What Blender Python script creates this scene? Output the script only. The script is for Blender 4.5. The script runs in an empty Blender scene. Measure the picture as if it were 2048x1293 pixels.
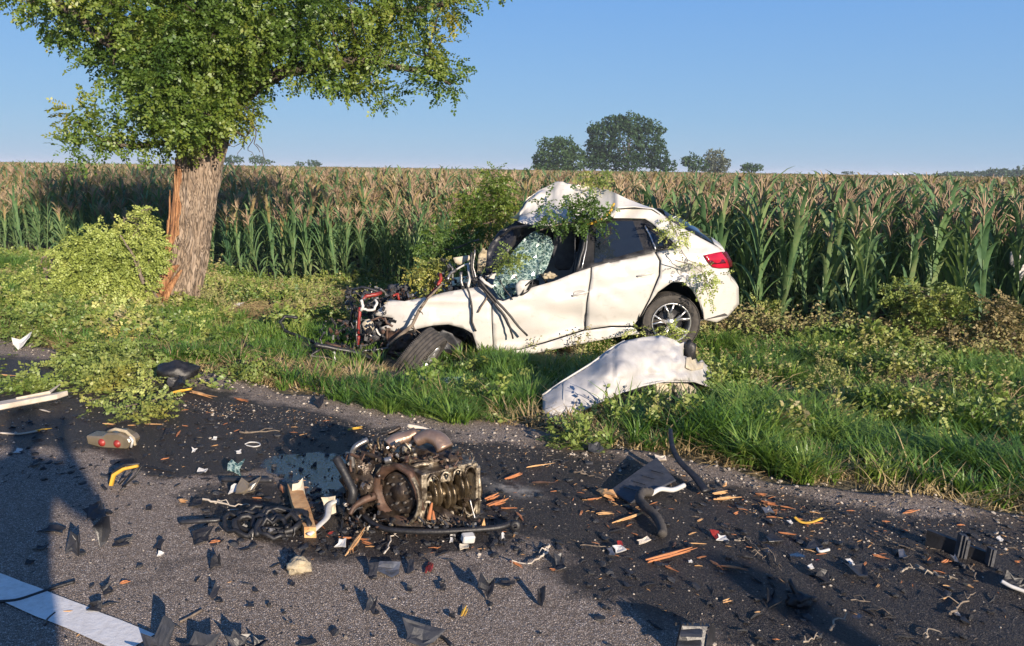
import bpy, math, random
import numpy as np
from mathutils import Vector, Matrix, Euler, noise
from mathutils.geometry import delaunay_2d_cdt
random.seed(7); np.random.seed(7)
R = math.radians
SC = bpy.context.scene
COL = SC.collection

# ------------------------------------------------------------------ camera
CAMH = 1.6; FPX = 1607.0; CX, CY = 1024.0, 646.5
PITCH = R(10.82); ROLL = R(0.84)
_f = Vector((0, math.cos(PITCH), -math.sin(PITCH)))
_r0 = Vector((1, 0, 0)); _u0 = _r0.cross(_f)
_r = (_r0*math.cos(ROLL) + _u0*math.sin(ROLL)).normalized()
_u = _r.cross(_f).normalized()
CAM = Vector((0, 0, CAMH))
cd = bpy.data.cameras.new('camera'); co = bpy.data.objects.new('camera', cd); COL.objects.link(co)
cd.sensor_width = 36; cd.lens = FPX/2048*36; cd.clip_start = 0.05; cd.clip_end = 8000
co.matrix_world = Matrix((( _r.x, _u.x, -_f.x, CAM.x), (_r.y, _u.y, -_f.y, CAM.y), (_r.z, _u.z, -_f.z, CAM.z), (0, 0, 0, 1)))
SC.camera = co
# ------------------------------------------------------------------ light
SUN_EL = 15.6; SUN_AZ = 150.0      # azimuth of the sun, clockwise from +Y
w = bpy.data.worlds.new('World'); SC.world = w; w.use_nodes = True
nt = w.node_tree; nt.nodes.clear()
sky = nt.nodes.new('ShaderNodeTexSky'); sky.sky_type = 'NISHITA'; sky.sun_disc = False
sky.sun_elevation = R(SUN_EL); sky.sun_rotation = R(SUN_AZ); sky.altitude = 100
sky.air_density = 1.0; sky.dust_density = 0.6; sky.ozone_density = 3.0
bg = nt.nodes.new('ShaderNodeBackground'); bg.inputs[1].default_value = 0.095
wo = nt.nodes.new('ShaderNodeOutputWorld')
_tc = nt.nodes.new('ShaderNodeTexCoord'); _sp = nt.nodes.new('ShaderNodeSeparateXYZ'); _rp = nt.nodes.new('ShaderNodeValToRGB')
nt.links.new(_tc.outputs['Generated'], _sp.inputs[0]); nt.links.new(_sp.outputs[2], _rp.inputs[0])
_e = _rp.color_ramp.elements
for _k, (_p, _c) in enumerate([(0.0, (1.95, 3.05, 4.3)), (0.06, (1.5, 2.75, 4.4)), (0.20, (1.0, 2.3, 4.65)), (0.5, (.42, 1.3, 3.4)), (1.0, (.3, .8, 2.4))]):
    if _k > 1: _e.new(_p)
    _e[_k].position = _p; _e[_k].color = (*_c, 1)
_mx = nt.nodes.new('ShaderNodeMix'); _mx.data_type = 'RGBA'; _mx.inputs[0].default_value = .9
nt.links.new(sky.outputs[0], _mx.inputs[6]); nt.links.new(_rp.outputs[0], _mx.inputs[7])
nt.links.new(_mx.outputs[2], bg.inputs[0]); nt.links.new(bg.outputs[0], wo.inputs[0])
sl = bpy.data.lights.new('sun', 'SUN'); sl.energy = 5.0; sl.angle = R(0.55); sl.color = (1.0, 0.85, 0.68)
so = bpy.data.objects.new('sun', sl); COL.objects.link(so)
_az = R(SUN_AZ); _el = R(SUN_EL)
SUNV = Vector((math.sin(_az)*math.cos(_el), math.cos(_az)*math.cos(_el), math.sin(_el)))
so.rotation_euler = (-SUNV).to_track_quat('-Z', 'Y').to_euler(); so.location = (6, -10, 8)
SC.view_settings.view_transform = 'Standard'; SC.view_settings.look = 'None'
SC.view_settings.exposure = 0.85; SC.view_settings.gamma = 1.0
SC.render.film_transparent = False
try:
    SC.cycles.transparent_max_bounces = 12; SC.cycles.max_bounces = 6
    SC.cycles.volume_bounces = 0
except Exception: pass

# ------------------------------------------------------------------ projection helpers (they only find places in the world)
def ray(px, py): return _f + _r*((px-CX)/FPX) - _u*((py-CY)/FPX)
def G(px, py, z=0.0):
    d = ray(px, py); t = (z-CAM.z)/d.z
    return CAM + d*t
def at(px, py, y):
    d = ray(px, py); return CAM + d*(y/d.y)
def proj(p):
    d = Vector(p)-CAM; z = d.dot(_f)
    if z < 0.05: return (-9999, -9999)
    return (CX + FPX*d.dot(_r)/z, CY - FPX*d.dot(_u)/z)
def proj_np(P):
    D = P-np.array(CAM); z = D@np.array(_f); z = np.where(z < .05, .05, z)
    return CX+FPX*(D@np.array(_r))/z, CY-FPX*(D@np.array(_u))/z, D@np.array(_f)
NX, NY = math.sin(R(27)), math.cos(R(27))    # across the road, away from the viewer
def sa(x, y): return x*NX+y*NY, x*NY-y*NX    # s across, a along
def xy(s, a): return s*NX+a*NY, s*NY-a*NX
PR = [(-60, -0.6), (-8, -0.5), (-5.2, -0.04), (4.2, -0.03), (4.6, -0.03), (5.3, -0.12), (7.0, -0.28), (9.0, -0.40), (10.8, -0.64), (12, -0.66), (5000, -0.66)]
_ps = np.array([p[0] for p in PR]); _pz = np.array([p[1] for p in PR])
def hgt(s, a):
    z = np.interp(s, _ps, _pz)
    k = np.clip((np.asarray(s)-4.5)/1.5, 0, 1)*np.clip((14-np.asarray(s))/3, 0, 1)
    z = z + k*(0.035*np.sin(1.7*a+0.9*s)+0.025*np.sin(3.1*s-2.3*a+1)+0.015*np.sin(5.3*a+4.1*s))
    return z
def tz(x, y):
    s, a = sa(x, y); return float(hgt(s, a)) if s > 4.35 or s < -5 else 0.0
def GT(px, py, it=40):
    z = 0.0
    for _ in range(it):
        p = G(px, py, z); z = 0.6*z+0.4*tz(p.x, p.y)
    return Vector((p.x, p.y, tz(p.x, p.y)))

# ------------------------------------------------------------------ object helpers
def tag(o, label=None, cat=None, group=None, kind=None):
    if label: o['label'] = label
    if cat: o['category'] = cat
    if group: o['group'] = group
    if kind: o['kind'] = kind
    return o
def empty(name, loc, label, cat, group=None):
    o = bpy.data.objects.new(name, None); COL.objects.link(o); o.location = loc
    o.empty_display_size = 0.1
    return tag(o, label, cat, group)
def off_of(parent):
    v = Vector((0, 0, 0)); p = parent
    while p is not None: v += p.location; p = p.parent
    return v
class MB:
    def __init__(s): s.v = []; s.f = []; s.m = []; s.mi = 0
    def add(s, V, F, mi=None):
        b = len(s.v); s.v.extend([tuple(v) for v in V]); s.f.extend([tuple(i+b for i in f) for f in F])
        s.m.extend([s.mi if mi is None else mi]*len(F))
    def tube(s, P, r, n=8, cap=True, mi=None, flat=1.0):
        P = [Vector(p) for p in P]; k = len(P)
        rr = r if isinstance(r, (list, tuple)) else [r]*k
        V = []; F = []; prev = None
        for i, p in enumerate(P):
            t = (P[min(i+1, k-1)]-P[max(i-1, 0)])
            if t.length < 1e-9: t = Vector((0, 0, 1))
            t.normalize()
            if prev is None:
                a = Vector((0, 0, 1)) if abs(t.z) < .9 else Vector((1, 0, 0))
                x = t.cross(a).normalized()
            else:
                x = (prev-t*prev.dot(t))
                x = x.normalized() if x.length > 1e-6 else t.orthogonal().normalized()
            prev = x; y = t.cross(x)
            for j in range(n):
                an = 2*math.pi*j/n
                V.append(p+x*(math.cos(an)*rr[i])+y*(math.sin(an)*rr[i]*flat))
        for i in range(k-1):
            for j in range(n):
                F.append((i*n+j, i*n+(j+1) % n, (i+1)*n+(j+1) % n, (i+1)*n+j))
        if cap: F.append(tuple(reversed(range(n)))); F.append(tuple(range((k-1)*n, k*n)))
        s.add(V, F, mi)
    def box(s, c, d, rot=None, mi=None, taper=1.0):
        M = rot if rot is not None else Matrix.Identity(3)
        c = Vector(c); V = []
        for z in (-1, 1):
            q = 1.0 if z < 0 else taper
            for x, y in ((-1, -1), (1, -1), (1, 1), (-1, 1)):
                V.append(c+M@Vector((x*d[0]/2*q, y*d[1]/2*q, z*d[2]/2)))
        s.add(V, [(3, 2, 1, 0), (4, 5, 6, 7), (0, 1, 5, 4), (1, 2, 6, 5), (2, 3, 7, 6), (3, 0, 4, 7)], mi)
    def slab(s, P, th, mi=None):
        """flat polygon P extruded by vector th"""
        P = [Vector(p) for p in P]; n = len(P); th = Vector(th)
        V = P+[p+th for p in P]
        F = [tuple(range(n)), tuple(reversed(range(n, 2*n)))]+[(j, i, i+n, j+n) for i, j in [(i, (i+1) % n) for i in range(n)]]
        s.add(V, F, mi)
    def blob(s, c, rad, seed=0, amp=.25, n=2, mi=None, fr=2.0):
        import bmesh
        bm = bmesh.new(); bmesh.ops.create_icosphere(bm, subdivisions=n, radius=1)
        rad = rad if isinstance(rad, (tuple, list)) else (rad,)*3
        V = []
        for v in bm.verts:
            k = 1+amp*noise.noise(v.co*fr+Vector((seed*3.1, seed*1.7, seed)))*2
            V.append(Vector(c)+Vector((v.co.x*rad[0]*k, v.co.y*rad[1]*k, v.co.z*rad[2]*k)))
        F = [tuple(q.index for q in f.verts) for f in bm.faces]; bm.free()
        s.add(V, F, mi)
    def lathe(s, prof, c, M=None, n=32, mi=None):
        """prof: (radius, axial) pairs, axis = local Z of M"""
        M = M or Matrix.Identity(3); c = Vector(c); V = []; F = []
        for r_, h_ in prof:
            for j in range(n):
                a = 2*math.pi*j/n; V.append(c+M@Vector((r_*math.cos(a), r_*math.sin(a), h_)))
        for i in range(len(prof)-1):
            for j in range(n):
                F.append((i*n+j, i*n+(j+1) % n, (i+1)*n+(j+1) % n, (i+1)*n+j))
        s.add(V, F, mi)
    def build(s, name, mat, parent=None, smooth=False, **tags):
        return mk(name, s.v, s.f, mat, parent, smooth, s.m if any(s.m) else None, **tags)
def mk(name, V, F, mat, parent=None, smooth=False, mi=None, **tags):
    me = bpy.data.meshes.new(name)
    V = [Vector(v) for v in V]
    if parent is not None: o0 = off_of(parent)
    else:
        mn = Vector((min(v.x for v in V), min(v.y for v in V), min(v.z for v in V)))
        mx = Vector((max(v.x for v in V), max(v.y for v in V), max(v.z for v in V)))
        o0 = Vector(((mn.x+mx.x)/2, (mn.y+mx.y)/2, mn.z)) if tags.get('kind') != 'structure' else Vector((0, 0, 0))
    me.from_pydata([v-o0 for v in V], [], F)
    for m in (mat if isinstance(mat, (list, tuple)) else [mat]): me.materials.append(m)
    if mi: me.polygons.foreach_set('material_index', mi)
    if smooth: me.polygons.foreach_set('use_smooth', [True]*len(F))
    me.update()
    o = bpy.data.objects.new(name, me); COL.objects.link(o)
    if parent is not None: o.parent = parent
    else: o.location = o0
    if 'label' in tags or 'kind' in tags: tag(o, tags.get('label'), tags.get('cat'), tags.get('group'), tags.get('kind'))
    return o
def np_mesh(name, V, F, mats, loc=(0, 0, 0), midx=None, smooth=False):
    """V (n,3), F (m,k) equal-size faces"""
    me = bpy.data.meshes.new(name); F = np.asarray(F, dtype=np.int32); k = F.shape[1]
    me.vertices.add(len(V)); me.vertices.foreach_set('co', np.asarray(V, dtype=np.float32).ravel())
    me.loops.add(F.size); me.loops.foreach_set('vertex_index', F.ravel())
    me.polygons.add(len(F)); me.polygons.foreach_set('loop_start', np.arange(0, F.size, k, dtype=np.int32))
    me.polygons.foreach_set('loop_total', np.full(len(F), k, dtype=np.int32))
    for m in (mats if isinstance(mats, (list, tuple)) else [mats]): me.materials.append(m)
    if midx is not None: me.polygons.foreach_set('material_index', np.asarray(midx, dtype=np.int32))
    if smooth: me.polygons.foreach_set('use_smooth', np.ones(len(F), dtype=bool))
    me.update(calc_edges=True)
    o = bpy.data.objects.new(name, me); COL.objects.link(o); o.location = loc
    return o

# ------------------------------------------------------------------ materials
def base_mat(name):
    m = bpy.data.materials.new(name); m.use_nodes = True; nt = m.node_tree; nt.nodes.clear()
    o = nt.nodes.new('ShaderNodeOutputMaterial'); p = nt.nodes.new('ShaderNodeBsdfPrincipled')
    nt.links.new(p.outputs[0], o.inputs[0]); return m, nt, p, o
def N(nt, t, **kw):
    n = nt.nodes.new(t)
    for k, v in kw.items(): setattr(n, k, v)
    return n
def noise_node(nt, coord, scale, detail=4, rough=.55, dist=0):
    n = N(nt, 'ShaderNodeTexNoise'); n.inputs['Scale'].default_value = scale; n.inputs['Detail'].default_value = detail
    n.inputs['Roughness'].default_value = rough; n.inputs['Distortion'].default_value = dist
    nt.links.new(coord, n.inputs['Vector']); return n
def ramp(nt, src, stops):
    r = N(nt, 'ShaderNodeValToRGB'); e = r.color_ramp.elements
    while len(e) < len(stops): e.new(.5)
    for i, (p, c) in enumerate(stops): e[i].position = p; e[i].color = (*c[:3], 1) if len(c) > 2 else (c[0],)*3+(1,)
    nt.links.new(src, r.inputs[0]); return r
def mixc(nt, fac, a, b):
    m = N(nt, 'ShaderNodeMix', data_type='RGBA')
    for s, v in ((0, fac), (6, a), (7, b)):
        if isinstance(v, (int, float)): m.inputs[s].default_value = v
        elif isinstance(v, tuple): m.inputs[s].default_value = (*v[:3], 1)
        else: nt.links.new(v, m.inputs[s])
    return m.outputs[2]
def bumpn(nt, p, h, dist=.01, st=.6):
    b = N(nt, 'ShaderNodeBump'); b.inputs['Strength'].default_value = st; b.inputs['Distance'].default_value = dist
    nt.links.new(h, b.inputs['Height']); nt.links.new(b.outputs[0], p.inputs['Normal']); return b
def simple(name, c1, c2=None, rough=.6, metal=0, scale=12, bump=0, coat=0, spec=.5, stretch=None, bscale=None, lo=.35, hi=.65):
    m, nt, p, o = base_mat(name)
    c2 = c2 or tuple(x*.8 for x in c1)
    g = N(nt, 'ShaderNodeTexCoord'); co_ = g.outputs['Object']
    if stretch:
        mp = N(nt, 'ShaderNodeMapping'); mp.inputs['Scale'].default_value = stretch; nt.links.new(co_, mp.inputs[0]); co_ = mp.outputs[0]
    n = noise_node(nt, co_, scale)
    r = ramp(nt, n.outputs['Fac'], [(lo, c1), (hi, c2)])
    nt.links.new(r.outputs[0], p.inputs['Base Color'])
    p.inputs['Roughness'].default_value = rough; p.inputs['Metallic'].default_value = metal
    p.inputs['Specular IOR Level'].default_value = spec
    if coat: p.inputs['Coat Weight'].default_value = coat; p.inputs['Coat Roughness'].default_value = .08
    if bump:
        n2 = noise_node(nt, co_, bscale or scale*3, 5)
        bumpn(nt, p, n2.outputs['Fac'], bump)
    return m
def leafm(name, cols, trans=.35, rough=.5, gloss=.06, big=.6):
    """cols: ramp over per-instance / position noise"""
    m = bpy.data.materials.new(name); m.use_nodes = True; nt = m.node_tree; nt.nodes.clear()
    o = N(nt, 'ShaderNodeOutputMaterial'); g = N(nt, 'ShaderNodeNewGeometry')
    n = noise_node(nt, g.outputs['Position'], big, 2); n2 = noise_node(nt, g.outputs['Position'], 14, 2)
    oi = N(nt, 'ShaderNodeObjectInfo')
    a = N(nt, 'ShaderNodeMath', operation='MULTIPLY_ADD'); nt.links.new(n2.outputs['Fac'], a.inputs[0]); a.inputs[1].default_value = .55
    nt.links.new(n.outputs['Fac'], a.inputs[2])
    b = N(nt, 'ShaderNodeMath', operation='MULTIPLY_ADD'); nt.links.new(oi.outputs['Random'], b.inputs[0]); b.inputs[1].default_value = .3
    nt.links.new(a.outputs[0], b.inputs[2])
    c = N(nt, 'ShaderNodeMath', operation='SUBTRACT'); nt.links.new(b.outputs[0], c.inputs[0]); c.inputs[1].default_value = .42
    k = len(cols); r = ramp(nt, c.outputs[0], [(.18+.64*i/(k-1), cc) for i, cc in enumerate(cols)])
    d = N(nt, 'ShaderNodeBsdfDiffuse'); t = N(nt, 'ShaderNodeBsdfTranslucent'); gl = N(nt, 'ShaderNodeBsdfGlossy')
    gl.inputs['Roughness'].default_value = rough; gl.inputs['Color'].default_value = (.8, .85, .8, 1)
    nt.links.new(r.outputs[0], d.inputs[0])
    tc = mixc(nt, .35, r.outputs[0], (.25, .32, .02)); nt.links.new(tc, t.inputs[0])
    m1 = N(nt, 'ShaderNodeMixShader'); m1.inputs[0].default_value = trans
    nt.links.new(d.outputs[0], m1.inputs[1]); nt.links.new(t.outputs[0], m1.inputs[2])
    m2 = N(nt, 'ShaderNodeMixShader'); m2.inputs[0].default_value = gloss
    nt.links.new(m1.outputs[0], m2.inputs[1]); nt.links.new(gl.outputs[0], m2.inputs[2])
    nt.links.new(m2.outputs[0], o.inputs[0]); return m

M = {}
M['black'] = simple('black_plastic', (.008, .008, .009), (.018, .018, .021), .5, scale=30, bump=.003)
M['grey'] = simple('grey_plastic', (.028, .03, .036), (.05, .052, .06), .55, scale=25, bump=.003)
M['dgrey'] = simple('dark_grey_plastic', (.014, .015, .018), (.03, .03, .034), .42, scale=18, bump=.003)
M['rubber'] = simple('tyre_rubber', (.035, .032, .03), (.065, .058, .052), .85, scale=20, bump=.004)
M['paint'] = simple('white_car_paint', (.46, .45, .435), (.42, .41, .395), .35, scale=2.5, coat=.5)
M['paintd'] = simple('dusty_white_paint', (.47, .46, .45), (.36, .35, .34), .5, scale=7, bump=.004, bscale=9)
M['cream'] = simple('cream_plastic', (.50, .45, .35), (.38, .33, .25), .6, scale=14, bump=.003)
M['white'] = simple('white_plastic', (.55, .54, .52), (.42, .41, .39), .5, scale=20)
M['steel'] = simple('bare_steel', (.35, .34, .33), (.18, .17, .16), .38, .8, scale=22, bump=.003)
M['alloy'] = simple('alloy_rim', (.62, .62, .63), (.5, .5, .5), .28, .75, scale=6)
M['castal'] = simple('oily_cast_aluminium', (.36, .31, .23), (.055, .042, .03), .42, .45, scale=22, bump=.008, lo=.40, hi=.56)
M['castdark'] = simple('oily_cast_iron', (.10, .075, .055), (.03, .022, .018), .36, .5, scale=24, bump=.006)
M['goldoil'] = simple('oil_wet_casting', (.17, .13, .08), (.035, .027, .018), .28, .6, scale=22, bump=.006)
M['rust'] = simple('rusty_iron', (.12, .068, .046), (.04, .024, .018), .6, .25, scale=22, bump=.005)
M['heat'] = simple('heat_shield', (.42, .30, .23), (.24, .16, .12), .42, .65, scale=10, bump=.008)
M['red'] = simple('red_plastic', (.28, .025, .018), (.12, .015, .012), .45, scale=14)
M['orange'] = simple('fresh_orange_wood', (.52, .21, .08), (.33, .12, .045), .75, scale=9, stretch=(1, 1, 1), bump=.006)
M['tan'] = simple('splintered_wood', (.66, .40, .18), (.42, .21, .08), .8, scale=14, bump=.006)
M['pale'] = simple('pale_weathered_wood', (.56, .50, .42), (.40, .34, .27), .8, scale=10, bump=.006)
M['yellow'] = simple('yellow_inner_bark', (.70, .42, .05), (.45, .25, .03), .7, scale=10, bump=.004)
M['twig'] = simple('grey_twig', (.20, .16, .12), (.09, .07, .055), .85, scale=22, bump=.004)
M['palet'] = simple('grey_brown_twig', (.32, .27, .21), (.16, .13, .10), .85, scale=22)
M['sponge'] = simple('foam', (.42, .36, .25), (.3, .25, .17), .95, scale=30, bump=.01)
M['lamp'] = simple('smoked_lamp_lens', (.16, .13, .09), (.10, .085, .06), .2, scale=9, spec=.8)
M['seat'] = simple('grey_seat_cloth', (.13, .135, .145), (.08, .08, .09), .9, scale=12)
M['skin'] = simple('skin', (.48, .29, .2), (.42, .24, .17), .55, scale=6)
M['tglass'] = simple('tinted_glass', (.010, .014, .022), (.012, .017, .026), .05, scale=2, spec=.8)
M['tail'] = simple('tail_lamp_red', (.42, .008, .03), (.30, .005, .02), .12, scale=5, spec=.7)
M['tail2'] = simple('tail_lamp_dark', (.10, .01, .02), (.06, .01, .012), .15, scale=5)
M['stone'] = simple('grey_stone', (.26, .22, .18), (.14, .12, .10), .9, scale=30, bump=.004)

# ------------------------------------------------------------------ scatter by geometry nodes (only for what nobody could count)
def scatter(name, protos, P, rot, scl, idx, mats, label=None, kind='stuff', cat=None, parent=None):
    """protos: list of (V,F,midx); prototypes and points live in this one mesh; the nodes replace the points by the prototypes"""
    V = []; F = []; MI = []; PID = []; b = 0
    for k, (pv, pf, pm) in enumerate(protos):
        V += [tuple(v) for v in pv]; F += [tuple(i+b for i in f) for f in pf]; MI += list(pm); PID += [k]*len(pv); b += len(pv)
    P = np.asarray(P); n = len(P); V += [tuple(p) for p in P]; PID += [-1]*n
    me = bpy.data.meshes.new(name); me.from_pydata(V, [], F)
    for m in mats: me.materials.append(m)
    me.polygons.foreach_set('material_index', MI)
    tot = len(V)
    def attr(nm, ty, arr, w):
        a = me.attributes.new(nm, ty, 'POINT'); full = np.zeros((tot, w), dtype=np.float32 if ty != 'INT' else np.int32)
        full[-n:] = np.asarray(arr).reshape(n, w)
        a.data.foreach_set('vector' if ty == 'FLOAT_VECTOR' else 'value', full.ravel())
    attr('srot', 'FLOAT_VECTOR', rot, 3); attr('sscl', 'FLOAT', scl, 1); attr('sidx', 'INT', idx, 1)
    a = me.attributes.new('pid', 'INT', 'POINT'); a.data.foreach_set('value', np.array(PID, dtype=np.int32))
    o = bpy.data.objects.new(name, me); COL.objects.link(o)
    ng = bpy.data.node_groups.new(name, 'GeometryNodeTree')
    ng.interface.new_socket('Geometry', in_out='INPUT', socket_type='NodeSocketGeometry')
    ng.interface.new_socket('Geometry', in_out='OUTPUT', socket_type='NodeSocketGeometry')
    gi = ng.nodes.new('NodeGroupInput'); go = ng.nodes.new('NodeGroupOutput'); L = ng.links.new
    def named(nm, ty):
        q = ng.nodes.new('GeometryNodeInputNamedAttribute'); q.data_type = ty; q.inputs['Name'].default_value = nm; return q.outputs['Attribute']
    pid = named('pid', 'INT')
    def sep(k):
        c = ng.nodes.new('FunctionNodeCompare'); c.data_type = 'INT'; c.operation = 'EQUAL'
        L(pid, c.inputs[2]); c.inputs[3].default_value = k
        s_ = ng.nodes.new('GeometryNodeSeparateGeometry'); s_.domain = 'POINT'
        L(gi.outputs[0], s_.inputs[0]); L(c.outputs[0], s_.inputs[1]); return s_.outputs[0]
    g2i = ng.nodes.new('GeometryNodeGeometryToInstance')
    for k in reversed(range(len(protos))): L(sep(k), g2i.inputs[0])
    m2p = ng.nodes.new('GeometryNodeMeshToPoints'); L(sep(-1), m2p.inputs[0])
    iop = ng.nodes.new('GeometryNodeInstanceOnPoints'); L(m2p.outputs[0], iop.inputs['Points']); L(g2i.outputs[0], iop.inputs['Instance'])
    if len(protos) > 1:
        iop.inputs['Pick Instance'].default_value = True; L(named('sidx', 'INT'), iop.inputs['Instance Index'])
        # each prototype becomes its own instance
        ng.nodes.remove(g2i); j = ng.nodes.new('GeometryNodeJoinGeometry')
        for k in reversed(range(len(protos))):
            q = ng.nodes.new('GeometryNodeGeometryToInstance'); L(sep(k), q.inputs[0]); L(q.outputs[0], j.inputs[0])
        L(j.outputs[0], iop.inputs['Instance'])
    e2r = ng.nodes.new('FunctionNodeEulerToRotation'); L(named('srot', 'FLOAT_VECTOR'), e2r.inputs[0]); L(e2r.outputs[0], iop.inputs['Rotation'])
    L(named('sscl', 'FLOAT'), iop.inputs['Scale']); L(iop.outputs[0], go.inputs[0])
    md = o.modifiers.new('scatter', 'NODES'); md.node_group = ng
    if parent is not None: o.parent = parent
    return tag(o, label, cat, None, kind)

def paint_mat():
    m, nt, p, o = base_mat('white_car_paint'); L = nt.links.new; g = N(nt, 'ShaderNodeNewGeometry'); P_ = g.outputs['Position']
    n = noise_node(nt, P_, 1.6, 6, .6); n2 = noise_node(nt, P_, 9, 8, .7, .4)
    mp = N(nt, 'ShaderNodeMapping'); mp.inputs['Scale'].default_value = (3, 3, 26); L(P_, mp.inputs[0]); n3 = noise_node(nt, mp.outputs[0], 2.2, 6, .7)
    c = mixc(nt, n.outputs['Fac'], (.52, .505, .48), (.47, .455, .425))
    r2 = ramp(nt, n2.outputs['Fac'], [(.56, (0,)), (.78, (.4,))]); c = mixc(nt, r2.outputs[0], c, (.24, .20, .15))
    r3 = ramp(nt, n3.outputs['Fac'], [(.64, (0,)), (.67, (.5,)), (.70, (0,))]); c = mixc(nt, r3.outputs[0], c, (.16, .15, .14))
    L(c, p.inputs['Base Color']); p.inputs['Roughness'].default_value = .38; p.inputs['Coat Weight'].default_value = .5; p.inputs['Coat Roughness'].default_value = .12
    return m
M['paint'] = paint_mat()
# ================================================================== GROUND AND ROAD
def pip(px, py, poly):
    """vectorised point in polygon"""
    c = np.zeros(px.shape, dtype=bool); n = len(poly)
    for i in range(n):
        x1, y1 = poly[i]; x2, y2 = poly[i-1]
        k = ((y1 > py) != (y2 > py)) & (px < (x2-x1)*(py-y1)/((y2-y1) if y2 != y1 else 1e-9)+x1)
        c ^= k
    return c
def sdist(X, Y, poly):
    """signed distance (inside positive) to polygon in world metres"""
    d = np.full(X.shape, 1e9); n = len(poly)
    for i in range(n):
        x1, y1 = poly[i]; x2, y2 = poly[i-1]; dx, dy = x2-x1, y2-y1
        t = np.clip(((X-x1)*dx+(Y-y1)*dy)/(dx*dx+dy*dy+1e-12), 0, 1)
        d = np.minimum(d, np.hypot(X-x1-t*dx, Y-y1-t*dy))
    return np.where(pip(X, Y, poly), d, -d)
def wpoly(pts): return [tuple(G(x, y)[:2]) for x, y in pts]

def ground_mat():
    m, nt, p, o = base_mat('verge_earth')
    g = N(nt, 'ShaderNodeNewGeometry'); P_ = g.outputs['Position']
    n1 = noise_node(nt, P_, 1.3, 4); n2 = noise_node(nt, P_, 22, 5); n3 = noise_node(nt, P_, 5, 4)
    c1 = ramp(nt, n1.outputs['Fac'], [(.35, (.10, .075, .045)), (.6, (.055, .065, .025))])
    c2 = ramp(nt, n2.outputs['Fac'], [(.3, (.045, .035, .025)), (.7, (.20, .15, .10))])
    nt.links.new(mixc(nt, .55, c1.outputs[0], c2.outputs[0]), p.inputs['Base Color'])
    p.inputs['Roughness'].default_value = .95; bumpn(nt, p, n2.outputs['Fac'], .03, .8)
    return m
S_ = np.concatenate([[-60, -30, -14, -8, -5.4], np.arange(-5, 4, 1.0), np.arange(4, 11.5, .06), np.arange(11.6, 20, .6), [22, 26, 32, 40, 60, 100, 200, 400, 800, 1600, 3500]])
A_ = np.concatenate([[-3500, -1600, -800, -400, -200, -100, -60, -40, -30, -24], np.arange(-20, 9, .09), [10, 12, 15, 20, 30, 50, 100, 200, 400, 800, 1600, 3500]])
SS, AA = np.meshgrid(S_, A_, indexing='ij'); X_, Y_ = xy(SS, AA)
Z_ = hgt(SS, AA) + np.where((SS > 4.3) & (SS < 11.5), (np.random.rand(*SS.shape)-.5)*.012, 0)
V_ = np.stack([X_, Y_, Z_], -1).reshape(-1, 3); ns, na = SS.shape
ii = np.arange(ns-1)[:, None]*na+np.arange(na-1)[None, :]
F_ = np.stack([ii, ii+1, ii+na+1, ii+na], -1).reshape(-1, 4)[:, ::-1]
gr = np_mesh('ground', V_, F_, ground_mat(), smooth=True); tag(gr, 'uneven earth of the grassy verge and the field', None, None, 'structure')

# the road sheet, fine where it is seen, with an irregular broken edge
def road_edge(a): return 4.38+.07*np.sin(2.1*a)+.05*np.sin(5.3*a+1)+.03*np.sin(13*a)
Ar = np.concatenate([[-900, -300, -100, -50, -30, -20, -14], np.arange(-11, 6.5, .035), [8, 12, 20, 40, 100, 300, 900]])
Sr = np.concatenate([[-5.2, -3, -1, 0], np.arange(.5, 4.301, .035)])
SR, AR = np.meshgrid(Sr, Ar, indexing='ij')
SR = SR + np.clip((SR-3.6)/.7, 0, 1)*(road_edge(AR)-4.3)
XR, YR = xy(SR, AR)
DARK = [wpoly(q) for q in (
    [(-500, 850), (-200, 700), (0, 705), (340, 770), (560, 800), (900, 870), (1200, 915), (1500, 985), (1800, 1030), (2600, 1060), (2600, 1500), (1500, 1330), (1330, 1270), (1190, 1185), (1090, 1120), (980, 1100), (700, 1105), (640, 1130), (600, 1110), (480, 1080), (420, 1000), (500, 985), (620, 960), (560, 930), (330, 935), (180, 905), (-60, 880)],
)]
GREY = [wpoly(q) for q in (
    [(330, 1090), (560, 1065), (640, 1120), (590, 1175), (420, 1200), (220, 1190), (230, 1110)],
    [(1180, 1170), (1330, 1180), (1600, 1330), (1290, 1330)], [(690, 1110), (1060, 1100), (1110, 1150), (1000, 1165), (720, 1140)])]
WET = [wpoly(q) for q in (
    [(560, 930), (620, 915), (680, 925), (700, 960), (660, 1010), (620, 1010), (600, 970)],
    [(945, 985), (985, 990), (985, 1040), (950, 1050)],
    [(1630, 1195), (1700, 1200), (1800, 1240), (1770, 1262), (1660, 1235)], [(1500, 1095), (1600, 1100), (1640, 1115), (1560, 1125)], [(1880, 1220), (2100, 1270), (2100, 1300), (1900, 1262)])]
SAND = [wpoly(q) for q in ([(990, 965), (1060, 970), (1120, 985), (1090, 1010), (1020, 1000)], )]
NZ = np.zeros(XR.shape)
for fr, am in ((1.7, .11), (4.1, .07), (9.3, .04), (21, .025)):
    ph = np.random.rand(6)*6.28
    NZ += am*(np.sin(fr*XR+ph[0]+1.3*np.sin(fr*.7*YR+ph[1]))*np.sin(fr*YR*1.2+ph[2]+1.1*np.sin(fr*.6*XR+ph[3])))
def mask(polys, soft, nz=1.0): 
    k = np.zeros(XR.shape)
    for q in polys: k = np.maximum(k, np.clip((sdist(XR, YR, q)+NZ*nz)/soft+.5, 0, 1))
    return k
oil = np.maximum(mask(DARK, .22, 1.1), .45*mask(GREY, .3, 1)); wet = mask(WET, .12, 1.0); sand = mask(SAND, .12, 1)
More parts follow.
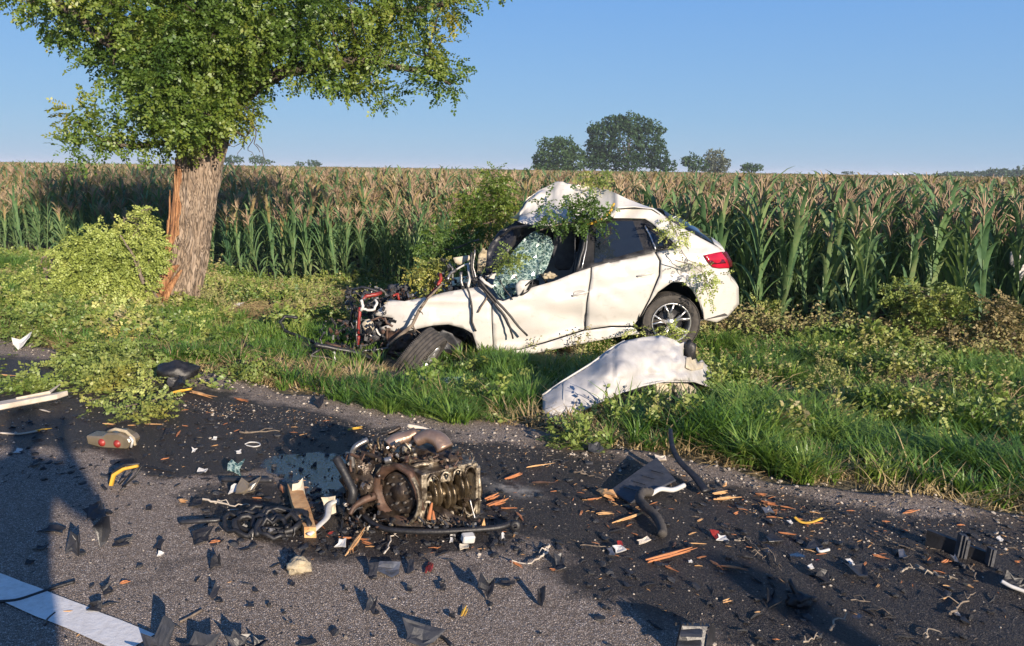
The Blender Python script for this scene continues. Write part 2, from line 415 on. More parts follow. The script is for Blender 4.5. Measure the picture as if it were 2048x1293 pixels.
edge = np.clip((SR-(road_edge(AR)-.32))/.3+NZ*2, 0, 1)
ZR = np.where(SR > road_edge(AR)-.03, -.06, 0.0)
V_ = np.stack([XR, YR, ZR], -1).reshape(-1, 3); ns, na = SR.shape
ii = np.arange(ns-1)[:, None]*na+np.arange(na-1)[None, :]
F_ = np.stack([ii, ii+na, ii+na+1, ii+1], -1).reshape(-1, 4)
def road_mat():
    m, nt, p, o = base_mat('worn_asphalt'); L = nt.links.new
    g = N(nt, 'ShaderNodeNewGeometry'); P_ = g.outputs['Position']
    def at_(nm):
        q = N(nt, 'ShaderNodeAttribute'); q.attribute_name = nm; return q.outputs['Fac']
    vor = N(nt, 'ShaderNodeTexVoronoi'); vor.inputs['Scale'].default_value = 145; L(P_, vor.inputs['Vector'])
    vd = N(nt, 'ShaderNodeTexVoronoi'); vd.feature = 'DISTANCE_TO_EDGE'; vd.inputs['Scale'].default_value = 145; L(P_, vd.inputs['Vector'])
    n1 = noise_node(nt, P_, 2.2, 5); n2 = noise_node(nt, P_, 60, 4); n3 = noise_node(nt, P_, 9, 6, .65)
    sepc = N(nt, 'ShaderNodeSeparateColor'); L(vor.outputs['Color'], sepc.inputs[0])
    peb = ramp(nt, sepc.outputs[0], [(0, (.28, .22, .175)), (.45, (.44, .36, .30)), (.8, (.54, .45, .385)), (1, (.74, .65, .57))])
    gap = ramp(nt, vd.outputs['Distance'], [(.0, (.30,)), (.06, (.34,)), (.22, (1,))])
    mul = N(nt, 'ShaderNodeMix', data_type='RGBA', blend_type='MULTIPLY'); mul.inputs[0].default_value = 1
    L(peb.outputs[0], mul.inputs[6]); L(gap.outputs[0], mul.inputs[7])
    # dirt film broken up by noise, aggregate tips show through
    oa = N(nt, 'ShaderNodeMath', operation='ADD'); L(at_('oil'), oa.inputs[0])
    nn = N(nt, 'ShaderNodeMath', operation='MULTIPLY_ADD'); L(n3.outputs['Fac'], nn.inputs[0]); nn.inputs[1].default_value = 1.4; nn.inputs[2].default_value = -.74
    L(nn.outputs[0], oa.inputs[1])
    om = ramp(nt, oa.outputs[0], [(.28, (0,)), (.78, (1,))])
    speck = ramp(nt, sepc.outputs[1], [(.90, (.016, .015, .018)), (.955, (.045, .04, .038)), (.985, (.22, .19, .17))])
    dk = mixc(nt, n1.outputs['Fac'], (.024, .019, .016), speck.outputs[0])
    mo = N(nt, 'ShaderNodeMath', operation='MULTIPLY'); L(om.outputs[0], mo.inputs[0]); mo.inputs[1].default_value = .93
    c = mixc(nt, mo.outputs[0], mul.outputs[2], dk)
    em = N(nt, 'ShaderNodeMath', operation='MULTIPLY'); L(at_('edge'), em.inputs[0]); L(n2.outputs['Fac'], em.inputs[1])
    c = mixc(nt, em.outputs[0], c, (.24, .18, .13))
    sm = N(nt, 'ShaderNodeMath', operation='MULTIPLY'); L(at_('sand'), sm.inputs[0]); L(n3.outputs['Fac'], sm.inputs[1])
    sr = ramp(nt, n3.outputs['Fac'], [(.42, (0,)), (.6, (1,))]); L(sr.outputs[0], sm.inputs[1]); c = mixc(nt, sm.outputs[0], c, (.34, .32, .29))
    wa = N(nt, 'ShaderNodeMath', operation='ADD'); L(at_('wet'), wa.inputs[0]); L(nn.outputs[0], wa.inputs[1]); wm = ramp(nt, wa.outputs[0], [(.58, (0,)), (.78, (1,))])
    c = mixc(nt, wm.outputs[0], c, (.008, .014, .036))  # blue of the mirrored sky is put into the colour of the wet patches
    L(c, p.inputs['Base Color'])
    rg = N(nt, 'ShaderNodeMapRange'); L(om.outputs[0], rg.inputs[0]); rg.inputs[3].default_value = .9; rg.inputs[4].default_value = .50
    rm = N(nt, 'ShaderNodeMath', operation='MULTIPLY_ADD'); L(wm.outputs[0], rm.inputs[0]); rm.inputs[1].default_value = -.48; L(rg.outputs[0], rm.inputs[2]); L(rm.outputs[0], p.inputs['Roughness'])
    sw_ = N(nt, 'ShaderNodeMath', operation='MULTIPLY_ADD'); L(wm.outputs[0], sw_.inputs[0]); sw_.inputs[1].default_value = .5; sw_.inputs[2].default_value = .4; L(sw_.outputs[0], p.inputs['Specular IOR Level'])
    iw_ = N(nt, 'ShaderNodeMath', operation='MULTIPLY_ADD'); L(wm.outputs[0], iw_.inputs[0]); iw_.inputs[1].default_value = .6; iw_.inputs[2].default_value = 1.45; L(iw_.outputs[0], p.inputs['IOR'])
    hm = N(nt, 'ShaderNodeMath', operation='MULTIPLY_ADD'); L(vd.outputs['Distance'], hm.inputs[0]); hm.inputs[1].default_value = 1.6
    L(n2.outputs['Fac'], hm.inputs[2])
    b = bumpn(nt, p, hm.outputs[0], .012, .8)
    st = N(nt, 'ShaderNodeMath', operation='MULTIPLY_ADD'); L(wm.outputs[0], st.inputs[0]); st.inputs[1].default_value = -.7; st.inputs[2].default_value = .85
    L(st.outputs[0], b.inputs['Strength'])
    return m
rd = np_mesh('road', V_, F_, road_mat()); tag(rd, 'worn asphalt lane stained black by oil and earth', None, None, 'structure')
for nm, arr in (('oil', oil), ('wet', wet), ('sand', sand), ('edge', edge)):
    a = rd.data.attributes.new(nm, 'FLOAT', 'POINT'); a.data.foreach_set('value', arr.astype(np.float32).ravel())
# the white marking
ml = [G(-60, 1128), G(0, 1162), G(280, 1262), G(310, 1310), G(290, 1370)]
mr = [G(-60, 1170), G(0, 1212), G(165, 1272), G(200, 1300), G(215, 1355)]
def mark_mat():
    m, nt, p, o = base_mat('worn_road_paint'); g = N(nt, 'ShaderNodeNewGeometry')
    n = noise_node(nt, g.outputs['Position'], 45, 6, .7); n2 = noise_node(nt, g.outputs['Position'], 6, 3)
    a = N(nt, 'ShaderNodeMath', operation='MULTIPLY_ADD'); nt.links.new(n2.outputs['Fac'], a.inputs[0]); a.inputs[1].default_value = .4; nt.links.new(n.outputs['Fac'], a.inputs[2])
    r = ramp(nt, a.outputs[0], [(.42, (.26, .23, .2)), (.52, (.62, .59, .55)), (.8, (.74, .72, .69))])
    nt.links.new(r.outputs[0], p.inputs['Base Color']); p.inputs['Roughness'].default_value = .75
    bumpn(nt, p, n.outputs['Fac'], .004, .5); return m
b = MB()
def lane_pt(s, a): x, y = xy(s, a); return Vector((x, y, .005))
s0, a0 = sa(*G(0, 1187)[:2]); s1, a1 = sa(*G(285, 1278)[:2]); sm_ = (s0+s1)/2
n_ = 40; L_ = []; 
for i in range(n_+1):
    a_ = a0-3+(a1+.02-a0+3)*i/n_
    L_.append((lane_pt(sm_-.062+random.uniform(-.003, .003), a_), lane_pt(sm_+.062+random.uniform(-.003, .003), a_)))
V = [p for q in L_ for p in q]; F = [(2*i, 2*i+2, 2*i+3, 2*i+1) for i in range(n_)]
mk('lane_marking', V, F, mark_mat(), kind='structure', label='worn white dash painted on the asphalt')

# ================================================================== CORN FIELD
def corn_leafset(rs, nleaf=10, H=1.75, seg=6):
    out = []
    az = rs.uniform(0, 6.28)
    for k in range(nleaf):
        z0 = .25+(H-.35)*k/(nleaf-1); a = az+math.pi*(k % 2)+rs.uniform(-.35, .35)
        Ln = rs.uniform(.62, .85)*(1-.25*abs(k/(nleaf-1)-.55)); wd = rs.uniform(.024, .036)
        el = rs.uniform(1.15, 1.42)-(.35 if k < 3 else 0); bend = rs.uniform(.14, .30)*(1.0+.25*(k < 5))
        pts = []; x = .01; z = z0; ang = el
        for i in range(seg+1):
            pts.append((x, z)); st = Ln/seg; x += math.cos(ang)*st; z += math.sin(ang)*st; ang -= bend*(.35+.3*i)
        V = []; F = []; tw = rs.uniform(-.5, .5)
        for i, (x, z) in enumerate(pts):
            t = i/seg; ww = wd*(math.sin(math.pi*min(1, .18+.82*t))**.7 if t < 1 else .02)
            sd = Vector((-math.sin(a), math.cos(a), 0)); c = Vector((x*math.cos(a), x*math.sin(a), z))+sd*tw*t*t*.12
            V += [c-sd*ww+Vector((0, 0, ww*.45)), c, c+sd*ww+Vector((0, 0, ww*.45))]
        for i in range(seg):
            q = i*3; F += [(q, q+1, q+4, q+3), (q+1, q+2, q+5, q+4)]
        out.append((V, F))
    return out
def corn_tassel(rs, H):
    b = MB(); lean = Vector((rs.uniform(-.05, .05), rs.uniform(-.05, .05), 0))
    top = Vector((0, 0, H)); 
    def spike(p0, d, L, w):
        p1 = p0+d*L*.5; p2 = p0+d*L+Vector((0, 0, -.15*L))
        b.tube([p0, p1, p2], [w*.6, w, w*.5], 3, cap=False)
    spike(top-Vector((0, 0, .12)), Vector((lean.x, lean.y, 1)).normalized(), .46, .010)
    for k in range(rs.randint(9, 13)):
        a = rs.uniform(0, 6.28); e = rs.uniform(.8, 1.4)
        spike(top+Vector((0, 0, rs.uniform(-.12, .12))), Vector((math.cos(a)*math.cos(e), math.sin(a)*math.cos(e), math.sin(e))), rs.uniform(.18, .30), .010)
    return b
M['corn'] = leafm('corn_leaf', [(.05, .12, .055), (.10, .195, .08), (.18, .28, .11), (.30, .35, .16)], .35, .5, .04)
M['cornstalk'] = leafm('corn_stalk', [(.07, .13, .04), (.11, .16, .05)], .1)
M['corntan'] = leafm('dry_corn_leaf', [(.16, .16, .06), (.30, .24, .11), (.42, .31, .16)], .25, .6, .02)
M['tassel'] = leafm('corn_tassel', [(.22, .15, .105), (.36, .26, .18), (.48, .38, .25)], .2, .6, .02)
rs = random.Random(3)
corn_protos = []
for k in range(7):
    H = rs.uniform(1.62, 1.85)
    lv = corn_leafset(rs, rs.randint(12, 14), H)
    st = MB(); st.tube([(0, 0, -.1), (0, 0, .6), (rs.uniform(-.02, .02), rs.uniform(-.02, .02), H)], [.013, .012, .006], 5, cap=False)
    ts = corn_tassel(rs, H)
    corn_protos.append((lv, st, ts, H))
def mesh_of(name, V, F, mats, mi=None):
    me = bpy.data.meshes.new(name); me.from_pydata([tuple(v) for v in V], [], F)
    for m in mats: me.materials.append(m)
    if mi: me.polygons.foreach_set('material_index', mi)
    me.polygons.foreach_set('use_smooth', [True]*len(F)); me.update(); return me
# positions: rows parallel to the road
def corn_edge(a): return 10.72+.85*np.clip((-a-2)/12, 0, 1)
pos = []
row = 0; s = 10.65
while s < 75:
    cx, cy = 0, 0
    for a in np.arange(-s*1.9-6, s*1.0+5, .16 if s < 24 else .26):
        ss = s+rs.uniform(-.2, .2); aa = a+rs.uniform(-.07, .07)
        if ss < float(corn_edge(aa))-.1: continue
        pos.append((ss, aa))
    s += .72 if s < 30 else 1.0
pos = np.array(pos); cxs, cys = xy(pos[:, 0], pos[:, 1])
P_ = np.stack([cxs, cys, hgt(pos[:, 0], pos[:, 1])], -1)
pxx, pyy, dz = proj_np(P_+np.array([0, 0, 1.2]))
keep = (pxx > -500) & (pxx < 2900) & (dz > 1); P_ = P_[keep]; dz = dz[keep]; pxx = pxx[keep]
Q_ = P_.copy(); order = np.argsort(dz+np.where((pxx < -20) | (pxx > 2068), 100, 0)+np.where((pxx > 930) & (pxx < 1440) & (dz < 14.5), 2.0, 0))
near = order[:300]; rest = order[300:]
_es, _ea = sa(P_[:, 0], P_[:, 1]); _left = np.clip((1250-pxx)/250, 0, 1); HS = 1-(.30*_left+.05)*np.clip(1-(_es-10.9)/5.5, 0, 1)*np.clip(.65+.5*np.sin(_ea*1.3)*np.sin(_ea*.47+1)+.2, .3, 1.1)
cm = []
for k, (lv, st, ts, H) in enumerate(corn_protos):
    cm.append(([mesh_of('leaf', V, F, [M['corn']]) for V, F in lv], mesh_of('stalk', st.v, st.f, [M['cornstalk']]), mesh_of('tassel', ts.v, ts.f, [M['tassel']])))
LBL = 'tall green maize plant with a tan tassel in the front rows of the field'
for i in near:
    k = rs.randrange(7); x, y, z = P_[i]
    rt = bpy.data.objects.new('corn_plant', None); COL.objects.link(rt); rt.location = (x, y, z)
    rt.rotation_euler = (rs.gauss(0, .08), rs.gauss(0, .08), rs.uniform(0, 6.28)); sc_ = rs.uniform(.86, 1.10)*HS[i]; rt.scale = (sc_,)*3
    tag(rt, LBL, 'corn plant', 'maize plants in the front rows')
    for me in cm[k][0]:
        c = bpy.data.objects.new('leaf', me); COL.objects.link(c); c.parent = rt
    for nm, me in (('stalk', cm[k][1]), ('tassel', cm[k][2])):
        c = bpy.data.objects.new(nm, me); COL.objects.link(c); c.parent = rt
pr = []
for lv, st, ts, H in corn_protos:
    b = MB()
    for q_, (V, F) in enumerate(lv): b.add(V, F, 3 if (q_ >= len(lv)-4 and q_ % 2) else 0)
    b.add(st.v, st.f, 1); b.add(ts.v, ts.f, 2); pr.append((b.v, b.f, b.m))
n = len(rest)
scatter('cornfield', pr, P_[rest], np.stack([np.random.normal(0, .08, n), np.random.normal(0, .08, n), np.random.uniform(0, 6.28, n)], -1),
        np.random.uniform(.82, 1.09, n)*HS[rest], np.random.randint(0, 7, n), [M['corn'], M['cornstalk'], M['tassel'], M['corntan']], 'mass of maize behind the front rows, tan tassels over green leaves', cat='cornfield')
# far part: clumps of tops, then the closed canopy
cl = []
for k in range(4):
    b = MB()
    for q in range(26):
        ox, oy = rs.uniform(-1.6, 1.6), rs.uniform(-1.6, 1.6)
        t = corn_tassel(rs, 1.72+rs.uniform(-.12, .12)); b.add([Vector(v)+Vector((ox, oy, 0)) for v in t.v], t.f, 2)
        for V, F in corn_protos[rs.randrange(7)][0][-4:]: b.add([Vector(v)+Vector((ox, oy, 0)) for v in V], F, 3)
    cl.append((b.v, b.f, b.m))
FP = []
for _ in range(27000):
    s_ = 72*math.exp(rs.random()*math.log(7.0)); a_ = rs.uniform(-1.75, .9)*s_
    x, y = xy(s_, a_); FP.append((x, y, -.66))
FP = np.array(FP); px_, py_, dd = proj_np(FP); k_ = (px_ > -300) & (px_ < 2600) & (dd > 1); FP = FP[k_]; n = len(FP)
scatter('distant_cornfield', cl, FP, np.stack([np.zeros(n), np.zeros(n), np.random.uniform(0, 6.28, n)], -1), np.random.uniform(.93, 1.04, n), np.random.randint(0, 4, n),
        [M['corn'], M['cornstalk'], M['tassel'], M['corntan']], 'distant tan tops of the maize reaching to the horizon', cat='cornfield')
def canopy_mat():
    m, nt, p, o = base_mat('maize_canopy'); g = N(nt, 'ShaderNodeNewGeometry')
    mp = N(nt, 'ShaderNodeMapping'); mp.inputs['Scale'].default_value = (1, 1, 1); nt.links.new(g.outputs['Position'], mp.inputs[0])
    n = noise_node(nt, mp.outputs[0], 3.5, 5, .7); n2 = noise_node(nt, mp.outputs[0], .03, 3)
    r = ramp(nt, n.outputs['Fac'], [(.34, (.10, .095, .04)), (.56, (.33, .21, .11))]); r2 = ramp(nt, n2.outputs['Fac'], [(.35, (.20, .16, .07)), (.65, (.36, .24, .12))])
    nt.links.new(mixc(nt, .4, r.outputs[0], r2.outputs[0]), p.inputs['Base Color']); p.inputs['Roughness'].default_value = 1; p.inputs['Specular IOR Level'].default_value = 0
    return m
V = []; F = []; aa = np.linspace(-1, 1, 60); sl_ = [70, 90, 120, 160, 220, 300, 400, 600, 900, 1400, 2400]
for s_ in sl_:
    for a_ in aa:
        x, y = xy(s_, a_*s_*2.6-.3*s_); V.append((x, y, .92 if s_ > 75 else .5))
for i in range(len(sl_)-1):
    for j in range(59): F.append((i*60+j, i*60+j+1, (i+1)*60+j+1, (i+1)*60+j))
mk('maize_canopy', V, F, canopy_mat(), kind='stuff', label='closed canopy of far maize seen edge-on', cat='cornfield')

# ================================================================== FAR TREES
M['far'] = leafm('far_foliage', [(.018, .045, .016), (.035, .075, .024), (.06, .105, .032)], .2, .6, .02, big=.25)
M['far2'] = leafm('far_grey_foliage', [(.09, .11, .07), (.14, .15, .10)], .2, .6, .02, big=.25)
M['bark'] = simple('bark', (.10, .08, .06), (.05, .04, .03), .9, scale=8, bump=.02)
def far_tree(name, lobes, dist, label, mat=None, leaf=.30, dens=1.0, trunk=True, cat='tree', group=None, narrow=False):
    """lobes: (px,py,rx,ry) in photo pixels at a distance"""
    mat = mat or M['far']; k = dist/FPX; pts = []; rnd = np.random.RandomState(int(lobes[0][0]) % 1000)
    for (px, py, rx, ry) in lobes:
        c = np.array(at(px, py, dist)); n = int(dens*max(60, rx*ry*k*k*150/(leaf/.3)**2))
        d = rnd.normal(size=(n, 3)); d /= np.linalg.norm(d, axis=1)[:, None]; rr = rnd.uniform(.55, 1.08, n)**.6
        bump_ = 1+.16*np.sin(d[:, 0]*7+px)+.14*np.sin(d[:, 2]*9+py)+.1*np.sin(d[:, 1]*11)
        pts.append(c+d*np.stack([rr*bump_*rx*k, rr*bump_*min(rx, ry*1.3)*k, rr*bump_*ry*k], -1))
    P = np.concatenate(pts); n = len(P)
    nn = rnd.normal(size=(n, 3)); nn[:, 2] += .6; nn /= np.linalg.norm(nn, axis=1)[:, None]
    t = np.cross(nn, rnd.normal(size=(n, 3))); t /= np.linalg.norm(t, axis=1)[:, None]; q = np.cross(nn, t)
    sz = rnd.uniform(.5, 1.2, n)[:, None]*leaf
    V = np.stack([P-t*sz, P+q*sz*.6, P+t*sz, P-q*sz*.6], 1).reshape(-1, 3); F = np.arange(4*n).reshape(n, 4)
    cx_ = np.mean([l[0] for l in lobes]); base = at(cx_, 340, dist); base.z = -.66
    rt = empty(name, base, label, cat, group)
    c = np_mesh('crown', V-np.array(base), F, mat); c.parent = rt
    if trunk:
        b = MB(); h_ = max(l[1]+0 for l in lobes); top = at(cx_, min(l[1] for l in lobes), dist)
        b.tube([base, (base+top)/2, top], [dist*.0018, dist*.0013, dist*.0005], 6)
        for l in lobes[:5]:
            e_ = at(l[0], l[1], dist); b.tube([base+(top-base)*.3, (base+(top-base)*.5+e_)/2, e_], [dist*.0008, dist*.0006, dist*.0003], 5)
        b.build('trunk', M['bark'], rt)
    return rt
far_tree('round_tree', [(1112, 315, 42, 30), (1085, 325, 22, 22), (1130, 300, 28, 24), (1150, 322, 24, 26), (1105, 290, 24, 14), (1112, 335, 45, 14)], 150, 'dark rounded tree at the left of the big tree beyond the field', leaf=.28)
far_tree('large_tree', [(1245, 285, 60, 42), (1205, 280, 32, 34), (1265, 250, 36, 20), (1228, 248, 26, 18), (1300, 285, 28, 40), (1318, 318, 24, 24), (1190, 315, 26, 28), (1245, 325, 70, 18), (1322, 262, 10, 8), (1335, 333, 18, 12), (1240, 238, 10, 8), (1185, 262, 12, 10)], 155, 'tallest and widest dark green tree rising over the far field', leaf=.30, dens=1.05)
far_tree('small_tree', [(1385, 325, 18, 16), (1400, 332, 22, 10), (1372, 322, 10, 8)], 170, 'low dark tree right of the tallest far tree', leaf=.28)
far_tree('grey_tree', [(1432, 322, 20, 22), (1448, 330, 12, 14), (1420, 318, 12, 12), (1425, 338, 26, 8)], 172, 'grey green rounded tree beside the low dark one on the horizon', M['far2'], leaf=.28)
far_tree('far_bush', [(1503, 337, 20, 9), (1492, 333, 8, 7), (1515, 334, 8, 6)], 175, 'small dark bush alone on the horizon right of the tree group', leaf=.30)
far_tree('far_bush', [(468, 319, 18, 7), (455, 321, 8, 5)], 260, 'flat dark bush on the horizon just right of the roadside trunk', leaf=.4)
far_tree('far_bush', [(513, 320, 17, 8), (535, 324, 12, 4)], 265, 'second dark bush on the horizon right of the trunk under the hanging twigs', leaf=.4)
far_tree('far_bush', [(600, 328, 10, 4)], 300, 'tiny dark bush on the left horizon, the smaller of two', leaf=.4)
far_tree('far_bush', [(626, 327, 14, 6), (635, 329, 8, 4)], 300, 'small rounded bush on the left horizon beside a tinier one', leaf=.4)
far_tree('far_bush', [(283, 322, 7, 3)], 320, 'tiny bush on the horizon left of the roadside trunk', leaf=.4)
far_tree('far_bush', [(1695, 346, 14, 2.5)], 330, 'low dark streak of bush on the right horizon left of the white silos', leaf=.4)
far_tree('distant_wood', [(x, 350-2*math.sin(x*.013), 22, 4+2.5*math.sin(x*.05)) for x in range(1830, 1960, 18)], 330, 'low dark wood on the horizon right of the white silos', leaf=.55, trunk=False)
far_tree('distant_wood', [(x, 347, 20, 6+3*math.sin(x*.07)) for x in range(1965, 2100, 16)], 330, 'taller dark wood at the right end of the horizon', leaf=.55, trunk=False)
for i, (x, t_) in enumerate(((2026, 340), (2036, 334), (2046, 337))):
    far_tree('poplar', [(x, t_+8, 3.6, 10), (x, t_+14, 4.2, 8)], 320, ['slim poplar leftmost of three at the right end of the horizon', 'tallest slim poplar in the middle of three on the right horizon', 'slim poplar rightmost of three at the edge of the horizon'][i], leaf=.4, group='poplars on the horizon')
M['silo'] = simple('pale_silo', (.72, .72, .72), (.6, .6, .62), .6)
for i in range(5):
    px = 1787+i*6; c = at(px, 351, 420); b = MB(); c.z = -.66
    b.lathe([(0, 2.9), (.65, 2.9), (.66, 2.9), (.66, 0)], c, None, 12); b.lathe([(0, 3.2), (.68, 2.9)], c, None, 12)
    b.build('silo', M['silo'], smooth=False, label=['leftmost', 'second from left', 'middle', 'fourth from left', 'rightmost'][i]+' of five small white silos on the right horizon', cat='silo', group='white silos on the horizon')
# ================================================================== LEAVES OF THE ROBINIA
def compound_leaf(rs, L=.24, n=6, droop=.5, w=.031, l=.056):
    """one pinnate leaf along +X, as quads"""
    V = []; F = []
    def leaflet(p, d, nrm, s):
        t = d; q = nrm.cross(d).normalized(); b = len(V)
        V.extend([p, p+t*l*s*.5+q*w*s*.62+nrm*.002, p+t*l*s, p+t*l*s*.5-q*w*s*.62+nrm*.002]); F.append((b, b+1, b+2, b+3))
    def pt(t): return Vector((L*t, 0, -droop*L*t*t*.6))
    for i in range(n):
        t = .16+.78*i/(n-1); p = pt(t); s = 1-.25*abs(t-.5)
        for sd in (-1, 1):
            if rs.random() < .08: continue
            d = Vector((.35+rs.uniform(-.35, .35), sd, rs.uniform(-.6, .35))).normalized()
            leaflet(p, d, Vector((rs.uniform(-.8, .8), rs.uniform(-.8, .8), 1)).normalized(), s*rs.uniform(.65, 1.2))
    leaflet(pt(1), Vector((1, 0, -.5)).normalized(), Vector((0, 0, 1)), 1)
    return np.array([tuple(v) for v in V]), np.array(F)
_rl = random.Random(11)
CLEAF = [compound_leaf(_rl, _rl.uniform(.19, .27), _rl.randint(6, 8), _rl.uniform(.1, .6)) for _ in range(6)]
def leaves_mesh(P, D, scale, rnd):
    """compound leaves at points P pointing along D; one real mesh"""
    n = len(P); out = []; D = D/np.linalg.norm(D, axis=1)[:, None]
    up = rnd.normal(size=(n, 3))*.7+np.array([0, 0, 1.0]); Y = np.cross(up, D); Y /= np.linalg.norm(Y, axis=1)[:, None]; Z = np.cross(D, Y)
    k = rnd.randint(0, len(CLEAF), n); Vs = []; Fs = []; b = 0
    for q in range(len(CLEAF)):
        m = k == q; 
        if not m.any(): continue
        lv, lf = CLEAF[q]; sc = np.broadcast_to(scale, (n,))[m][:, None, None]*rnd.uniform(.8, 1.15, m.sum())[:, None, None]
        W = P[m][:, None, :]+sc*(lv[None, :, 0:1]*D[m][:, None, :]+lv[None, :, 1:2]*Y[m][:, None, :]+lv[None, :, 2:3]*Z[m][:, None, :])
        c = m.sum(); Vs.append(W.reshape(-1, 3)); Fs.append((lf[None]+(np.arange(c)*len(lv))[:, None, None]).reshape(-1, 4)+b); b += c*len(lv)
    return np.concatenate(Vs), np.concatenate(Fs)
M['rob'] = leafm('robinia_leaf', [(.03, .075, .016), (.07, .14, .024), (.13, .21, .032), (.22, .27, .04), (.40, .32, .04)], .42, .5, .05, big=.9)
M['wilt'] = leafm('wilted_leaf_underside', [(.19, .25, .05), (.33, .40, .09), (.45, .49, .14), (.50, .44, .12)], .3, .55, .05, big=1.2)
M['fresh'] = leafm('fresh_fallen_leaf', [(.08, .15, .03), (.16, .24, .05), (.27, .32, .08), (.36, .33, .07)], .38, .5, .05, big=1.5)

# ================================================================== THE ROADSIDE TREE
TD = GT(350, 612).y
tb = at(352, 618, TD); tb.z = tz(tb.x, tb.y)
tree = empty('robinia_tree', tb, 'roadside tree with a torn bark strip on its stout trunk and a dense green crown', 'tree')
pix = TD/math.cos(PITCH)/FPX*1.02     # metres per photo pixel at the tree
tr_c = [(640, 338, 72), (615, 346, 63), (580, 357, 54), (520, 375, 46), (450, 385, 47), (390, 393, 48), (330, 400, 49), (285, 405, 53), (250, 412, 54), (215, 420, 54), (190, 425, 40)]
V = []; nn = 140; ctr = []
def trunk_r(j, t, rad):
    a = 2*math.pi*j/nn
    fiss = .05*math.sin(a*9+t*2.0+1.2*math.sin(t*3))+.035*math.sin(a*17-t*3.1+1.5*math.sin(2*a+t*2))
    return rad*(1+fiss*.6+.05*math.sin(2*a+t*1.3))
for i in range(110):
    t = i/109*(len(tr_c)-1); k = min(int(t), len(tr_c)-2); u = t-k
    y, x, w_ = [tr_c[k][q]*(1-u)+tr_c[k+1][q]*u for q in range(3)]
    c = at(x, y, TD+.35); rad = w_*pix*.84; ctr.append((c, rad))
    for j in range(nn):
        a = 2*math.pi*j/nn; r_ = trunk_r(j, i/13.5, rad)
        f_ = noise.noise(Vector((a*3, i*.15, 0)))*.015-.045*max(0, .32-abs(noise.noise(Vector((math.cos(a)*6, math.sin(a)*6, i*.045)))+.35*noise.noise(Vector((math.cos(a)*13, math.sin(a)*13, i*.10)))))/.32
        V.append(c+Vector((math.cos(a)*(r_+f_), math.sin(a)*(r_+f_), 0)))
F = [(i*nn+j, i*nn+(j+1) % nn, (i+1)*nn+(j+1) % nn, (i+1)*nn+j) for i in range(109) for j in range(nn)]
def bark_mat():
    m, nt, p, o = base_mat('furrowed_bark'); g = N(nt, 'ShaderNodeNewGeometry')
    mp = N(nt, 'ShaderNodeMapping'); mp.inputs['Scale'].default_value = (13, 13, 2.2); mp.inputs['Rotation'].default_value = (0, .13, 0); nt.links.new(g.outputs['Position'], mp.inputs[0])
    n = noise_node(nt, mp.outputs[0], 1.0, 7, .55, .9); n2 = noise_node(nt, g.outputs['Position'], 3, 3)
    r = ramp(nt, n.outputs['Fac'], [(.30, (.27, .21, .16)), (.40, (.36, .29, .23)), (.455, (.05, .036, .026)), (.49, (.22, .165, .12)), (.56, (.34, .27, .205)), (.60, (.08, .058, .042)), (.64, (.29, .225, .17)), (.75, (.38, .31, .245))])
    r2 = ramp(nt, n2.outputs['Fac'], [(.3, (.85, .82, .8)), (.7, (1, 1, 1))])
    mm = N(nt, 'ShaderNodeMix', data_type='RGBA', blend_type='MULTIPLY'); mm.inputs[0].default_value = 1; nt.links.new(r.outputs[0], mm.inputs[6]); nt.links.new(r2.outputs[0], mm.inputs[7])
    nt.links.new(mm.outputs[2], p.inputs['Base Color']); p.inputs['Roughness'].default_value = .95; bumpn(nt, p, r.outputs[0], .03, 1); return m
M['furrow'] = bark_mat()
mk('trunk', V, F, M['furrow'], tree, True)
def torn_mat():
    m, nt, p, o = base_mat('torn_orange_wood'); g = N(nt, 'ShaderNodeNewGeometry')
    mp = N(nt, 'ShaderNodeMapping'); mp.inputs['Scale'].default_value = (26, 26, 1.6); mp.inputs['Rotation'].default_value = (0, .13, 0); nt.links.new(g.outputs['Position'], mp.inputs[0])
    n = noise_node(nt, mp.outputs[0], 1.0, 6, .65, .3)
    r = ramp(nt, n.outputs['Fac'], [(.33, (.06, .03, .018)), (.45, (.24, .11, .05)), (.58, (.42, .22, .10)), (.72, (.56, .38, .22))])
    nt.links.new(r.outputs[0], p.inputs['Base Color']); p.inputs['Roughness'].default_value = .8; bumpn(nt, p, n.outputs['Fac'], .03, 1); return m
M['torn'] = torn_mat()
# torn strip on the left front of the trunk: px limits by height
def trunk_at(py):
    ys = [q[0] for q in tr_c][::-1]; return np.interp(py, ys, [q[1] for q in tr_c][::-1]), np.interp(py, ys, [q[2] for q in tr_c][::-1])
V = []; F = []; rows = 60; cols = 10
for i in range(rows+1):
    py = 316+(560-316)*i/rows; x, w_ = trunk_at(py); e0 = -.995; e1 = -.30+.12*math.sin(py*.031)+.06*math.sin(py*.11)-(.16 if py > 470 else 0)-.3*max(0, (py-530)/40)
    e1 = max(e1, e0+.05)
    if py < 340: e1 = e0+(e1-e0)*max(.1, (py-316)/24)
    for j in range(cols+1):
        q = e0+(e1-e0)*j/cols; a = math.acos(max(-1, min(1, q))); c = at(x, py, TD+.35); rad = w_*pix*.84*1.10
        rr = rad*(1+.05*math.sin(q*40+py*.02)*.5+.012*math.sin(py*.4+j))-(.02 if 0 < j < cols else 0)
        V.append(c+Vector((math.cos(a)*rr, -math.sin(a)*rr, 0)))
for i in range(rows):
    for j in range(cols): q = i*(cols+1)+j; F.append((q, q+1, q+cols+2, q+cols+1))
ex = mk('torn_bark_strip', V, F, M['torn'], tree, True); ex['label'] = 'orange inner wood laid bare by the torn bark'
sol = ex.modifiers.new('s', 'SOLIDIFY'); sol.thickness = .012
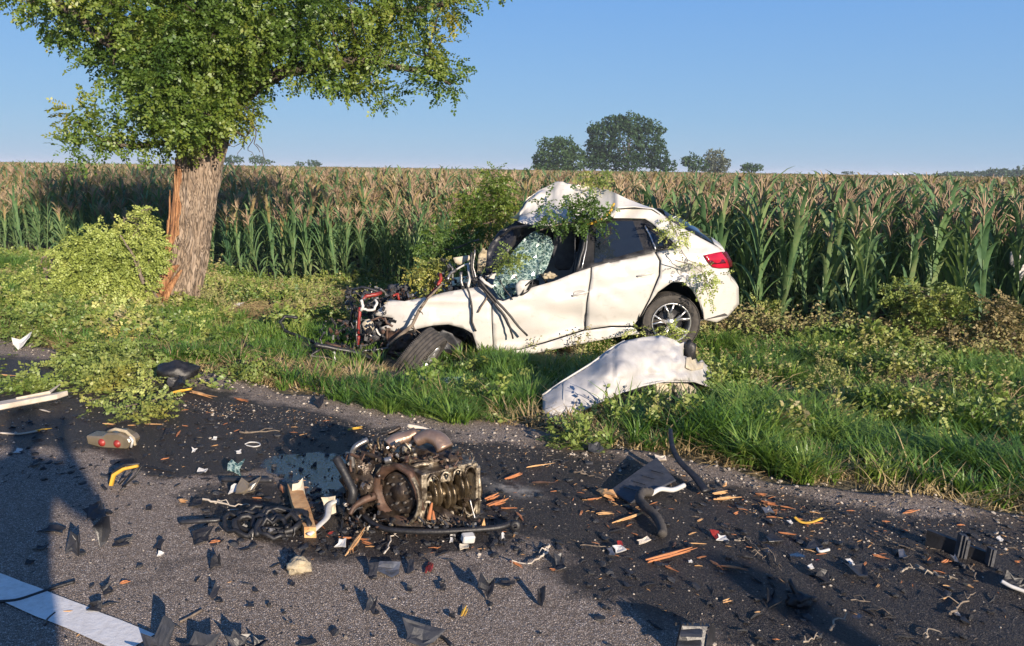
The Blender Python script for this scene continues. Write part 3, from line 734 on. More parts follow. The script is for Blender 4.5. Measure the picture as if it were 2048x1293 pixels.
for i in range(16):
    y0 = random.uniform(330, 470); y1 = y0+random.uniform(40, 120); q0 = -random.uniform(.35, .93); P = []
    for t in (0, .4, .8, 1):
        py = y0+(y1-y0)*t; x, w_ = trunk_at(py); a = math.acos(q0); rad = w_*pix*.84*(1.11+.10*(t == 0)+.02*random.random()); P.append(at(x, py, TD+.35)+Vector((math.cos(a)*rad, -math.sin(a)*rad, 0)))
    b = MB(); b.tube(P, [.003, .012, .014, .006], 5); b.build('splinter', M['torn'], tree)
# splinter leaning off the foot
b = MB(); k0 = at(340, 540, TD-.02); k1 = at(318, 578, TD-.18); k2 = at(304, 610, TD-.32); k3 = at(292, 634, TD-.36)
b.tube([k0+Vector((.12, 0, .06)), k0, k1, k2, k3], [.03, .13, .17, .13, .04], 9, flat=.5)
b.tube([k0+Vector((.16, -.02, 0)), k1+Vector((.13, 0, 0)), k2+Vector((.15, 0, 0))], [.03, .08, .05], 7, flat=.5)
b.build('splinter', M['torn'], tree, True)['label'] = 'long orange splinter torn away at the foot'
# limbs
LB = MB(); top = at(418, 235, TD+.35); SEG = []
def limb(pts, r0, r1):
    P = []
    for (x, y, d) in pts: P.append(at(x, y, TD+.35+d))
    Q = []; n = len(P)
    for i in range(n-1):
        for u in (0, .33, .66): Q.append(P[i].lerp(P[i+1], u)+Vector((random.uniform(-.03, .03),)*3)*(0 if i == 0 and u == 0 else 1))
    Q.append(P[-1]); m_ = len(Q)
    LB.tube(Q, [r0+(r1-r0)*i/(m_-1) for i in range(m_)], 8, cap=False); SEG.extend(Q)
limb([(412, 240, 0), (395, 170, .0), (375, 90, .2), (350, -20, .4), (330, -260, .5)], .21, .05)
limb([(425, 240, 0), (450, 170, -.1), (468, 80, -.2), (478, -20, -.2), (520, -300, -.3)], .20, .05)
limb([(405, 245, 0), (340, 190, -.3), (270, 120, -.5), (190, 60, -.7), (80, -10, -.8)], .14, .03)
limb([(432, 235, 0), (500, 180, -.2), (570, 140, -.2), (660, 130, -.3), (730, 120, -.3), (800, 135, -.3), (870, 150, -.4), (900, 170, -.4)], .12, .015)
limb([(436, 225, 0), (520, 120, .2), (620, 60, .3), (740, 30, .3), (860, 15, .3), (930, 0, .3)], .12, .02)
limb([(440, 215, .1), (560, 60, .5), (700, -60, .7), (840, -160, .8)], .11, .03)
limb([(400, 250, 0), (330, 150, .5), (220, 10, 1), (130, -120, 1.2)], .12, .03)
limb([(398, 280, -.2), (340, 285, -.4), (290, 292, -.5), (225, 285, -.6), (190, 265, -.6), (150, 245, -.6)], .045, .008)
limb([(290, 292, -.5), (265, 300, -.5), (246, 318, -.5)], .015, .006)
limb([(505, 190, -.2), (502, 240, -.3), (508, 275, -.3), (520, 305, -.3)], .014, .004)
limb([(504, 250, -.3), (490, 285, -.35), (476, 312, -.35)], .007, .003); limb([(508, 275, -.3), (498, 300, -.2), (512, 318, -.2)], .006, .003); limb([(500, 262, -.3), (478, 290, -.3), (460, 292, -.3)], .006, .003)
limb([(512, 288, -.3), (540, 330, -.3), (556, 352, -.3)], .005, .002)
limb([(730, 125, -.3), (760, 160, -.4), (770, 195, -.4)], .012, .005)
LB.build('limbs', M['bark'], tree, True)
# foliage blobs (px,py,r,depth)
bl = []
rt_ = random.Random(5)
def cover(poly, step, r0, r1, d0, d1):
    xs = [p[0] for p in poly]; ys = [p[1] for p in poly]; y = min(ys)
    while y < max(ys):
        x = min(xs)
        while x < max(xs):
            qx, qy = x+rt_.uniform(-.4, .4)*step, y+rt_.uniform(-.4, .4)*step
            if pip(np.array([qx]), np.array([qy]), poly)[0]: bl.append((qx, qy, rt_.uniform(r0, r1), rt_.uniform(d0, d1)))
            x += step
        y += step
main = [(80, -60), (95, 20), (150, 75), (190, 115), (235, 150), (262, 200), (250, 222), (310, 262), (350, 278), (420, 240), (455, 230), (500, 200), (515, 165), (560, 130), (640, 128), (700, 150), (745, 110), (770, 90), (850, 110), (880, 60), (905, 0), (900, -60)]
cover(main, 50, 30, 44, -1.1, .1); cover(main, 74, 36, 50, .2, 1.3); bl = [q for q in bl if not (q[0] > 480 or q[0] < 240 or q[1] < 60) or rt_.random() > .14]
inner = [(250, 0), (260, 160), (330, 265), (440, 225), (520, 90), (520, 0)]
cover(inner, 44, 34, 48, -1.2, -.3)
for q in [(705, 160, 24, -.3), (740, 168, 22, -.4), (765, 190, 18, -.4), (770, 198, 12, -.4), (850, 150, 28, -.4), (875, 165, 24, -.4), (905, 165, 20, -.4), (905, 140, 18, -.4), (600, 150, 22, -.2), (632, 145, 24, -.2), (680, 150, 18, -.2), (915, 20, 20, .2), (860, 85, 26, 0),
          (165, 232, 26, -.6), (150, 222, 18, -.6), (185, 215, 10, -.6), (175, 262, 22, -.6), (200, 280, 22, -.6), (160, 292, 24, -.6), (140, 300, 14, -.6), (215, 275, 14, -.6), (262, 262, 26, -.5), (250, 280, 18, -.5), (290, 272, 22, -.5), (315, 285, 16, -.4), (345, 280, 24, -.5), (352, 262, 26, -.5),
          (300, 225, 26, -.8), (75, 10, 30, -.6), (45, 0, 16, -.6), (110, 28, 24, -.6), (40, -20, 20, -.6), (130, 60, 18, -.5), (505, 185, 18, -.4), (490, 215, 18, -.4), (460, 240, 22, -.4), (400, 275, 18, -.5), (372, 285, 18, -.5), (430, 262, 18, -.4)]: bl.append(q)
top_p = [(0, -90), (-40, -300), (120, -520), (420, -620), (720, -520), (930, -320), (950, -80)]
cover(top_p, 105, 75, 105, -1.6, 2.2); cover(top_p, 120, 75, 105, -.6, 3.0)
rnd = np.random.RandomState(4); PP = []; DD = []
for (x, y, r_, d) in bl:
    c = np.array(at(x, y, TD+.35+d)); big = y < -70
    n = int((.115 if big else .26)*r_*r_*.12) if big else int(r_*r_*.032)+6
    if big: n = int(r_*r_*.0055)+8
    dv = rnd.normal(size=(n, 3)); dv /= np.linalg.norm(dv, axis=1)[:, None]; rad = r_*pix*rnd.uniform(.25, 1.0, n)**.5
    PP.append(c+dv*rad[:, None]*np.array([1, 1, .8])); DD.append(dv+rnd.normal(size=(n, 3))*.5+np.array([0, -.1, -.05]))
PP = np.concatenate(PP); DD = np.concatenate(DD)
V, F = leaves_mesh(PP, DD, 1.0, rnd)
cr = np_mesh('crown', V-np.array(tb), F, M['rob']); cr.parent = tree
# twigs inside the crown
T = MB(); segs = np.array([tuple(q) for q in SEG])
for (x, y, r_, d) in bl:
    c = at(x, y, TD+.35+d); j = int(np.argmin(((segs-np.array(c))**2).sum(1))); s0 = Vector(segs[j])
    if (c-s0).length < .1 or (y > 200 and x < 240): continue
    mid = s0.lerp(c, .5)+Vector((rt_.uniform(-.08, .08), rt_.uniform(-.08, .08), rt_.uniform(.0, .12)))
    T.tube([s0, mid, c], [.016, .011, .005], 4, cap=False)
    for _ in range(2):
        e_ = c+Vector((rt_.uniform(-1, 1), rt_.uniform(-1, 1), rt_.uniform(-.8, .6)))*r_*pix; T.tube([mid.lerp(c, .6), e_], [.006, .002], 3, cap=False)
T.build('twigs', M['bark'], tree)['kind'] = 'stuff'

# ================================================================== GRASS AND WEEDS
def tuft(rs, n, h0, h1, spread, lean, w=.0045):
    V = []; F = []
    for _ in range(n):
        a = rs.uniform(0, 6.28); r_ = rs.uniform(0, spread); p = Vector((math.cos(a)*r_, math.sin(a)*r_, -.02)); d = a+rs.uniform(-.8, .8)
        h = rs.uniform(h0, h1); l_ = rs.uniform(.3, 1)*lean*h; ww = w*rs.uniform(.7, 1.3); q = Vector((-math.sin(d), math.cos(d), 0)); o_ = Vector((math.cos(d), math.sin(d), 0)); b = len(V)
        for t, wf in ((0, 1), (.4, .95), (.75, .65), (1, .08)):
            c = p+Vector((0, 0, h*(t-.28*t*t*lean)))+o_*l_*t*t
            V += [c-q*ww*wf, c+q*ww*wf]
        F += [(b, b+1, b+3, b+2), (b+2, b+3, b+5, b+4), (b+4, b+5, b+7, b+6)]
    return V, F, [0]*len(F)
def herb(rs, h, n, ls, stems=5):
    V = []; F = []; MI = []
    for s_ in range(stems):
        a = rs.uniform(0, 6.28); tip = Vector((math.cos(a)*h*rs.uniform(.1, .5), math.sin(a)*h*rs.uniform(.1, .5), h*rs.uniform(.6, 1)))
        b = len(V); q = Vector((.003, .002, 0)); V += [-q, q, tip+q*.3, tip-q*.3]; F.append((b, b+1, b+2, b+3)); MI.append(1)
        for k in range(n):
            p = tip*rs.uniform(.2, 1.0); d = Vector((rs.uniform(-1, 1), rs.uniform(-1, 1), rs.uniform(-.3, .7))).normalized()
            nn_ = d.cross(Vector((rs.uniform(-1, 1), rs.uniform(-1, 1), rs.uniform(-.3, .3)))).normalized(); L = ls*rs.uniform(.6, 1.2); b = len(V)
            V += [p, p+d*L*.5+nn_*L*.28, p+d*L, p+d*L*.5-nn_*L*.28]; F.append((b, b+1, b+2, b+3)); MI.append(0)
    return V, F, MI
M['grass'] = leafm('grass_blade', [(.05, .125, .02), (.105, .215, .032), (.17, .29, .045), (.30, .36, .08)], .42, .45, .06, big=.8)
M['drygrass'] = leafm('dry_grass', [(.22, .15, .08), (.36, .27, .14), (.46, .37, .2)], .2, .6, .02)
M['weed'] = leafm('weed_leaf', [(.06, .12, .024), (.12, .20, .036), (.21, .28, .06), (.33, .34, .10), (.36, .30, .16)], .35, .5, .04, big=1.1)
rs = random.Random(21)
def spots(poly_px, n, seed, jitter=0):
    """random ground points inside a photo-pixel polygon (mapped to the terrain), even density on the ground"""
    rnd = np.random.RandomState(seed); w3 = [GT(*p) for p in poly_px]; pl = [(p.x, p.y) for p in w3]
    x0, x1 = min(p[0] for p in pl), max(p[0] for p in pl); y0, y1 = min(p[1] for p in pl), max(p[1] for p in pl); out = np.zeros((0, 2))
    while len(out) < n:
        q = np.stack([rnd.uniform(x0, x1, 4000), rnd.uniform(y0, y1, 4000)], -1); q = q[pip(q[:, 0], q[:, 1], pl)]; out = np.concatenate([out, q])
    out = out[:n]; s_, a_ = sa(out[:, 0], out[:, 1]); return np.stack([out[:, 0], out[:, 1], hgt(s_, a_)], -1)
def band(n, s0, s1, seed, a0=-22, a1=10):
    rnd = np.random.RandomState(seed); s_ = rnd.uniform(s0, s1, n); a_ = rnd.uniform(a0, a1, n); x, y = xy(s_, a_)
    P = np.stack([x, y, hgt(s_, a_)], -1); px, py, d = proj_np(P); k = (px > -350) & (px < 2900) & (py < 1700) & (d > .5); return P[k]
def rndrot(n, t=.12): return np.stack([np.random.uniform(-t, t, n), np.random.uniform(-t, t, n), np.random.uniform(0, 6.28, n)], -1)
def keepout(P, polys, p=1.0):
    px, py, _ = proj_np(P); k = np.ones(len(P), bool)
    for q in polys: k &= ~(pip(px, py, q) & (np.random.rand(len(P)) < p))
    return P[k]
BARE = [[(-200, 700), (0, 700), (60, 700), (200, 745), (330, 760), (420, 775), (560, 790), (620, 850), (300, 850), (-200, 800)]]
THIN = [[(420, 600), (560, 560), (720, 540), (720, 640), (560, 680), (430, 670)], [(1480, 800), (1650, 780), (1780, 800), (1700, 860), (1500, 840)], [(1760, 770), (1900, 780), (1880, 840), (1760, 830)], [(1930, 900), (2080, 900), (2080, 960), (1930, 960)]]
def noisy(P, fr, seed):
    r_ = np.random.RandomState(seed).rand(4)*6; return np.sin(P[:, 0]*fr+r_[0]+np.sin(P[:, 1]*fr*.8+r_[1]))*np.sin(P[:, 1]*fr*1.1+r_[2]+np.sin(P[:, 0]*fr*.7+r_[3]))
gp = [tuft(rs, 34, .08, .20, .06, .7) for _ in range(5)]+[tuft(rs, 40, .16, .34, .06, 1.0, .0055) for _ in range(5)]
def edge_s(P): s_, a_ = sa(P[:, 0], P[:, 1]); return s_-road_edge(a_)
P = band(30000, 4.45, 11.3, 31); P = keepout(P, BARE); P = keepout(P, THIN, .7)
es = edge_s(P); P = P[(es > .12+.13*noisy(P, 2.3, 3)) & ((es > .5) | (np.random.rand(len(P)) < .6))]
P = P[(noisy(P, 1.9, 5) > -.55) & (noisy(P, 4.3, 6) > -.7)]; P = keepout(P, [[(600, 690), (970, 700), (970, 780), (600, 780)], [(1080, 790), (1200, 790), (1440, 760), (1440, 850), (1180, 870), (1080, 880)], [(560, 680), (800, 690), (820, 770), (560, 765)]], .8)
n = len(P); scatter('short_grass', gp[:5], P, rndrot(n), np.random.uniform(.7, 1.35, n), np.random.randint(0, 5, n), [M['grass']], 'short green grass covering the verge', cat='grass')
TALL = [[(560, 770), (640, 735), (1060, 740), (1080, 850), (930, 850), (700, 815), (580, 800)], [(1130, 840), (1440, 800), (1700, 860), (2100, 900), (2100, 1010), (1850, 985), (1600, 960), (1400, 905), (1180, 890)],
        [(300, 700), (620, 690), (640, 750), (330, 745)], [(1380, 700), (2100, 740), (2100, 900), (1500, 840)], [(-100, 530), (140, 540), (120, 620), (-100, 680)]]
Pt = np.concatenate([spots(q, m, 40+i) for i, (q, m) in enumerate(zip(TALL, (850, 1100, 200, 1500, 900)))])
Pt = keepout(Pt, THIN+[[(560, 660), (970, 690), (970, 800), (560, 800)], [(1075, 800), (1440, 740), (1480, 880), (1180, 910), (1060, 890)], [(640, 690), (960, 700), (960, 775), (640, 790)]], .92); Pt = Pt[(noisy(Pt, 3.2, 8) > -.45)]; n = len(Pt); qx, qy, _ = proj_np(Pt); low = np.where((qx > 280) & (qx < 1080) & (qy > 690), .62, 1.0)
scatter('long_grass', gp[5:], Pt, rndrot(n, .2), low*np.random.uniform(.6, 1.2, n)*np.clip(.55+.8*(noisy(Pt, 2.6, 9)+.5), .5, 1.15), np.random.randint(0, 5, n), [M['grass']], 'long arching grass clumps on the verge', cat='grass')
# dry grass at the road edge and round the trunk
dp = [tuft(rs, 26, .05, .16, .09, 1.6, .003) for _ in range(4)]
Pd = np.concatenate([band(4500, 4.4, 5.1, 51), *[spots(q, 330, 60+i) for i, q in enumerate(THIN)], spots([(430, 600), (720, 560), (720, 650), (440, 670)], 700, 70)]); Pq = band(9000, 4.6, 10.5, 55); Pq = Pq[noisy(Pq, 2.3, 77) > .45]; Pd = np.concatenate([Pd, Pq]); Pd = keepout(Pd, BARE[:1], .8)
n = len(Pd); scatter('dry_grass', dp, Pd, rndrot(n, .5), np.random.uniform(.6, 1.3, n), np.random.randint(0, 4, n), [M['drygrass']], 'matted dry straw among the green grass', cat='dry grass')
# weeds between the grass and the maize
wp = [herb(rs, rs.uniform(.25, .5), 26, rs.uniform(.05, .085)) for _ in range(5)]
Pw = band(7000, 9.6, 11.6, 81); Pw2 = band(6000, 4.7, 9.6, 82); Pw2 = keepout(Pw2, BARE+[[(600, 660), (1300, 660), (1300, 700), (1080, 790), (600, 800)]]); Pw2 = Pw2[noisy(Pw2, 1.5, 12) > .12]
sw = np.concatenate([np.random.uniform(.5, 1.0, len(Pw))*.75+.4*np.clip(noisy(Pw, 1.1, 30), 0, 1), np.random.uniform(.3, .85, len(Pw2))]); Pw = np.concatenate([Pw, Pw2]); n = len(Pw)
scatter('weeds', wp, Pw, rndrot(n, .2), sw, np.random.randint(0, 5, n), [M['weed'], M['twig']], 'leafy green weeds along the foot of the maize and in the verge', cat='weeds')

bp = [herb(rs, rs.uniform(.3, .6), 22, rs.uniform(.03, .06), 7) for _ in range(4)]
Pb = band(650, 9.9, 11.0, 95, -3, 8); Pb = np.concatenate([Pb, band(900, 7, 10, 96, -14, 8)]); n = len(Pb)
M['deadleaf'] = leafm('dead_leaf', [(.16, .13, .06), (.30, .24, .12), (.27, .30, .10), (.38, .36, .16)], .25, .6, .02)
scatter('withered_weeds', bp, Pb, rndrot(n, .3), np.random.uniform(.5, 1.15, n)*np.where(Pb[:, 1]*NY+Pb[:, 0]*NX < 9.9, .6, 1), np.random.randint(0, 4, n), [M['deadleaf'], M['twig']], 'withered brown weeds among the green ones at the foot of the maize', cat='weeds')
# ================================================================== THE WRECKED CAR
C0 = at(955, 712, 7.85); CD = Vector((math.cos(R(4)), math.sin(R(4)), 0)); CM = Vector((-CD.y, CD.x, 0))
def plane_pt(P0, nrm, px, py, v=0.0):
    d = ray(px, py); t = ((P0+nrm*v)-CAM).dot(nrm)/d.dot(nrm); return CAM+d*t
def CP(px, py, v=0.0): return plane_pt(C0, CM, px, py, v)
CPIX = 7.9/FPX
def ip(x, xs, ys): return float(np.interp(x, xs, ys))
def gs(px, py, cx, cy, sx, sy): return math.exp(-((px-cx)/sx)**2-((py-cy)/sy)**2)
def vside(px, py):
    belt = ip(px, [740, 985, 1183, 1309, 1449], [606, 590, 533, 505, 500]); sill = ip(px, [740, 955, 1280, 1480], [735, 712, 668, 622])
    t = (py-belt)/(sill-belt)
    if t < 0: v = .055+(belt-py)/85*.25
    else:
        v = .055*(1-math.sin(math.pi*min(1, .25+t*.72)))*1.3
        v += .012*math.exp(-((t-.30)/.035)**2)*(1 if px > 985 else .5)          # waist crease
        v += .020*math.exp(-((t-.82)/.07)**2)*(1 if 985 < px < 1290 else 0)      # hollow above the sill
    if px > 1390: v += ((px-1390)/86)**2*.24
    if px < 860: v += ((860-px)/110)**2*.12
    v += .075*gs(px, py, 1150, 640, 42, 26)-.03*gs(px, py, 1100, 600, 40, 14)+.03*gs(px, py, 1030, 660, 30, 20)+.02*gs(px, py, 1240, 640, 50, 16)
    v += .06*gs(px, py, 1375, 548, 26, 14)-.045*gs(px, py, 1360, 575, 22, 10)+.03*gs(px, py, 1400, 500, 14, 16)+.03*gs(px, py, 1340, 590, 12, 18)
    v += .035*gs(px, py, 870, 615, 50, 10)-.02*gs(px, py, 900, 600, 50, 6)
    v += .012*max(0, .18-abs(noise.noise(Vector((px*.016, py*.022, 31)))))/.18*(1 if t > 0 else .3)*(.6+.8*noise.noise(Vector((px*.01, py*.01, 5))))
    v += .006*noise.noise(Vector((px*.035, py*.05, 3)))+.003*noise.noise(Vector((px*.09, py*.11, 7)))
    return v
def panel(name, poly, pt, vf, mat, parent, step=7.0, thick=.006, smooth=True, **tags):
    """a sheet with a traced outline, curved by vf, with real thickness"""
    B = []; n = len(poly)
    for i in range(n):
        a, b_ = poly[i], poly[(i+1) % n]; L = math.hypot(b_[0]-a[0], b_[1]-a[1]); k = max(1, int(L/step))
        for j in range(k): B.append((a[0]+(b_[0]-a[0])*j/k, a[1]+(b_[1]-a[1])*j/k))
    xs = np.arange(min(p[0] for p in poly)+step*.5, max(p[0] for p in poly), step); ys = np.arange(min(p[1] for p in poly)+step*.5, max(p[1] for p in poly), step)
    GX, GY = np.meshgrid(xs, ys); ins = sdist(GX.ravel(), GY.ravel(), poly) > step*.45
    I = [(x, y) for x, y, q in zip(GX.ravel(), GY.ravel(), ins) if q]
    nb = len(B); pts = [Vector(p) for p in B+I]
    vo, eo, fo, *_ = delaunay_2d_cdt(pts, [(i, (i+1) % nb) for i in range(nb)], [], 1, 1e-4)
    V = [pt(p.x, p.y, vf(p.x, p.y)) for p in vo]
    o = mk(name, V, [tuple(f) for f in fo], mat, parent, smooth, **tags)
    s_ = o.modifiers.new('thickness', 'SOLIDIFY'); s_.thickness = thick; s_.offset = 0
    return o
cb = GT(1180, 700); cb.y = C0.y+.4
car = empty('wrecked_car', cb, 'white hatchback with its front torn off and roof crumpled, nose down in the grass', 'wrecked car')
PA = M['paint']; PB = M['black']
body = panel('front_wing', [(746, 631), (758, 619), (768, 611), (779, 600), (809, 603), (851, 595), (891, 585), (931, 578), (957, 575), (982, 594), (983, 640), (986, 706), (953, 714), (953, 691), (945, 667), (927, 657), (897, 649), (867, 651), (821, 661), (789, 667), (758, 657), (781, 648), (787, 636)], CP, vside, PA, car)
fd = panel('front_door', [(985, 597), (1006, 603), (1034, 592), (1065, 575), (1108, 563), (1150, 546), (1181, 536), (1180, 556), (1172, 606), (1168, 659), (1090, 684), (1040, 698), (988, 706), (985, 640)], CP, vside, PA, car)
rdn = panel('rear_door', [(1184, 535), (1230, 522), (1309, 505), (1318, 522), (1317, 550), (1298, 597), (1277, 637), (1267, 652), (1220, 652), (1171, 659), (1175, 606), (1183, 556)], CP, lambda x, y: vside(x, y)-.004, PA, car)
panel('side_sill', [(955, 706), (1040, 700), (1090, 687), (1169, 662), (1220, 655), (1268, 655), (1279, 668), (1254, 671), (1176, 685), (1084, 704), (1022, 716), (955, 714)], CP, lambda x, y: .035+.004*math.sin(x*.2), PA, car, step=5)
panel('rear_quarter', [(1312, 504), (1362, 495), (1352, 470), (1341, 452), (1331, 436), (1345, 445), (1371, 460), (1424, 489), (1449, 501), (1456, 536), (1461, 560), (1476, 575), (1477, 609), (1455, 634), (1433, 645), (1408, 640), (1399, 606), (1384, 580), (1366, 564), (1343, 565), (1316, 584), (1294, 613), (1281, 637), (1300, 600), (1320, 552), (1322, 522)], CP, vside, PA, car, step=6)
def extr(pts, pt, v0, v1, name, mat, parent, smooth=True, mid=0.0, nseg=8, thick=.006, far_in=.1):
    """a profile carried across the car from the near to the far side"""
    V = []; F = []; n = len(pts)
    for j in range(nseg+1):
        q = j/nseg
        for (x, y) in pts:
            p = CP(x, y, (v0(x, y) if callable(v0) else v0)); w_ = (v1-(v0(x, y) if callable(v0) else v0))
            V.append(p+CM*w_*q+Vector((0, 0, mid*math.sin(math.pi*q)))+CD*(mid*1.4*math.sin(math.pi*q) if x > 1300 else 0))
    for j in range(nseg):
        for i in range(n-1): F.append((j*n+i, j*n+i+1, (j+1)*n+i+1, (j+1)*n+i))
    o = mk(name, V, F, mat, parent, smooth); s_ = o.modifiers.new('t', 'SOLIDIFY'); s_.thickness = thick; return o
vr = lambda x, y: vside(x, y)+.004
extr([(1371, 458), (1398, 471), (1427, 487)], CP, vr, 1.45, 'rear_window', M['tglass'], car, mid=.07)
extr([(1331, 434), (1345, 443), (1369, 455)], CP, vr, 1.42, 'roof_spoiler', M['dgrey'], car, mid=.06)
extr([(1429, 488), (1449, 501), (1457, 536), (1463, 560), (1477, 575), (1478, 609), (1455, 634), (1433, 645)], CP, vr, 1.5, 'tailgate', PA, car, mid=.06)
extr([(760, 690), (955, 709), (1280, 664), (1300, 640), (1400, 640), (1455, 630)], CP, .08, 1.66, 'underbody', PB, car, False, nseg=2, thick=.01)
# far side of the shell, and a dark sheet across its windows
panel('far_side', [(840, 606), (985, 590), (1183, 533), (1309, 505), (1440, 500), (1450, 600), (1400, 636), (1370, 575), (1330, 575), (1290, 655), (1176, 680), (960, 700), (930, 665), (860, 660), (800, 650)], lambda x, y, v: CP(x, y, .06)+CM*(1.62-v), lambda x, y: vside(x, y)*.6, PA, car, step=14)
panel('dark_window_sheet', [(1010, 580), (1050, 460), (1200, 445), (1300, 445), (1366, 492), (1300, 508), (1183, 535)], lambda x, y, v: CP(x, y, .06)+CM*(1.5-v), lambda x, y: .1, PB, car, step=20)  # solid black sheet added so the window openings read dark
# roof: near edge, crumpled ridge, far edge
tx = [1036, 1040, 1053, 1078, 1115, 1152, 1190, 1217, 1257, 1288, 1310, 1332]; tyv = [441, 425, 402, 380, 363, 371, 376, 380, 399, 411, 418, 434]
bx = [1036, 1047, 1084, 1146, 1190, 1226, 1234, 1269, 1306, 1332]; by = [443, 447, 452, 449, 445, 434, 417, 414, 418, 436]
V = []; F = []; nc, nr = 66, 26
for i in range(nc+1):
    x = 1036+(1332-1036)*i/nc; yt = ip(x, tx, tyv); yb = ip(x, bx, by); cr_ = min(1, max(0, (1235-x)/60))
    near = CP(x, yb, .27); ridge = CP(x, yt, .27+.50*min(1, .25+cr_)); far = CP(x, yb, .27)+CM*1.12-Vector((0, 0, .02))
    for j in range(nr+1):
        t = j/nr
        if t < .5: p = near.lerp(ridge, math.sin(t*math.pi)**.9)
        else: p = ridge.lerp(far, 1-math.cos((t-.5)*math.pi))
        am = (.10*cr_+.004)*min(1, 4*t)*min(1, 4*(1-t))*(0.35 if abs(t-.5) < .06 else 1)
        q = Vector((x*.028, t*5, 1.0)); nz = noise.noise(q)+.5*abs(noise.noise(q*2.3))+.25*noise.noise(q*5)
        p = p+Vector((0, -1, .35))*am*nz
        V.append(p)
for i in range(nc):
    for j in range(nr): q = i*(nr+1)+j; F.append((q, q+nr+1, q+nr+2, q+1))
rf = mk('roof', V, F, PA, car, True); rf['label'] = 'crumpled white roof peeled up at the front'; s_ = rf.modifiers.new('t', 'SOLIDIFY'); s_.thickness = .006
panel('roof_rail', [(1226, 437), (1228, 416), (1269, 412), (1306, 417), (1331, 435), (1345, 458), (1362, 494), (1354, 492), (1330, 470), (1304, 447), (1290, 438), (1260, 437)], CP, lambda x, y: vside(x, y)-.012*math.sin((x+y)*.1), PA, car, step=5, thick=.012)
# windows
blk = lambda x, y: vside(x, y)+.010
panel('window_frame', [(1180, 452), (1190, 445), (1226, 439), (1290, 439), (1304, 449), (1330, 471), (1362, 493), (1340, 500), (1309, 505), (1184, 534), (1150, 546), (1156, 500), (1166, 456)], CP, blk, PB, car, step=9)
panel('rear_door_glass', [(1192, 457), (1228, 443), (1266, 443), (1287, 500), (1188, 528)], CP, lambda x, y: vside(x, y)+.002, M['tglass'], car, step=10, smooth=False)
panel('quarter_glass', [(1291, 455), (1336, 490), (1307, 497)], CP, lambda x, y: vside(x, y)+.001, M['tglass'], car, step=8, smooth=False)
def ctube(name, pts, r, mat, n=8, parent=None, flat=1.0, **kw):
    """pts: (px,py,v); radius in px"""
    b = MB(); P = [CP(x, y, v) for x, y, v in pts]; Q = [P[0]]
    for i in range(len(P)-1):
        for u in (.33, .66, 1): Q.append(P[i].lerp(P[i+1], u)+(Vector((random.uniform(-1, 1), random.uniform(-1, 1), random.uniform(-1, 1)))*.004 if u < 1 else Vector((0, 0, 0))))
    rr = r if not isinstance(r, tuple) else r
    rad = [((rr[0]+(rr[1]-rr[0])*i/(len(Q)-1)) if isinstance(rr, tuple) else rr)*CPIX for i in range(len(Q))]
    b.tube(Q, rad, n, flat=flat); return b.build(name, mat, parent or car, True, **kw)
ctube('window_trim', [(1290, 452, .2), (1303, 478, .14), (1311, 500, .06)], 1.6, M['alloy'], 6); ctube('window_trim', [(1286, 447, .22), (1318, 468, .17), (1345, 491, .1), (1312, 501, .06)], 2.2, PB, 6)
ctube('belt_trim', [(1060, 580, .05), (1108, 564, .04), (1183, 537, .03)], 2.4, PB, 6)
ctube('windscreen_pillar', [(1000, 474, .35), (1024, 456, .3), (1055, 452, .25), (1100, 455, .22), (1150, 455, .22), (1190, 448, .23)], 3.6, PB, 6)
ctube('centre_pillar', [(1171, 455, .23), (1166, 500, .14), (1153, 545, .07)], 7, M['dgrey'], 6, flat=.5); ctube('seat_belt', [(1177, 458, .21), (1172, 500, .12), (1163, 540, .05)], 1.3, M['alloy'], 5)
ctube('belt_strip', [(1150, 462, .3), (1150, 500, .25), (1146, 545, .2)], 3, M['grey'], 5, flat=.4)
# interior
b = MB(); b.blob(CP(1128, 500, .62), (.13, .09, .22), 3, .12, 3); b.blob(CP(1126, 464, .62), (.07, .06, .07), 4, .1, 2); b.build('front_seat', M['seat'], car, True)
b = MB(); b.blob(CP(1240, 520, .8), (.16, .5, .26), 5, .1, 3); b.build('rear_seat', M['seat'], car, True)
b = MB(); b.blob(CP(1040, 570, .8), (.22, .5, .14), 6, .3, 3); b.build('dashboard', M['dgrey'], car, True)
b = MB(); cst = CP(1082, 545, .55); Ms = Matrix.Rotation(R(60), 3, 'Y')@Matrix.Identity(3)
b.tube([cst+Ms@Vector((math.cos(a)*.17, math.sin(a)*.17, 0)) for a in np.linspace(0, 6.28, 25)], .013, 6); b.box(cst, (.3, .03, .02), Ms); b.build('steering_wheel', PB, car, True)
b = MB(); b.blob(CP(1096, 552, .02), (.055, .035, .03), 8, .5, 3); b.build('airbag_scrap', M['sponge'], car, True)
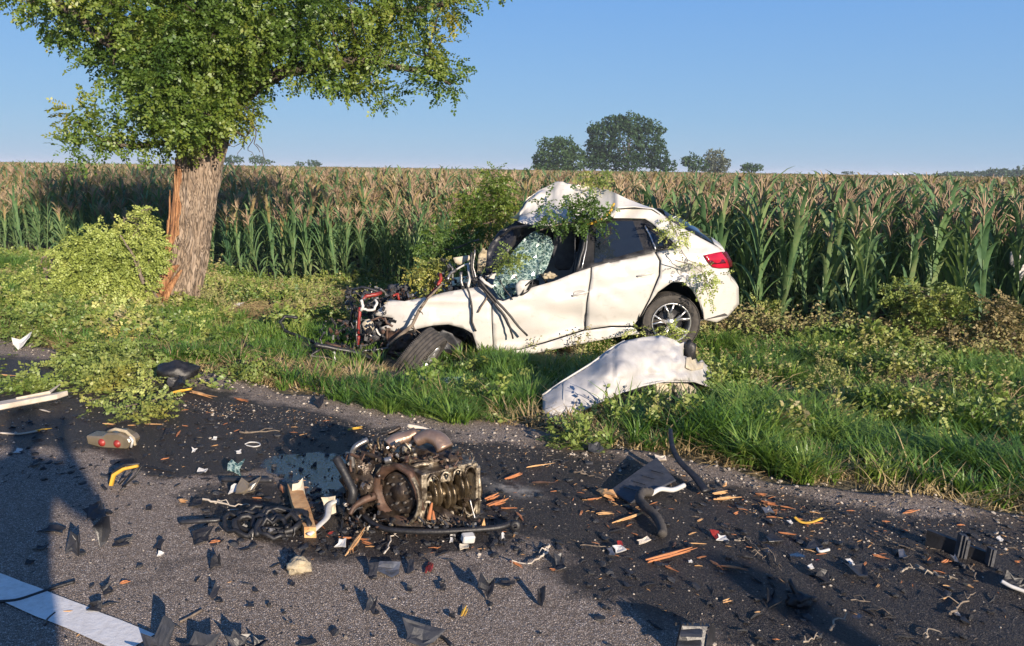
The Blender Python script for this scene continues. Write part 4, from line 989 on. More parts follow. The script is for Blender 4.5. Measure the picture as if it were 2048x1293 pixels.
# crazed windscreen
def crazed():
    m = bpy.data.materials.new('crazed_glass'); m.use_nodes = True; nt = m.node_tree; nt.nodes.clear(); L = nt.links.new
    o = N(nt, 'ShaderNodeOutputMaterial'); g = N(nt, 'ShaderNodeNewGeometry'); n = noise_node(nt, g.outputs['Position'], 7, 3)
    ad = N(nt, 'ShaderNodeVectorMath', operation='MULTIPLY_ADD'); L(n.outputs['Color'], ad.inputs[0]); ad.inputs[1].default_value = (.08,)*3; L(g.outputs['Position'], ad.inputs[2])
    f = []
    for sc in (11, 27):
        v = N(nt, 'ShaderNodeTexVoronoi'); v.feature = 'DISTANCE_TO_EDGE'; v.inputs['Scale'].default_value = sc; L(ad.outputs[0], v.inputs['Vector'])
        r = ramp(nt, v.outputs['Distance'], [(0, (1,)), (.025 if sc == 11 else .035, (.6,)), (.05 if sc == 11 else .075, (0,))]); f.append(r.outputs[0])
    mx = N(nt, 'ShaderNodeMath', operation='MAXIMUM'); L(f[0], mx.inputs[0]); L(f[1], mx.inputs[1])
    tr = N(nt, 'ShaderNodeBsdfTransparent'); tr.inputs[0].default_value = (.45, .62, .58, 1); gl = N(nt, 'ShaderNodeBsdfGlossy'); gl.inputs['Roughness'].default_value = .12
    df = N(nt, 'ShaderNodeBsdfDiffuse'); df.inputs[0].default_value = (.10, .19, .18, 1); wh = N(nt, 'ShaderNodeBsdfDiffuse'); wh.inputs[0].default_value = (.34, .44, .41, 1)
    m1 = N(nt, 'ShaderNodeMixShader'); m1.inputs[0].default_value = .36; L(tr.outputs[0], m1.inputs[1]); L(df.outputs[0], m1.inputs[2])
    m2 = N(nt, 'ShaderNodeMixShader'); m2.inputs[0].default_value = .12; L(m1.outputs[0], m2.inputs[1]); L(gl.outputs[0], m2.inputs[2])
    m3 = N(nt, 'ShaderNodeMixShader'); mm = N(nt, 'ShaderNodeMath', operation='MULTIPLY'); L(mx.outputs[0], mm.inputs[0]); mm.inputs[1].default_value = .85; L(mm.outputs[0], m3.inputs[0])
    L(m2.outputs[0], m3.inputs[1]); L(wh.outputs[0], m3.inputs[2]); L(m3.outputs[0], o.inputs[0]); return m
M['craze'] = crazed()
def vws(x, y): return .12+.35*max(0, (560-y)/120)+.07*noise.noise(Vector((x*.035, y*.035, 2)))+.03*noise.noise(Vector((x*.12, y*.1, 5)))
ws = panel('windscreen', [(985, 575), (990, 552), (1010, 530), (1030, 498), (1052, 474), (1068, 463), (1086, 468), (1102, 476), (1108, 495), (1100, 520), (1093, 538), (1077, 556), (1056, 562), (1036, 572), (1034, 588), (1012, 600), (998, 596)], CP, vws, M['craze'], car, step=5, thick=.004, smooth=False); ws['label'] = 'shattered greenish windscreen hanging out of its frame'
# door mirror
mr_ = panel('door_mirror', [(1035, 590), (1032, 572), (1040, 563), (1064, 560), (1052, 575), (1044, 590)], CP, lambda x, y: -.05-.04*gs(x, y, 1044, 574, 12, 10), M['white'], car, step=4, thick=.05)
ctube('mirror_frame', [(1043, 590, -.1), (1050, 572, -.1), (1066, 560, -.09), (1064, 572, -.1), (1052, 586, -.1), (1043, 590, -.1)], 1.8, PB, 6, parent=mr_)
# handles
for q, par in (((1146, 592, 1176, 584), fd), ((1276, 553, 1306, 546), rdn)):
    b = MB(); p0 = CP(q[0], q[1], vside(q[0], q[1])-.022); p1 = CP(q[2], q[3], vside(q[2], q[3])-.022)
    b.tube([p0+CM*.02, p0, p0.lerp(p1, .5)-CM*.006, p1, p1+CM*.02], [.010, .013, .014, .013, .010], 8, flat=.7); b.build('handle', PA, par, True)
    b = MB(); c_ = p0.lerp(p1, .5)+CM*.016; b.lathe([(0, 0), (.045, 0), (.05, .004)], c_, Matrix((CD, Vector((0, 0, 1)), -CM)).transposed()@Matrix.Diagonal((1.3, .7, 1)), 16); b.build('handle_recess', M['paintd'], par, True)
# seams
for pts in ([(984, 598), (984, 640), (987, 705)], [(1182, 536), (1181, 556), (1173, 606), (1169, 659)], [(1311, 505), (1319, 522), (1318, 550), (1299, 597), (1279, 637)]):
    ctube('panel_gap', [(x, y, vside(x, y)+.006) for x, y in pts], .62, M['grey'], 5)
# tail lamp
tl = panel('tail_lamp', [(1407, 511), (1441, 504), (1453, 520), (1458, 536), (1440, 537), (1425, 535), (1414, 522)], CP, lambda x, y: vside(x, y)-.012-.01*gs(x, y, 1432, 520, 16, 10), M['tail'], car, step=4, thick=.02)
panel('lamp_segment', [(1442, 504), (1452, 504), (1463, 524), (1463, 534), (1458, 534), (1452, 518)], CP, lambda x, y: vside(x, y)-.008, M['tail2'], tl, step=4, thick=.02)
panel('lamp_segment', [(1417, 522), (1447, 519), (1452, 527), (1421, 530)], CP, lambda x, y: vside(x, y)-.028, M['tail2'], tl, step=4, thick=.006)
# wheel arches
def arch(cx, cy, rx, ry, a0, a1, v0, v1, name):
    V = []; F = []; n = 18; rows = 4
    for j in range(rows+1):
        for i in range(n+1):
            a = a0+(a1-a0)*i/n; V.append(CP(cx+math.cos(a)*rx, cy-math.sin(a)*ry, v0)+CM*(v1-v0)*j/rows)
    for j in range(rows):
        for i in range(n): q = j*(n+1)+i; F.append((q, q+1, q+n+2, q+n+1))
    c = len(V); V.append(CP(cx, cy+20, v1))
    for i in range(n): F.append((rows*(n+1)+i, rows*(n+1)+i+1, c))
    mk(name, V, F, PB, car, True)
arch(1343, 640, 65, 76, 0, math.pi, .03, .42, 'rear_wheel_arch'); arch(893, 712, 62, 62, -.1, math.pi+.1, .03, .5, 'front_wheel_arch')
# wheels
def wheel(name, c, ax, rad, parent, rimmed=True, label=None):
    ax = ax.normalized(); x = ax.orthogonal().normalized(); y = ax.cross(x); Mx = Matrix((x, y, ax)).transposed(); k = rad/.31
    t = MB(); w2 = .10*k
    pr_ = [(.205*k, -w2*.8), (.25*k, -w2*1.08), (.285*k, -w2*1.05), (.302*k, -w2*.9)]
    for i in range(5):
        z0 = -w2*.86+i*w2*.36; pr_ += [(.310*k, z0), (.310*k, z0+w2*.26), (.302*k, z0+w2*.28), (.302*k, z0+w2*.34)]
    pr_ += [(.302*k, w2*.9), (.285*k, w2*1.05), (.25*k, w2*1.08), (.205*k, w2*.8), (.195*k, w2*.3), (.195*k, -w2*.3), (.205*k, -w2*.8)]
    t.lathe(pr_, c, Mx, 48)
    for i in range(96):       # siping blocks give the shoulders their notches
        a = 2*math.pi*i/96; 
        for sgn in (-1, 1):
            q = c+Mx@Vector((math.cos(a)*.3*k, math.sin(a)*.3*k, sgn*w2*.93)); t.box(q, (.012*k, .012*k, .03*k), Mx@Matrix.Rotation(a, 3, 'Z'))
    e = bpy.data.objects.new(name, None); COL.objects.link(e); e.parent = parent; e.location = c-off_of(parent)
    if label: e['label'] = label
    def bd(b, nm, mat, sm=True): o = b.build(nm, mat, e, sm); return o
    bd(t, 'tyre', M['rubber'], True)
    r_ = MB(); r_.lathe([(.208*k, w2*.86), (.212*k, w2*.95), (.205*k, w2*1.0), (.196*k, w2*.9), (.188*k, w2*.5), (.182*k, -w2*.6), (.2*k, -w2*.8)], c, Mx, 48); bd(r_, 'rim', M['alloy'])
    d_ = MB(); d_.lathe([(0, -.0), (.135*k, 0), (.135*k, -.02), (0, -.02)], c+ax*w2*.1, Mx, 32); d_.lathe([(0, -w2*.5), (.18*k, -w2*.5)], c, Mx, 24); bd(d_, 'brake_disc', M['dgrey'])
    if rimmed:
        for i in range(5):
            a = 2*math.pi*i/5+.31; s_ = MB()
            for da in (-.13, .13):
                p0 = Vector((math.cos(a+da*.8)*.04*k, math.sin(a+da*.8)*.04*k, w2*.72)); p1 = Vector((math.cos(a+da*1.0)*.12*k, math.sin(a+da*1.0)*.12*k, w2*.74)); p2 = Vector((math.cos(a+da*1.9)*.196*k, math.sin(a+da*1.9)*.196*k, w2*.9))
                s_.tube([c+Mx@p0, c+Mx@p1, c+Mx@p2], [.014*k, .010*k, .011*k], 6)
            bd(s_, 'spoke', M['alloy'])
        h_ = MB(); h_.lathe([(0, w2*.85), (.03*k, w2*.84), (.05*k, w2*.7), (.055*k, w2*.4)], c, Mx, 20); bd(h_, 'hub', M['alloy'])
        for i in range(5):
            a = 2*math.pi*i/5; bo = MB(); bo.lathe([(0, w2*.8), (.007, w2*.8), (.007, w2*.6)], c+Mx@Vector((math.cos(a)*.038*k, math.sin(a)*.038*k, 0)), Mx, 6); bd(bo, 'wheel_bolt', M['dgrey'], False)
    return e
wheel('rear_wheel', CP(1338, 643, .15), -CM+Vector((0, 0, .0)), .302, car)
fwc = at(840, 713, 7.18)
wheel('front_wheel', fwc, (_r*.76-Vector((0, 0, 1))*.60-Vector((0, 1, 0))*.22), .275, car, True, 'front wheel wrenched sideways showing its grooved tread')
# ---- torn front end
def cbox(name, px, py, v, d, mat, rot=(0, 0, 0), smooth=False, **kw):
    b = MB(); b.box(CP(px, py, v), d, Euler(rot).to_matrix()); o = b.build(name, mat, car, smooth, **kw); bv = o.modifiers.new('b', 'BEVEL'); bv.width = min(d)*.15; return o
panel('dark_bay_fill', [(735, 610), (860, 600), (950, 585), (950, 700), (900, 700), (790, 712), (735, 690)], CP, lambda x, y: .45+.1*noise.noise(Vector((x*.05, y*.05, 0))), PB, car, step=9)  # dark sheets standing in for the shade deep in the engine bay
panel('dark_bay_fill', [(735, 600), (860, 585), (950, 560), (950, 690), (800, 700), (735, 690)], CP, lambda x, y: 1.35+.1*noise.noise(Vector((x*.05, y*.05, 4))), M['dgrey'], car, step=9)
ctube('bumper_beam', [(630, 690, -.35), (655, 694, -.3), (715, 706, -.25), (745, 718, -.3), (785, 738, -.35)], 6.5, M['dgrey'], 6, flat=.7)
ctube('bumper_beam', [(650, 686, -.1), (690, 696, -.1), (725, 704, -.15), (745, 712, -.2)], 4.5, M['rust'], 6, flat=.6)
ctube('torn_bracket', [(668, 704, -.38), (671, 722, -.40), (669, 740, -.42)], 4.5, M['white'], 5, flat=.5)
ctube('loop_hose', [(640, 690, 0), (600, 674, .2), (570, 662, .3), (560, 645, .35), (570, 633, .4), (595, 636, .4)], 3.5, PB)
ctube('cross_member', [(716, 708, -.2), (760, 726, -.2), (785, 740, -.25)], 5, M['steel'], 6)
ctube('red_hose', [(717, 668, -.12), (718, 640, -.12), (720, 615, -.10)], 3, M['red']); ctube('red_hose', [(725, 600, -.05), (733, 592, -.02), (750, 590, 0), (762, 586, .05)], 4, M['red'])
ctube('red_hose', [(716, 690, -.12), (717, 672, -.12)], 3, M['red']); ctube('red_hose', [(853, 597, .02), (868, 580, .04), (880, 572, .06)], 2.6, M['red']); ctube('red_hose', [(876, 572, .05), (882, 558, .1), (880, 548, .12)], 3.6, M['red'])
ctube('red_hose', [(786, 592, .2), (796, 588, .25), (798, 600, .25)], 2.4, M['red'])
ctube('white_pipe', [(722, 600, -.12), (726, 612, -.12), (722, 622, -.12)], 3, M['white']); ctube('white_pipe', [(724, 617, -.1), (735, 621, -.1), (749, 619, -.1), (754, 606, -.08), (750, 600, -.05)], 2.6, M['white'])
ctube('white_pipe', [(713, 640, -.1), (713, 660, -.1), (715, 690, -.12)], 1.8, M['steel']); ctube('white_pipe', [(752, 658, 0), (757, 668, 0), (762, 671, 0)], 1.8, M['white']); ctube('torn_bracket', [(734, 670, -.02), (748, 672, 0)], 4, M['white'], 5, flat=.4)
b = MB(); b.blob(CP(736, 652, .0), (.06, .05, .065), 12, .15, 3); b.build('washer_tank', M['cream'], car, True)
b = MB(); b.blob(CP(745, 668, .1), (.10, .08, .09), 13, .25, 3); b.build('headlamp_shell', M['grey'], car, True)
b = MB(); b.blob(CP(797, 690, .0), (.13, .10, .12), 14, .45, 3, fr=3); b.build('subframe', M['rust'], car, True)
b = MB(); b.blob(CP(905, 690, .30), (.13, .10, .10), 16, .2, 3); b.build('arch_liner_scrap', M['dgrey'], car, True)
panel('arch_liner', [(873, 672), (885, 660), (905, 668), (918, 690), (917, 706), (885, 706), (876, 690)], CP, lambda x, y: .10+.1*gs(x, y, 895, 690, 20, 20), M['grey'], car, step=5)
ctube('brake_hose', [(871, 667, -.1), (880, 675, -.12), (890, 678, -.1), (898, 670, -.05)], 1.5, PB); ctube('track_rod', [(715, 705, -.1), (770, 697, -.05), (830, 690, 0)], 2.2, M['steel']); ctube('track_rod', [(758, 700, -.05), (752, 724, -.15), (750, 735, -.2)], 1.8, M['steel'])
ctube('suspension_arm', [(780, 705, -.1), (815, 712, -.2), (832, 708, -.3)], 6, M['rust'], 7, flat=.6)
ctube('bonnet_hinge', [(768, 607, .1), (790, 602, .12), (808, 606, .12)], 3.5, M['sponge'], 5, flat=.5)
panel('radiator_pack', [(775, 600), (778, 570), (815, 568), (822, 578), (822, 600)], CP, lambda x, y: .85+.05*noise.noise(Vector((x*.1, y*.1, 0))), M['grey'], car, step=6, thick=.05)
rsx = random.Random(9)
def clutter(name, px0, px1, py0, py1, v0, v1, n, mats, parent, pt, k, sz=(3, 11), seed=1):
    r_ = random.Random(seed); bs = {}
    for i in range(n):
        m_ = r_.randrange(len(mats)); b = bs.setdefault(m_, MB()); c = pt(r_.uniform(px0, px1), r_.uniform(py0, py1), r_.uniform(v0, v1)); s_ = r_.uniform(*sz)*k
        E = Euler((r_.uniform(0, 6), r_.uniform(0, 6), r_.uniform(0, 6))).to_matrix(); q = r_.random()
        if q < .35: b.box(c, (s_, s_*r_.uniform(.3, .8), s_*r_.uniform(.15, .6)), E)
        elif q < .7:
            d = E@Vector((1, 0, 0)); b.tube([c-d*s_, c+Vector((r_.uniform(-1, 1), 0, r_.uniform(-1, 1)))*s_*.5, c+d*s_], s_*r_.uniform(.10, .22), 6)
        elif q < .88: b.lathe([(0, -s_*.3), (s_*.4, -s_*.3), (s_*.42, 0), (s_*.3, s_*.3), (0, s_*.3)], c, E, 10)
        else: b.blob(c, s_*.45, i, .5, 1)
    for m_, b in bs.items(): o = b.build(name, mats[m_], parent, False); o['kind'] = 'stuff'
clutter('torn_fittings', 705, 775, 590, 700, -.05, .7, 110, [M['dgrey'], M['steel'], PB, PB, M['rust'], M['grey']], car, CP, CPIX, (4, 12), 2)
clutter('torn_fittings', 770, 850, 575, 600, .15, 1.1, 60, [M['dgrey'], M['steel'], PB, M['rust'], M['grey']], car, CP, CPIX, (4, 13), 3)
clutter('torn_fittings', 870, 975, 520, 585, .15, .8, 110, [M['dgrey'], M['steel'], PB, PB, M['grey']], car, CP, CPIX, (4, 15), 4)
clutter('torn_fittings', 640, 740, 688, 715, -.3, .1, 40, [M['dgrey'], M['steel'], M['rust'], PB], car, CP, CPIX, (3, 9), 5)
clutter('torn_fittings', 770, 840, 665, 720, -.1, .3, 50, [M['rust'], M['steel'], PB, M['dgrey']], car, CP, CPIX, (4, 10), 6)
clutter('torn_fittings', 640, 790, 640, 730, -.3, .3, 120, [PB, PB, M['dgrey'], M['grey'], M['rust'], M['dgrey']], car, CP, CPIX, (4, 13), 8)
clutter('torn_fittings', 690, 760, 575, 620, .1, .9, 70, [PB, PB, M['dgrey'], M['grey'], M['steel']], car, CP, CPIX, (4, 14), 9)
ctube('bent_rail', [(690, 600, .5), (705, 580, .4), (725, 575, .3), (760, 585, .3)], 3, M['dgrey']); ctube('bent_rail', [(700, 650, .1), (705, 620, .1), (700, 600, .2)], 3, PB); ctube('bent_rail', [(640, 700, -.4), (620, 712, -.45), (655, 716, -.4), (700, 722, -.35), (760, 742, -.4)], 3, PB)
# bulkhead and dark hanging panel
panel('cowl_panel', [(968, 520), (980, 490), (1000, 462), (1024, 449), (1036, 462), (1030, 490), (1008, 515), (990, 545), (974, 552)], CP, lambda x, y: .32+.10*noise.noise(Vector((x*.03, y*.03, 8)))+.25*(545-y)/100, M['dgrey'], car, step=7, thick=.02)
panel('cowl_panel', [(1022, 450), (1036, 441), (1050, 455), (1046, 474), (1034, 484)], CP, lambda x, y: .5, PB, car, step=7, thick=.02)
panel('torn_lining', [(957, 510), (966, 497), (974, 502), (972, 530), (963, 548), (954, 545)], CP, lambda x, y: .14+.03*math.sin(y*.2), M['sponge'], car, step=5, thick=.015)
panel('torn_lining', [(906, 516), (938, 511), (942, 518), (920, 530), (910, 526)], CP, lambda x, y: .25, M['cream'], car, step=5, thick=.02)
for pts, r_, m_ in (([(912, 540, .2), (930, 530, .2), (950, 524, .2)], 2, 'white'), ([(922, 545, .15), (922, 562, .12), (926, 578, .1)], 3.4, 'steel'), ([(936, 530, .15), (940, 555, .1), (936, 575, .08)], 3, 'white'), ([(944, 505, .1), (942, 535, .08), (948, 560, .06), (965, 568, .05)], 3.4, 'black'),
                    ([(950, 500, .1), (946, 535, .08), (954, 562, .05)], 2, 'steel'), ([(960, 555, .1), (970, 566, .05), (985, 575, .05)], 3.5, 'white'), ([(985, 510, .1), (990, 530, .08), (985, 545, .1)], 3, 'grey'), ([(895, 560, .1), (900, 548, .15), (912, 540, .2)], 3.5, 'steel'), ([(975, 558, .1), (985, 545, .1), (1000, 538, .12)], 2, 'steel')):
    ctube('cowl_strut', pts, r_, M[m_], 6)
ctube('hanging_wire', [(932, 570, .02), (940, 595, -.02), (944, 620, -.03), (944, 645, -.03), (952, 663, -.03)], 2.0, PB)
ctube('hanging_wire', [(975, 585, 0), (972, 600, -.02), (962, 614, -.03), (956, 625, -.02)], 1.6, M['twig'])
ctube('rubber_seal', [(958, 562, -.02), (978, 585, -.05), (1005, 615, -.08), (1030, 645, -.1), (1055, 672, -.1)], (3.4, 2.2), PB); ctube('rubber_seal', [(962, 572, -.02), (988, 605, -.05), (1008, 630, -.08), (1020, 655, -.08), (1026, 678, -.06)], (3.0, 1.8), PB)
ctube('hanging_wire', [(1000, 560, -.02), (1010, 580, -.02), (1025, 600, -.02)], 1.2, PB)
# roof aerial and small edge things
ctube('torn_roof_edge', [(1340, 440, .25), (1352, 433, .25), (1358, 438, .25)], (4, 1), M['white'], 6, flat=.4)

# ================================================================== LOOSE WHITE WING STANDING IN THE GRASS
w0 = GT(1096, 852); w1 = GT(1440, 812); wd_ = (w1-w0); wd_.z = 0; wd_.normalize(); wn = Vector((-wd_.y, wd_.x, 0))
def WP(px, py, v=0.0): return plane_pt(w0, wn, px, py, v)
lw = empty('torn_off_bumper_wing', (w0+w1)/2, 'large dented white car wing standing in the grass in front of the rear wheel', 'car wing')
def vw(x, y):
    top = ip(x, [1085, 1126, 1183, 1249, 1322, 1366, 1431], [792, 763, 728, 683, 672, 693, 749]); h = y-top
    v = .30*(1-min(1, max(0, h/95)))**2+.02*math.sin(x*.05)
    if x > 1340: v += .05*noise.noise(Vector((x*.06, y*.06, 1)))+.12*((x-1340)/90)**2
    v += -.05*gs(x, y, 1240, 735, 40, 40)+.05*gs(x, y, 1290, 745, 14, 16)+.02*gs(x, y, 1330, 700, 30, 3)+.018*gs(x, y, 1300, 748, 30, 5)+.012*noise.noise(Vector((x*.03, y*.03, 11)))+.016*max(0, .2-abs(noise.noise(Vector((x*.02, y*.025, 17)))))/.2+.008*abs(noise.noise(Vector((x*.06, y*.07, 19))))
    return v
wing = panel('wing_skin', [(1085, 792), (1126, 763), (1183, 728), (1224, 697), (1249, 683), (1286, 675), (1322, 672), (1347, 679), (1360, 688), (1370, 684), (1374, 690), (1366, 700), (1366, 712), (1376, 716), (1390, 714), (1395, 726), (1404, 720), (1409, 728), (1420, 736), (1431, 749), (1422, 757), (1417, 762), (1419, 773), (1400, 766), (1388, 763), (1357, 761), (1327, 763), (1286, 771), (1234, 788), (1183, 812), (1148, 829), (1117, 843), (1104, 852), (1091, 856), (1086, 825)], WP, vw, M['paintd'], lw, step=5, thick=.007)
b = MB(); pts = [(1091, 856), (1117, 843), (1148, 829), (1183, 812), (1234, 788), (1286, 771), (1327, 763), (1388, 763), (1419, 774), (1436, 792), (1448, 812), (1456, 822)]
b.tube([WP(x, y, vw(x, y)-.004) for x, y in pts], .008, 6); b.build('rolled_edge', M['paintd'], lw, True)
b = MB(); pts = [(1085, 791), (1126, 762), (1183, 727), (1224, 696), (1249, 682)]
b.tube([WP(x, y, vw(x, y)) for x, y in pts], .007, 6); b.tube([WP(x, y, vw(x, y)-.006) for x, y in [(1126, 766), (1127, 800), (1129, 832)]], .006, 6); b.build('folded_edge', M['paint'], lw, True)
panel('inner_arch', [(1256, 782), (1290, 772), (1330, 765), (1388, 765), (1410, 772), (1432, 790), (1446, 815), (1420, 806), (1396, 798), (1340, 800), (1300, 800)], WP, lambda x, y: .22+vw(x, y)*.5, M['dgrey'], lw, step=6, thick=.01)
panel('inner_plate', [(1303, 768), (1340, 766), (1376, 768), (1392, 780), (1396, 794), (1340, 803), (1310, 802)], WP, lambda x, y: .20+.02*math.sin(x*.3), M['cream'], lw, step=6, thick=.012)
b = MB(); b.box(WP(1110, 845, -.01), (.08, .02, .012), Euler((0, .1, .2)).to_matrix()); b.box(WP(1105, 838, -.01), (.05, .02, .01), Euler((0, -.4, .2)).to_matrix()); b.build('reflector_scrap', M['red'], lw)
panel('torn_flap', [(1372, 716), (1388, 713), (1394, 726), (1408, 724), (1405, 738), (1384, 742), (1372, 736)], WP, lambda x, y: vw(x, y)-.03, M['cream'], lw, step=4, thick=.008)
b = MB(); b.blob(plane_pt(w0, wn, 1380, 702, .25), (.05, .04, .09), 5, .4, 2); b.build('foam_block', PB, lw, True)
# ================================================================== ENGINE TORN OUT ON THE ROAD
E0 = G(845, 1072); ER = Vector((1, 0, 0)); EF = Vector((0, 1, 0)); ek = 3.55/FPX
def EP(px, py, v=0.0): return plane_pt(E0, EF, px, py, v)
eng = empty('torn_out_engine', Vector((E0.x, E0.y+.15, 0)), 'oily car engine torn out and lying on the road, flywheel end to the left', 'engine')
EA = Vector((-.80, -.60, 0)); EB = Vector((.60, -.80, 0)); EZ = Vector((0, 0, 1)); EM = Matrix((EA, EB, EZ)).transposed()
ec = EP(882, 985, .17)           # centre of the block
def el(a, b_, z): return ec+EA*a+EB*b_+EZ*z
# block: back wall, end walls, pan rails and webs, all separate castings joined as the block
b = MB()
b.box(el(-.02, -.10, -.02), (.30, .05, .25), EM); b.box(el(-.165, -.02, -.02), (.025, .17, .25), EM); b.box(el(.125, -.02, 0), (.03, .17, .27), EM)
b.box(el(-.02, -.03, .115), (.30, .15, .025), EM); b.box(el(-.02, -.03, -.135), (.30, .16, .03), EM)
bb = b.build('engine_block', M['castal'], eng); bv = bb.modifiers.new('b', 'BEVEL'); bv.width = .006; bv.segments = 2
# scalloped edge of the crankcase
b = MB()
def scal(z0, sg, n):
    P = []
    for i in range(n):
        a0 = .115-.27*i/n
        for u in np.linspace(0, 1, 9): P.append(el(a0-.27/n*u, .062+.004*math.sin(u*9+i), z0+sg*.045*abs(math.sin(math.pi*u))**.7))
    return P
b.tube(scal(.075, 1, 4), .005, 6); b.tube(scal(-.075, -1, 4), .005, 6); b.tube([el(-.165, .062, .09), el(-.172, .065, 0), el(-.165, .062, -.12)], .009, 6); b.tube([el(-.175, .03, .11), el(-.19, .04, .02), el(-.18, .03, -.14)], .008, 6)
b.build('crankcase_edge', M['castal'], eng, True)
for i in range(4):                 # main bearing webs
    b = MB(); a = .085-.073*i; P = []
    for t in np.linspace(0, math.pi, 12): P.append(el(a, .055-.075*math.sin(t), .105*math.cos(t)))
    P += [el(a, .062, -.12), el(a, -.08, -.12), el(a, -.08, .105), el(a, .062, .105)]
    b.slab(P, EA*-.013, None); b.build('bearing_web', M['goldoil'], eng)
MA = Matrix((EB, EZ, EA)).transposed()
b = MB(); b.lathe([(0, -.16), (.026, -.16), (.026, .13), (0, .13)], el(0, .0, -.005), MA, 20); b.build('crankshaft', M['goldoil'], eng, True)
for i in range(4):
    b = MB(); c_ = el(.045-.072*i, .008, -.005+.012*(-1)**i)
    for dz in (-.015, .012): b.lathe([(0, dz-.006), (.058, dz-.006), (.060, dz), (.058, dz+.006), (0, dz+.006)], c_, MA@Matrix.Diagonal((.9, 1.05, 1)), 22)
    b.build('counterweight', M['goldoil'], eng, True)
for i in range(3):
    b = MB(); c_ = el(.045-.08*i, -.03, .075); b.lathe([(.034, -.03), (.036, .05), (.030, .05), (.028, -.03)], c_, Matrix((EA, EB, EZ)).transposed(), 20); b.build('cylinder_skirt', M['castal'], eng, True)
# bell housing ring
rc = EP(795, 989, .10); RA = Vector((-.58, -.81, .03)).normalized(); RX = RA.cross(EZ).normalized(); RM = Matrix((RX, RA.cross(RX), RA)).transposed()
b = MB(); V = []; F = []; n = 64
prf = [(.112, -.05), (.128, -.05), (.136, -.02), (.142, .0), (.145, .012), (.134, .02), (.120, .014), (.112, .0), (.108, -.025), (.104, -.032)]
for i, (r_, h_) in enumerate(prf):
    for j in range(n):
        a = 2*math.pi*j/n; rr = r_*(1+.03*math.sin(3*a+1)+(.05 if math.sin(a*5) > .93 and i in (3, 4, 5) else 0)+.012*math.sin(11*a)); cut = -.05*max(0, math.sin(a-.9))**6*(1 if i in (3, 4, 5, 6) else .3)
        V.append(rc+RM@Vector((rr*math.cos(a), rr*math.sin(a), h_+cut)))
F = [(i*n+j, i*n+(j+1) % n, (i+1)*n+(j+1) % n, (i+1)*n+j) for i in range(len(prf)-1) for j in range(n)]
mk('bell_housing', V, F, M['rust'], eng, True)
b = MB(); b.lathe([(.132, .012), (.140, .018), (.146, .012), (.146, -.004), (.134, -.004)], rc, RM, 56); b.build('rim_highlight', M['castal'], eng, True)  # thin paler ring that paints a highlight along the housing rim
b = MB(); b.lathe([(0, .0), (.03, .0), (.035, -.012), (.07, -.018), (.085, -.008), (.096, -.012), (.100, -.05), (0, -.05)], rc, RM, 48); fw = b.build('flywheel', M['castdark'], eng, True)
b = MB()
for j in range(72):
    a = 2*math.pi*j/72; b.box(rc+RM@Vector((.096*math.cos(a), .096*math.sin(a), -.016)), (.006, .004, .014), RM@Matrix.Rotation(a, 3, 'Z'))
b.build('ring_gear', M['castdark'], fw)
for r_, k_, s_ in ((.05, 6, .006), (.078, 9, .004)):
    for j in range(k_):
        a = 2*math.pi*j/k_+.3; b = MB(); b.lathe([(0, .008), (s_, .008), (s_, -.01)], rc+RM@Vector((r_*math.cos(a), r_*math.sin(a), -.012)), RM, 6); b.build('flywheel_bolt', M['steel'], fw)
def etube(name, pts, r, mat, n=8, flat=1.0, parent=eng, **kw):
    b = MB(); P = [EP(*p) for p in pts]; Q = [P[0]]
    for i in range(len(P)-1):
        p_1 = P[max(0, i-1)]; p2 = P[min(len(P)-1, i+2)]
        for u in (.25, .5, .75, 1):
            a_, b__ = P[i], P[i+1]; Q.append(.5*((2*a_)+(b__-p_1)*u+(2*p_1-5*a_+4*b__-p2)*u*u+(3*a_-p_1-3*b__+p2)*u**3))
    m_ = len(Q); rr = [((r[0]+(r[1]-r[0])*i/(m_-1)) if isinstance(r, tuple) else r)*ek for i in range(m_)]
    b.tube(Q, rr, n, flat=flat); return b.build(name, mat, parent, True, **kw)
etube('black_hose', [(672, 916, .12), (683, 935, .1), (697, 962, .08), (706, 985, .06), (702, 1005, .06)], 9, M['black'], 12)
etube('coolant_pipe', [(706, 935, .15), (704, 910, .15), (712, 893, .15), (735, 880, .18)], 6, M['steel'], 10); etube('coolant_pipe', [(720, 905, .16), (745, 912, .15), (770, 922, .12)], 5, M['castdark'])
etube('coolant_pipe', [(770, 922, .10), (783, 919, .1)], 7, M['steel'])
etube('engine_arm', [(750, 992, .14), (725, 1002, .1), (708, 1015, .08), (700, 1030, .06)], (9, 4), M['rust'], 8)
etube('heat_shield', [(778, 892, .24), (792, 880, .26), (812, 874, .28), (832, 864, .30)], (19, 13), M['heat'], 14, .8)
etube('heat_shield', [(832, 882, .26), (855, 872, .26), (878, 880, .24), (890, 898, .22)], (16, 22), M['heat'], 14, .8)
etube('manifold_pipe', [(815, 852, .38), (845, 858, .38), (868, 866, .36)], 5, M['pale'], 8)
etube('manifold_pipe', [(800, 855, .36), (788, 862, .34), (775, 868, .33)], 5, M['castdark'], 8)
etube('top_rail', [(816, 940, .15), (838, 930, .16), (866, 928, .18)], 5, M['castal'], 6); 
b = MB(); b.blob(EP(740, 955, .28), (.13, .12, .16), 3, .3, 3); b.build('gear_case', M['castdark'], eng, True)
b = MB(); b.blob(EP(845, 915, .30), (.18, .12, .05), 5, .3, 3, fr=3); b.build('cylinder_head', M['castdark'], eng, True)
b = MB(); b.blob(EP(850, 1045, .16), (.20, .12, .07), 6, .3, 3, fr=3); b.build('oil_pan_remains', M['castdark'], eng, True)
etube('scoop_edge', [(835, 1010, .05), (842, 1030, .03), (838, 1040, .02), (856, 1046, .03), (870, 1046, .04)], 3, M['castal'], 6)
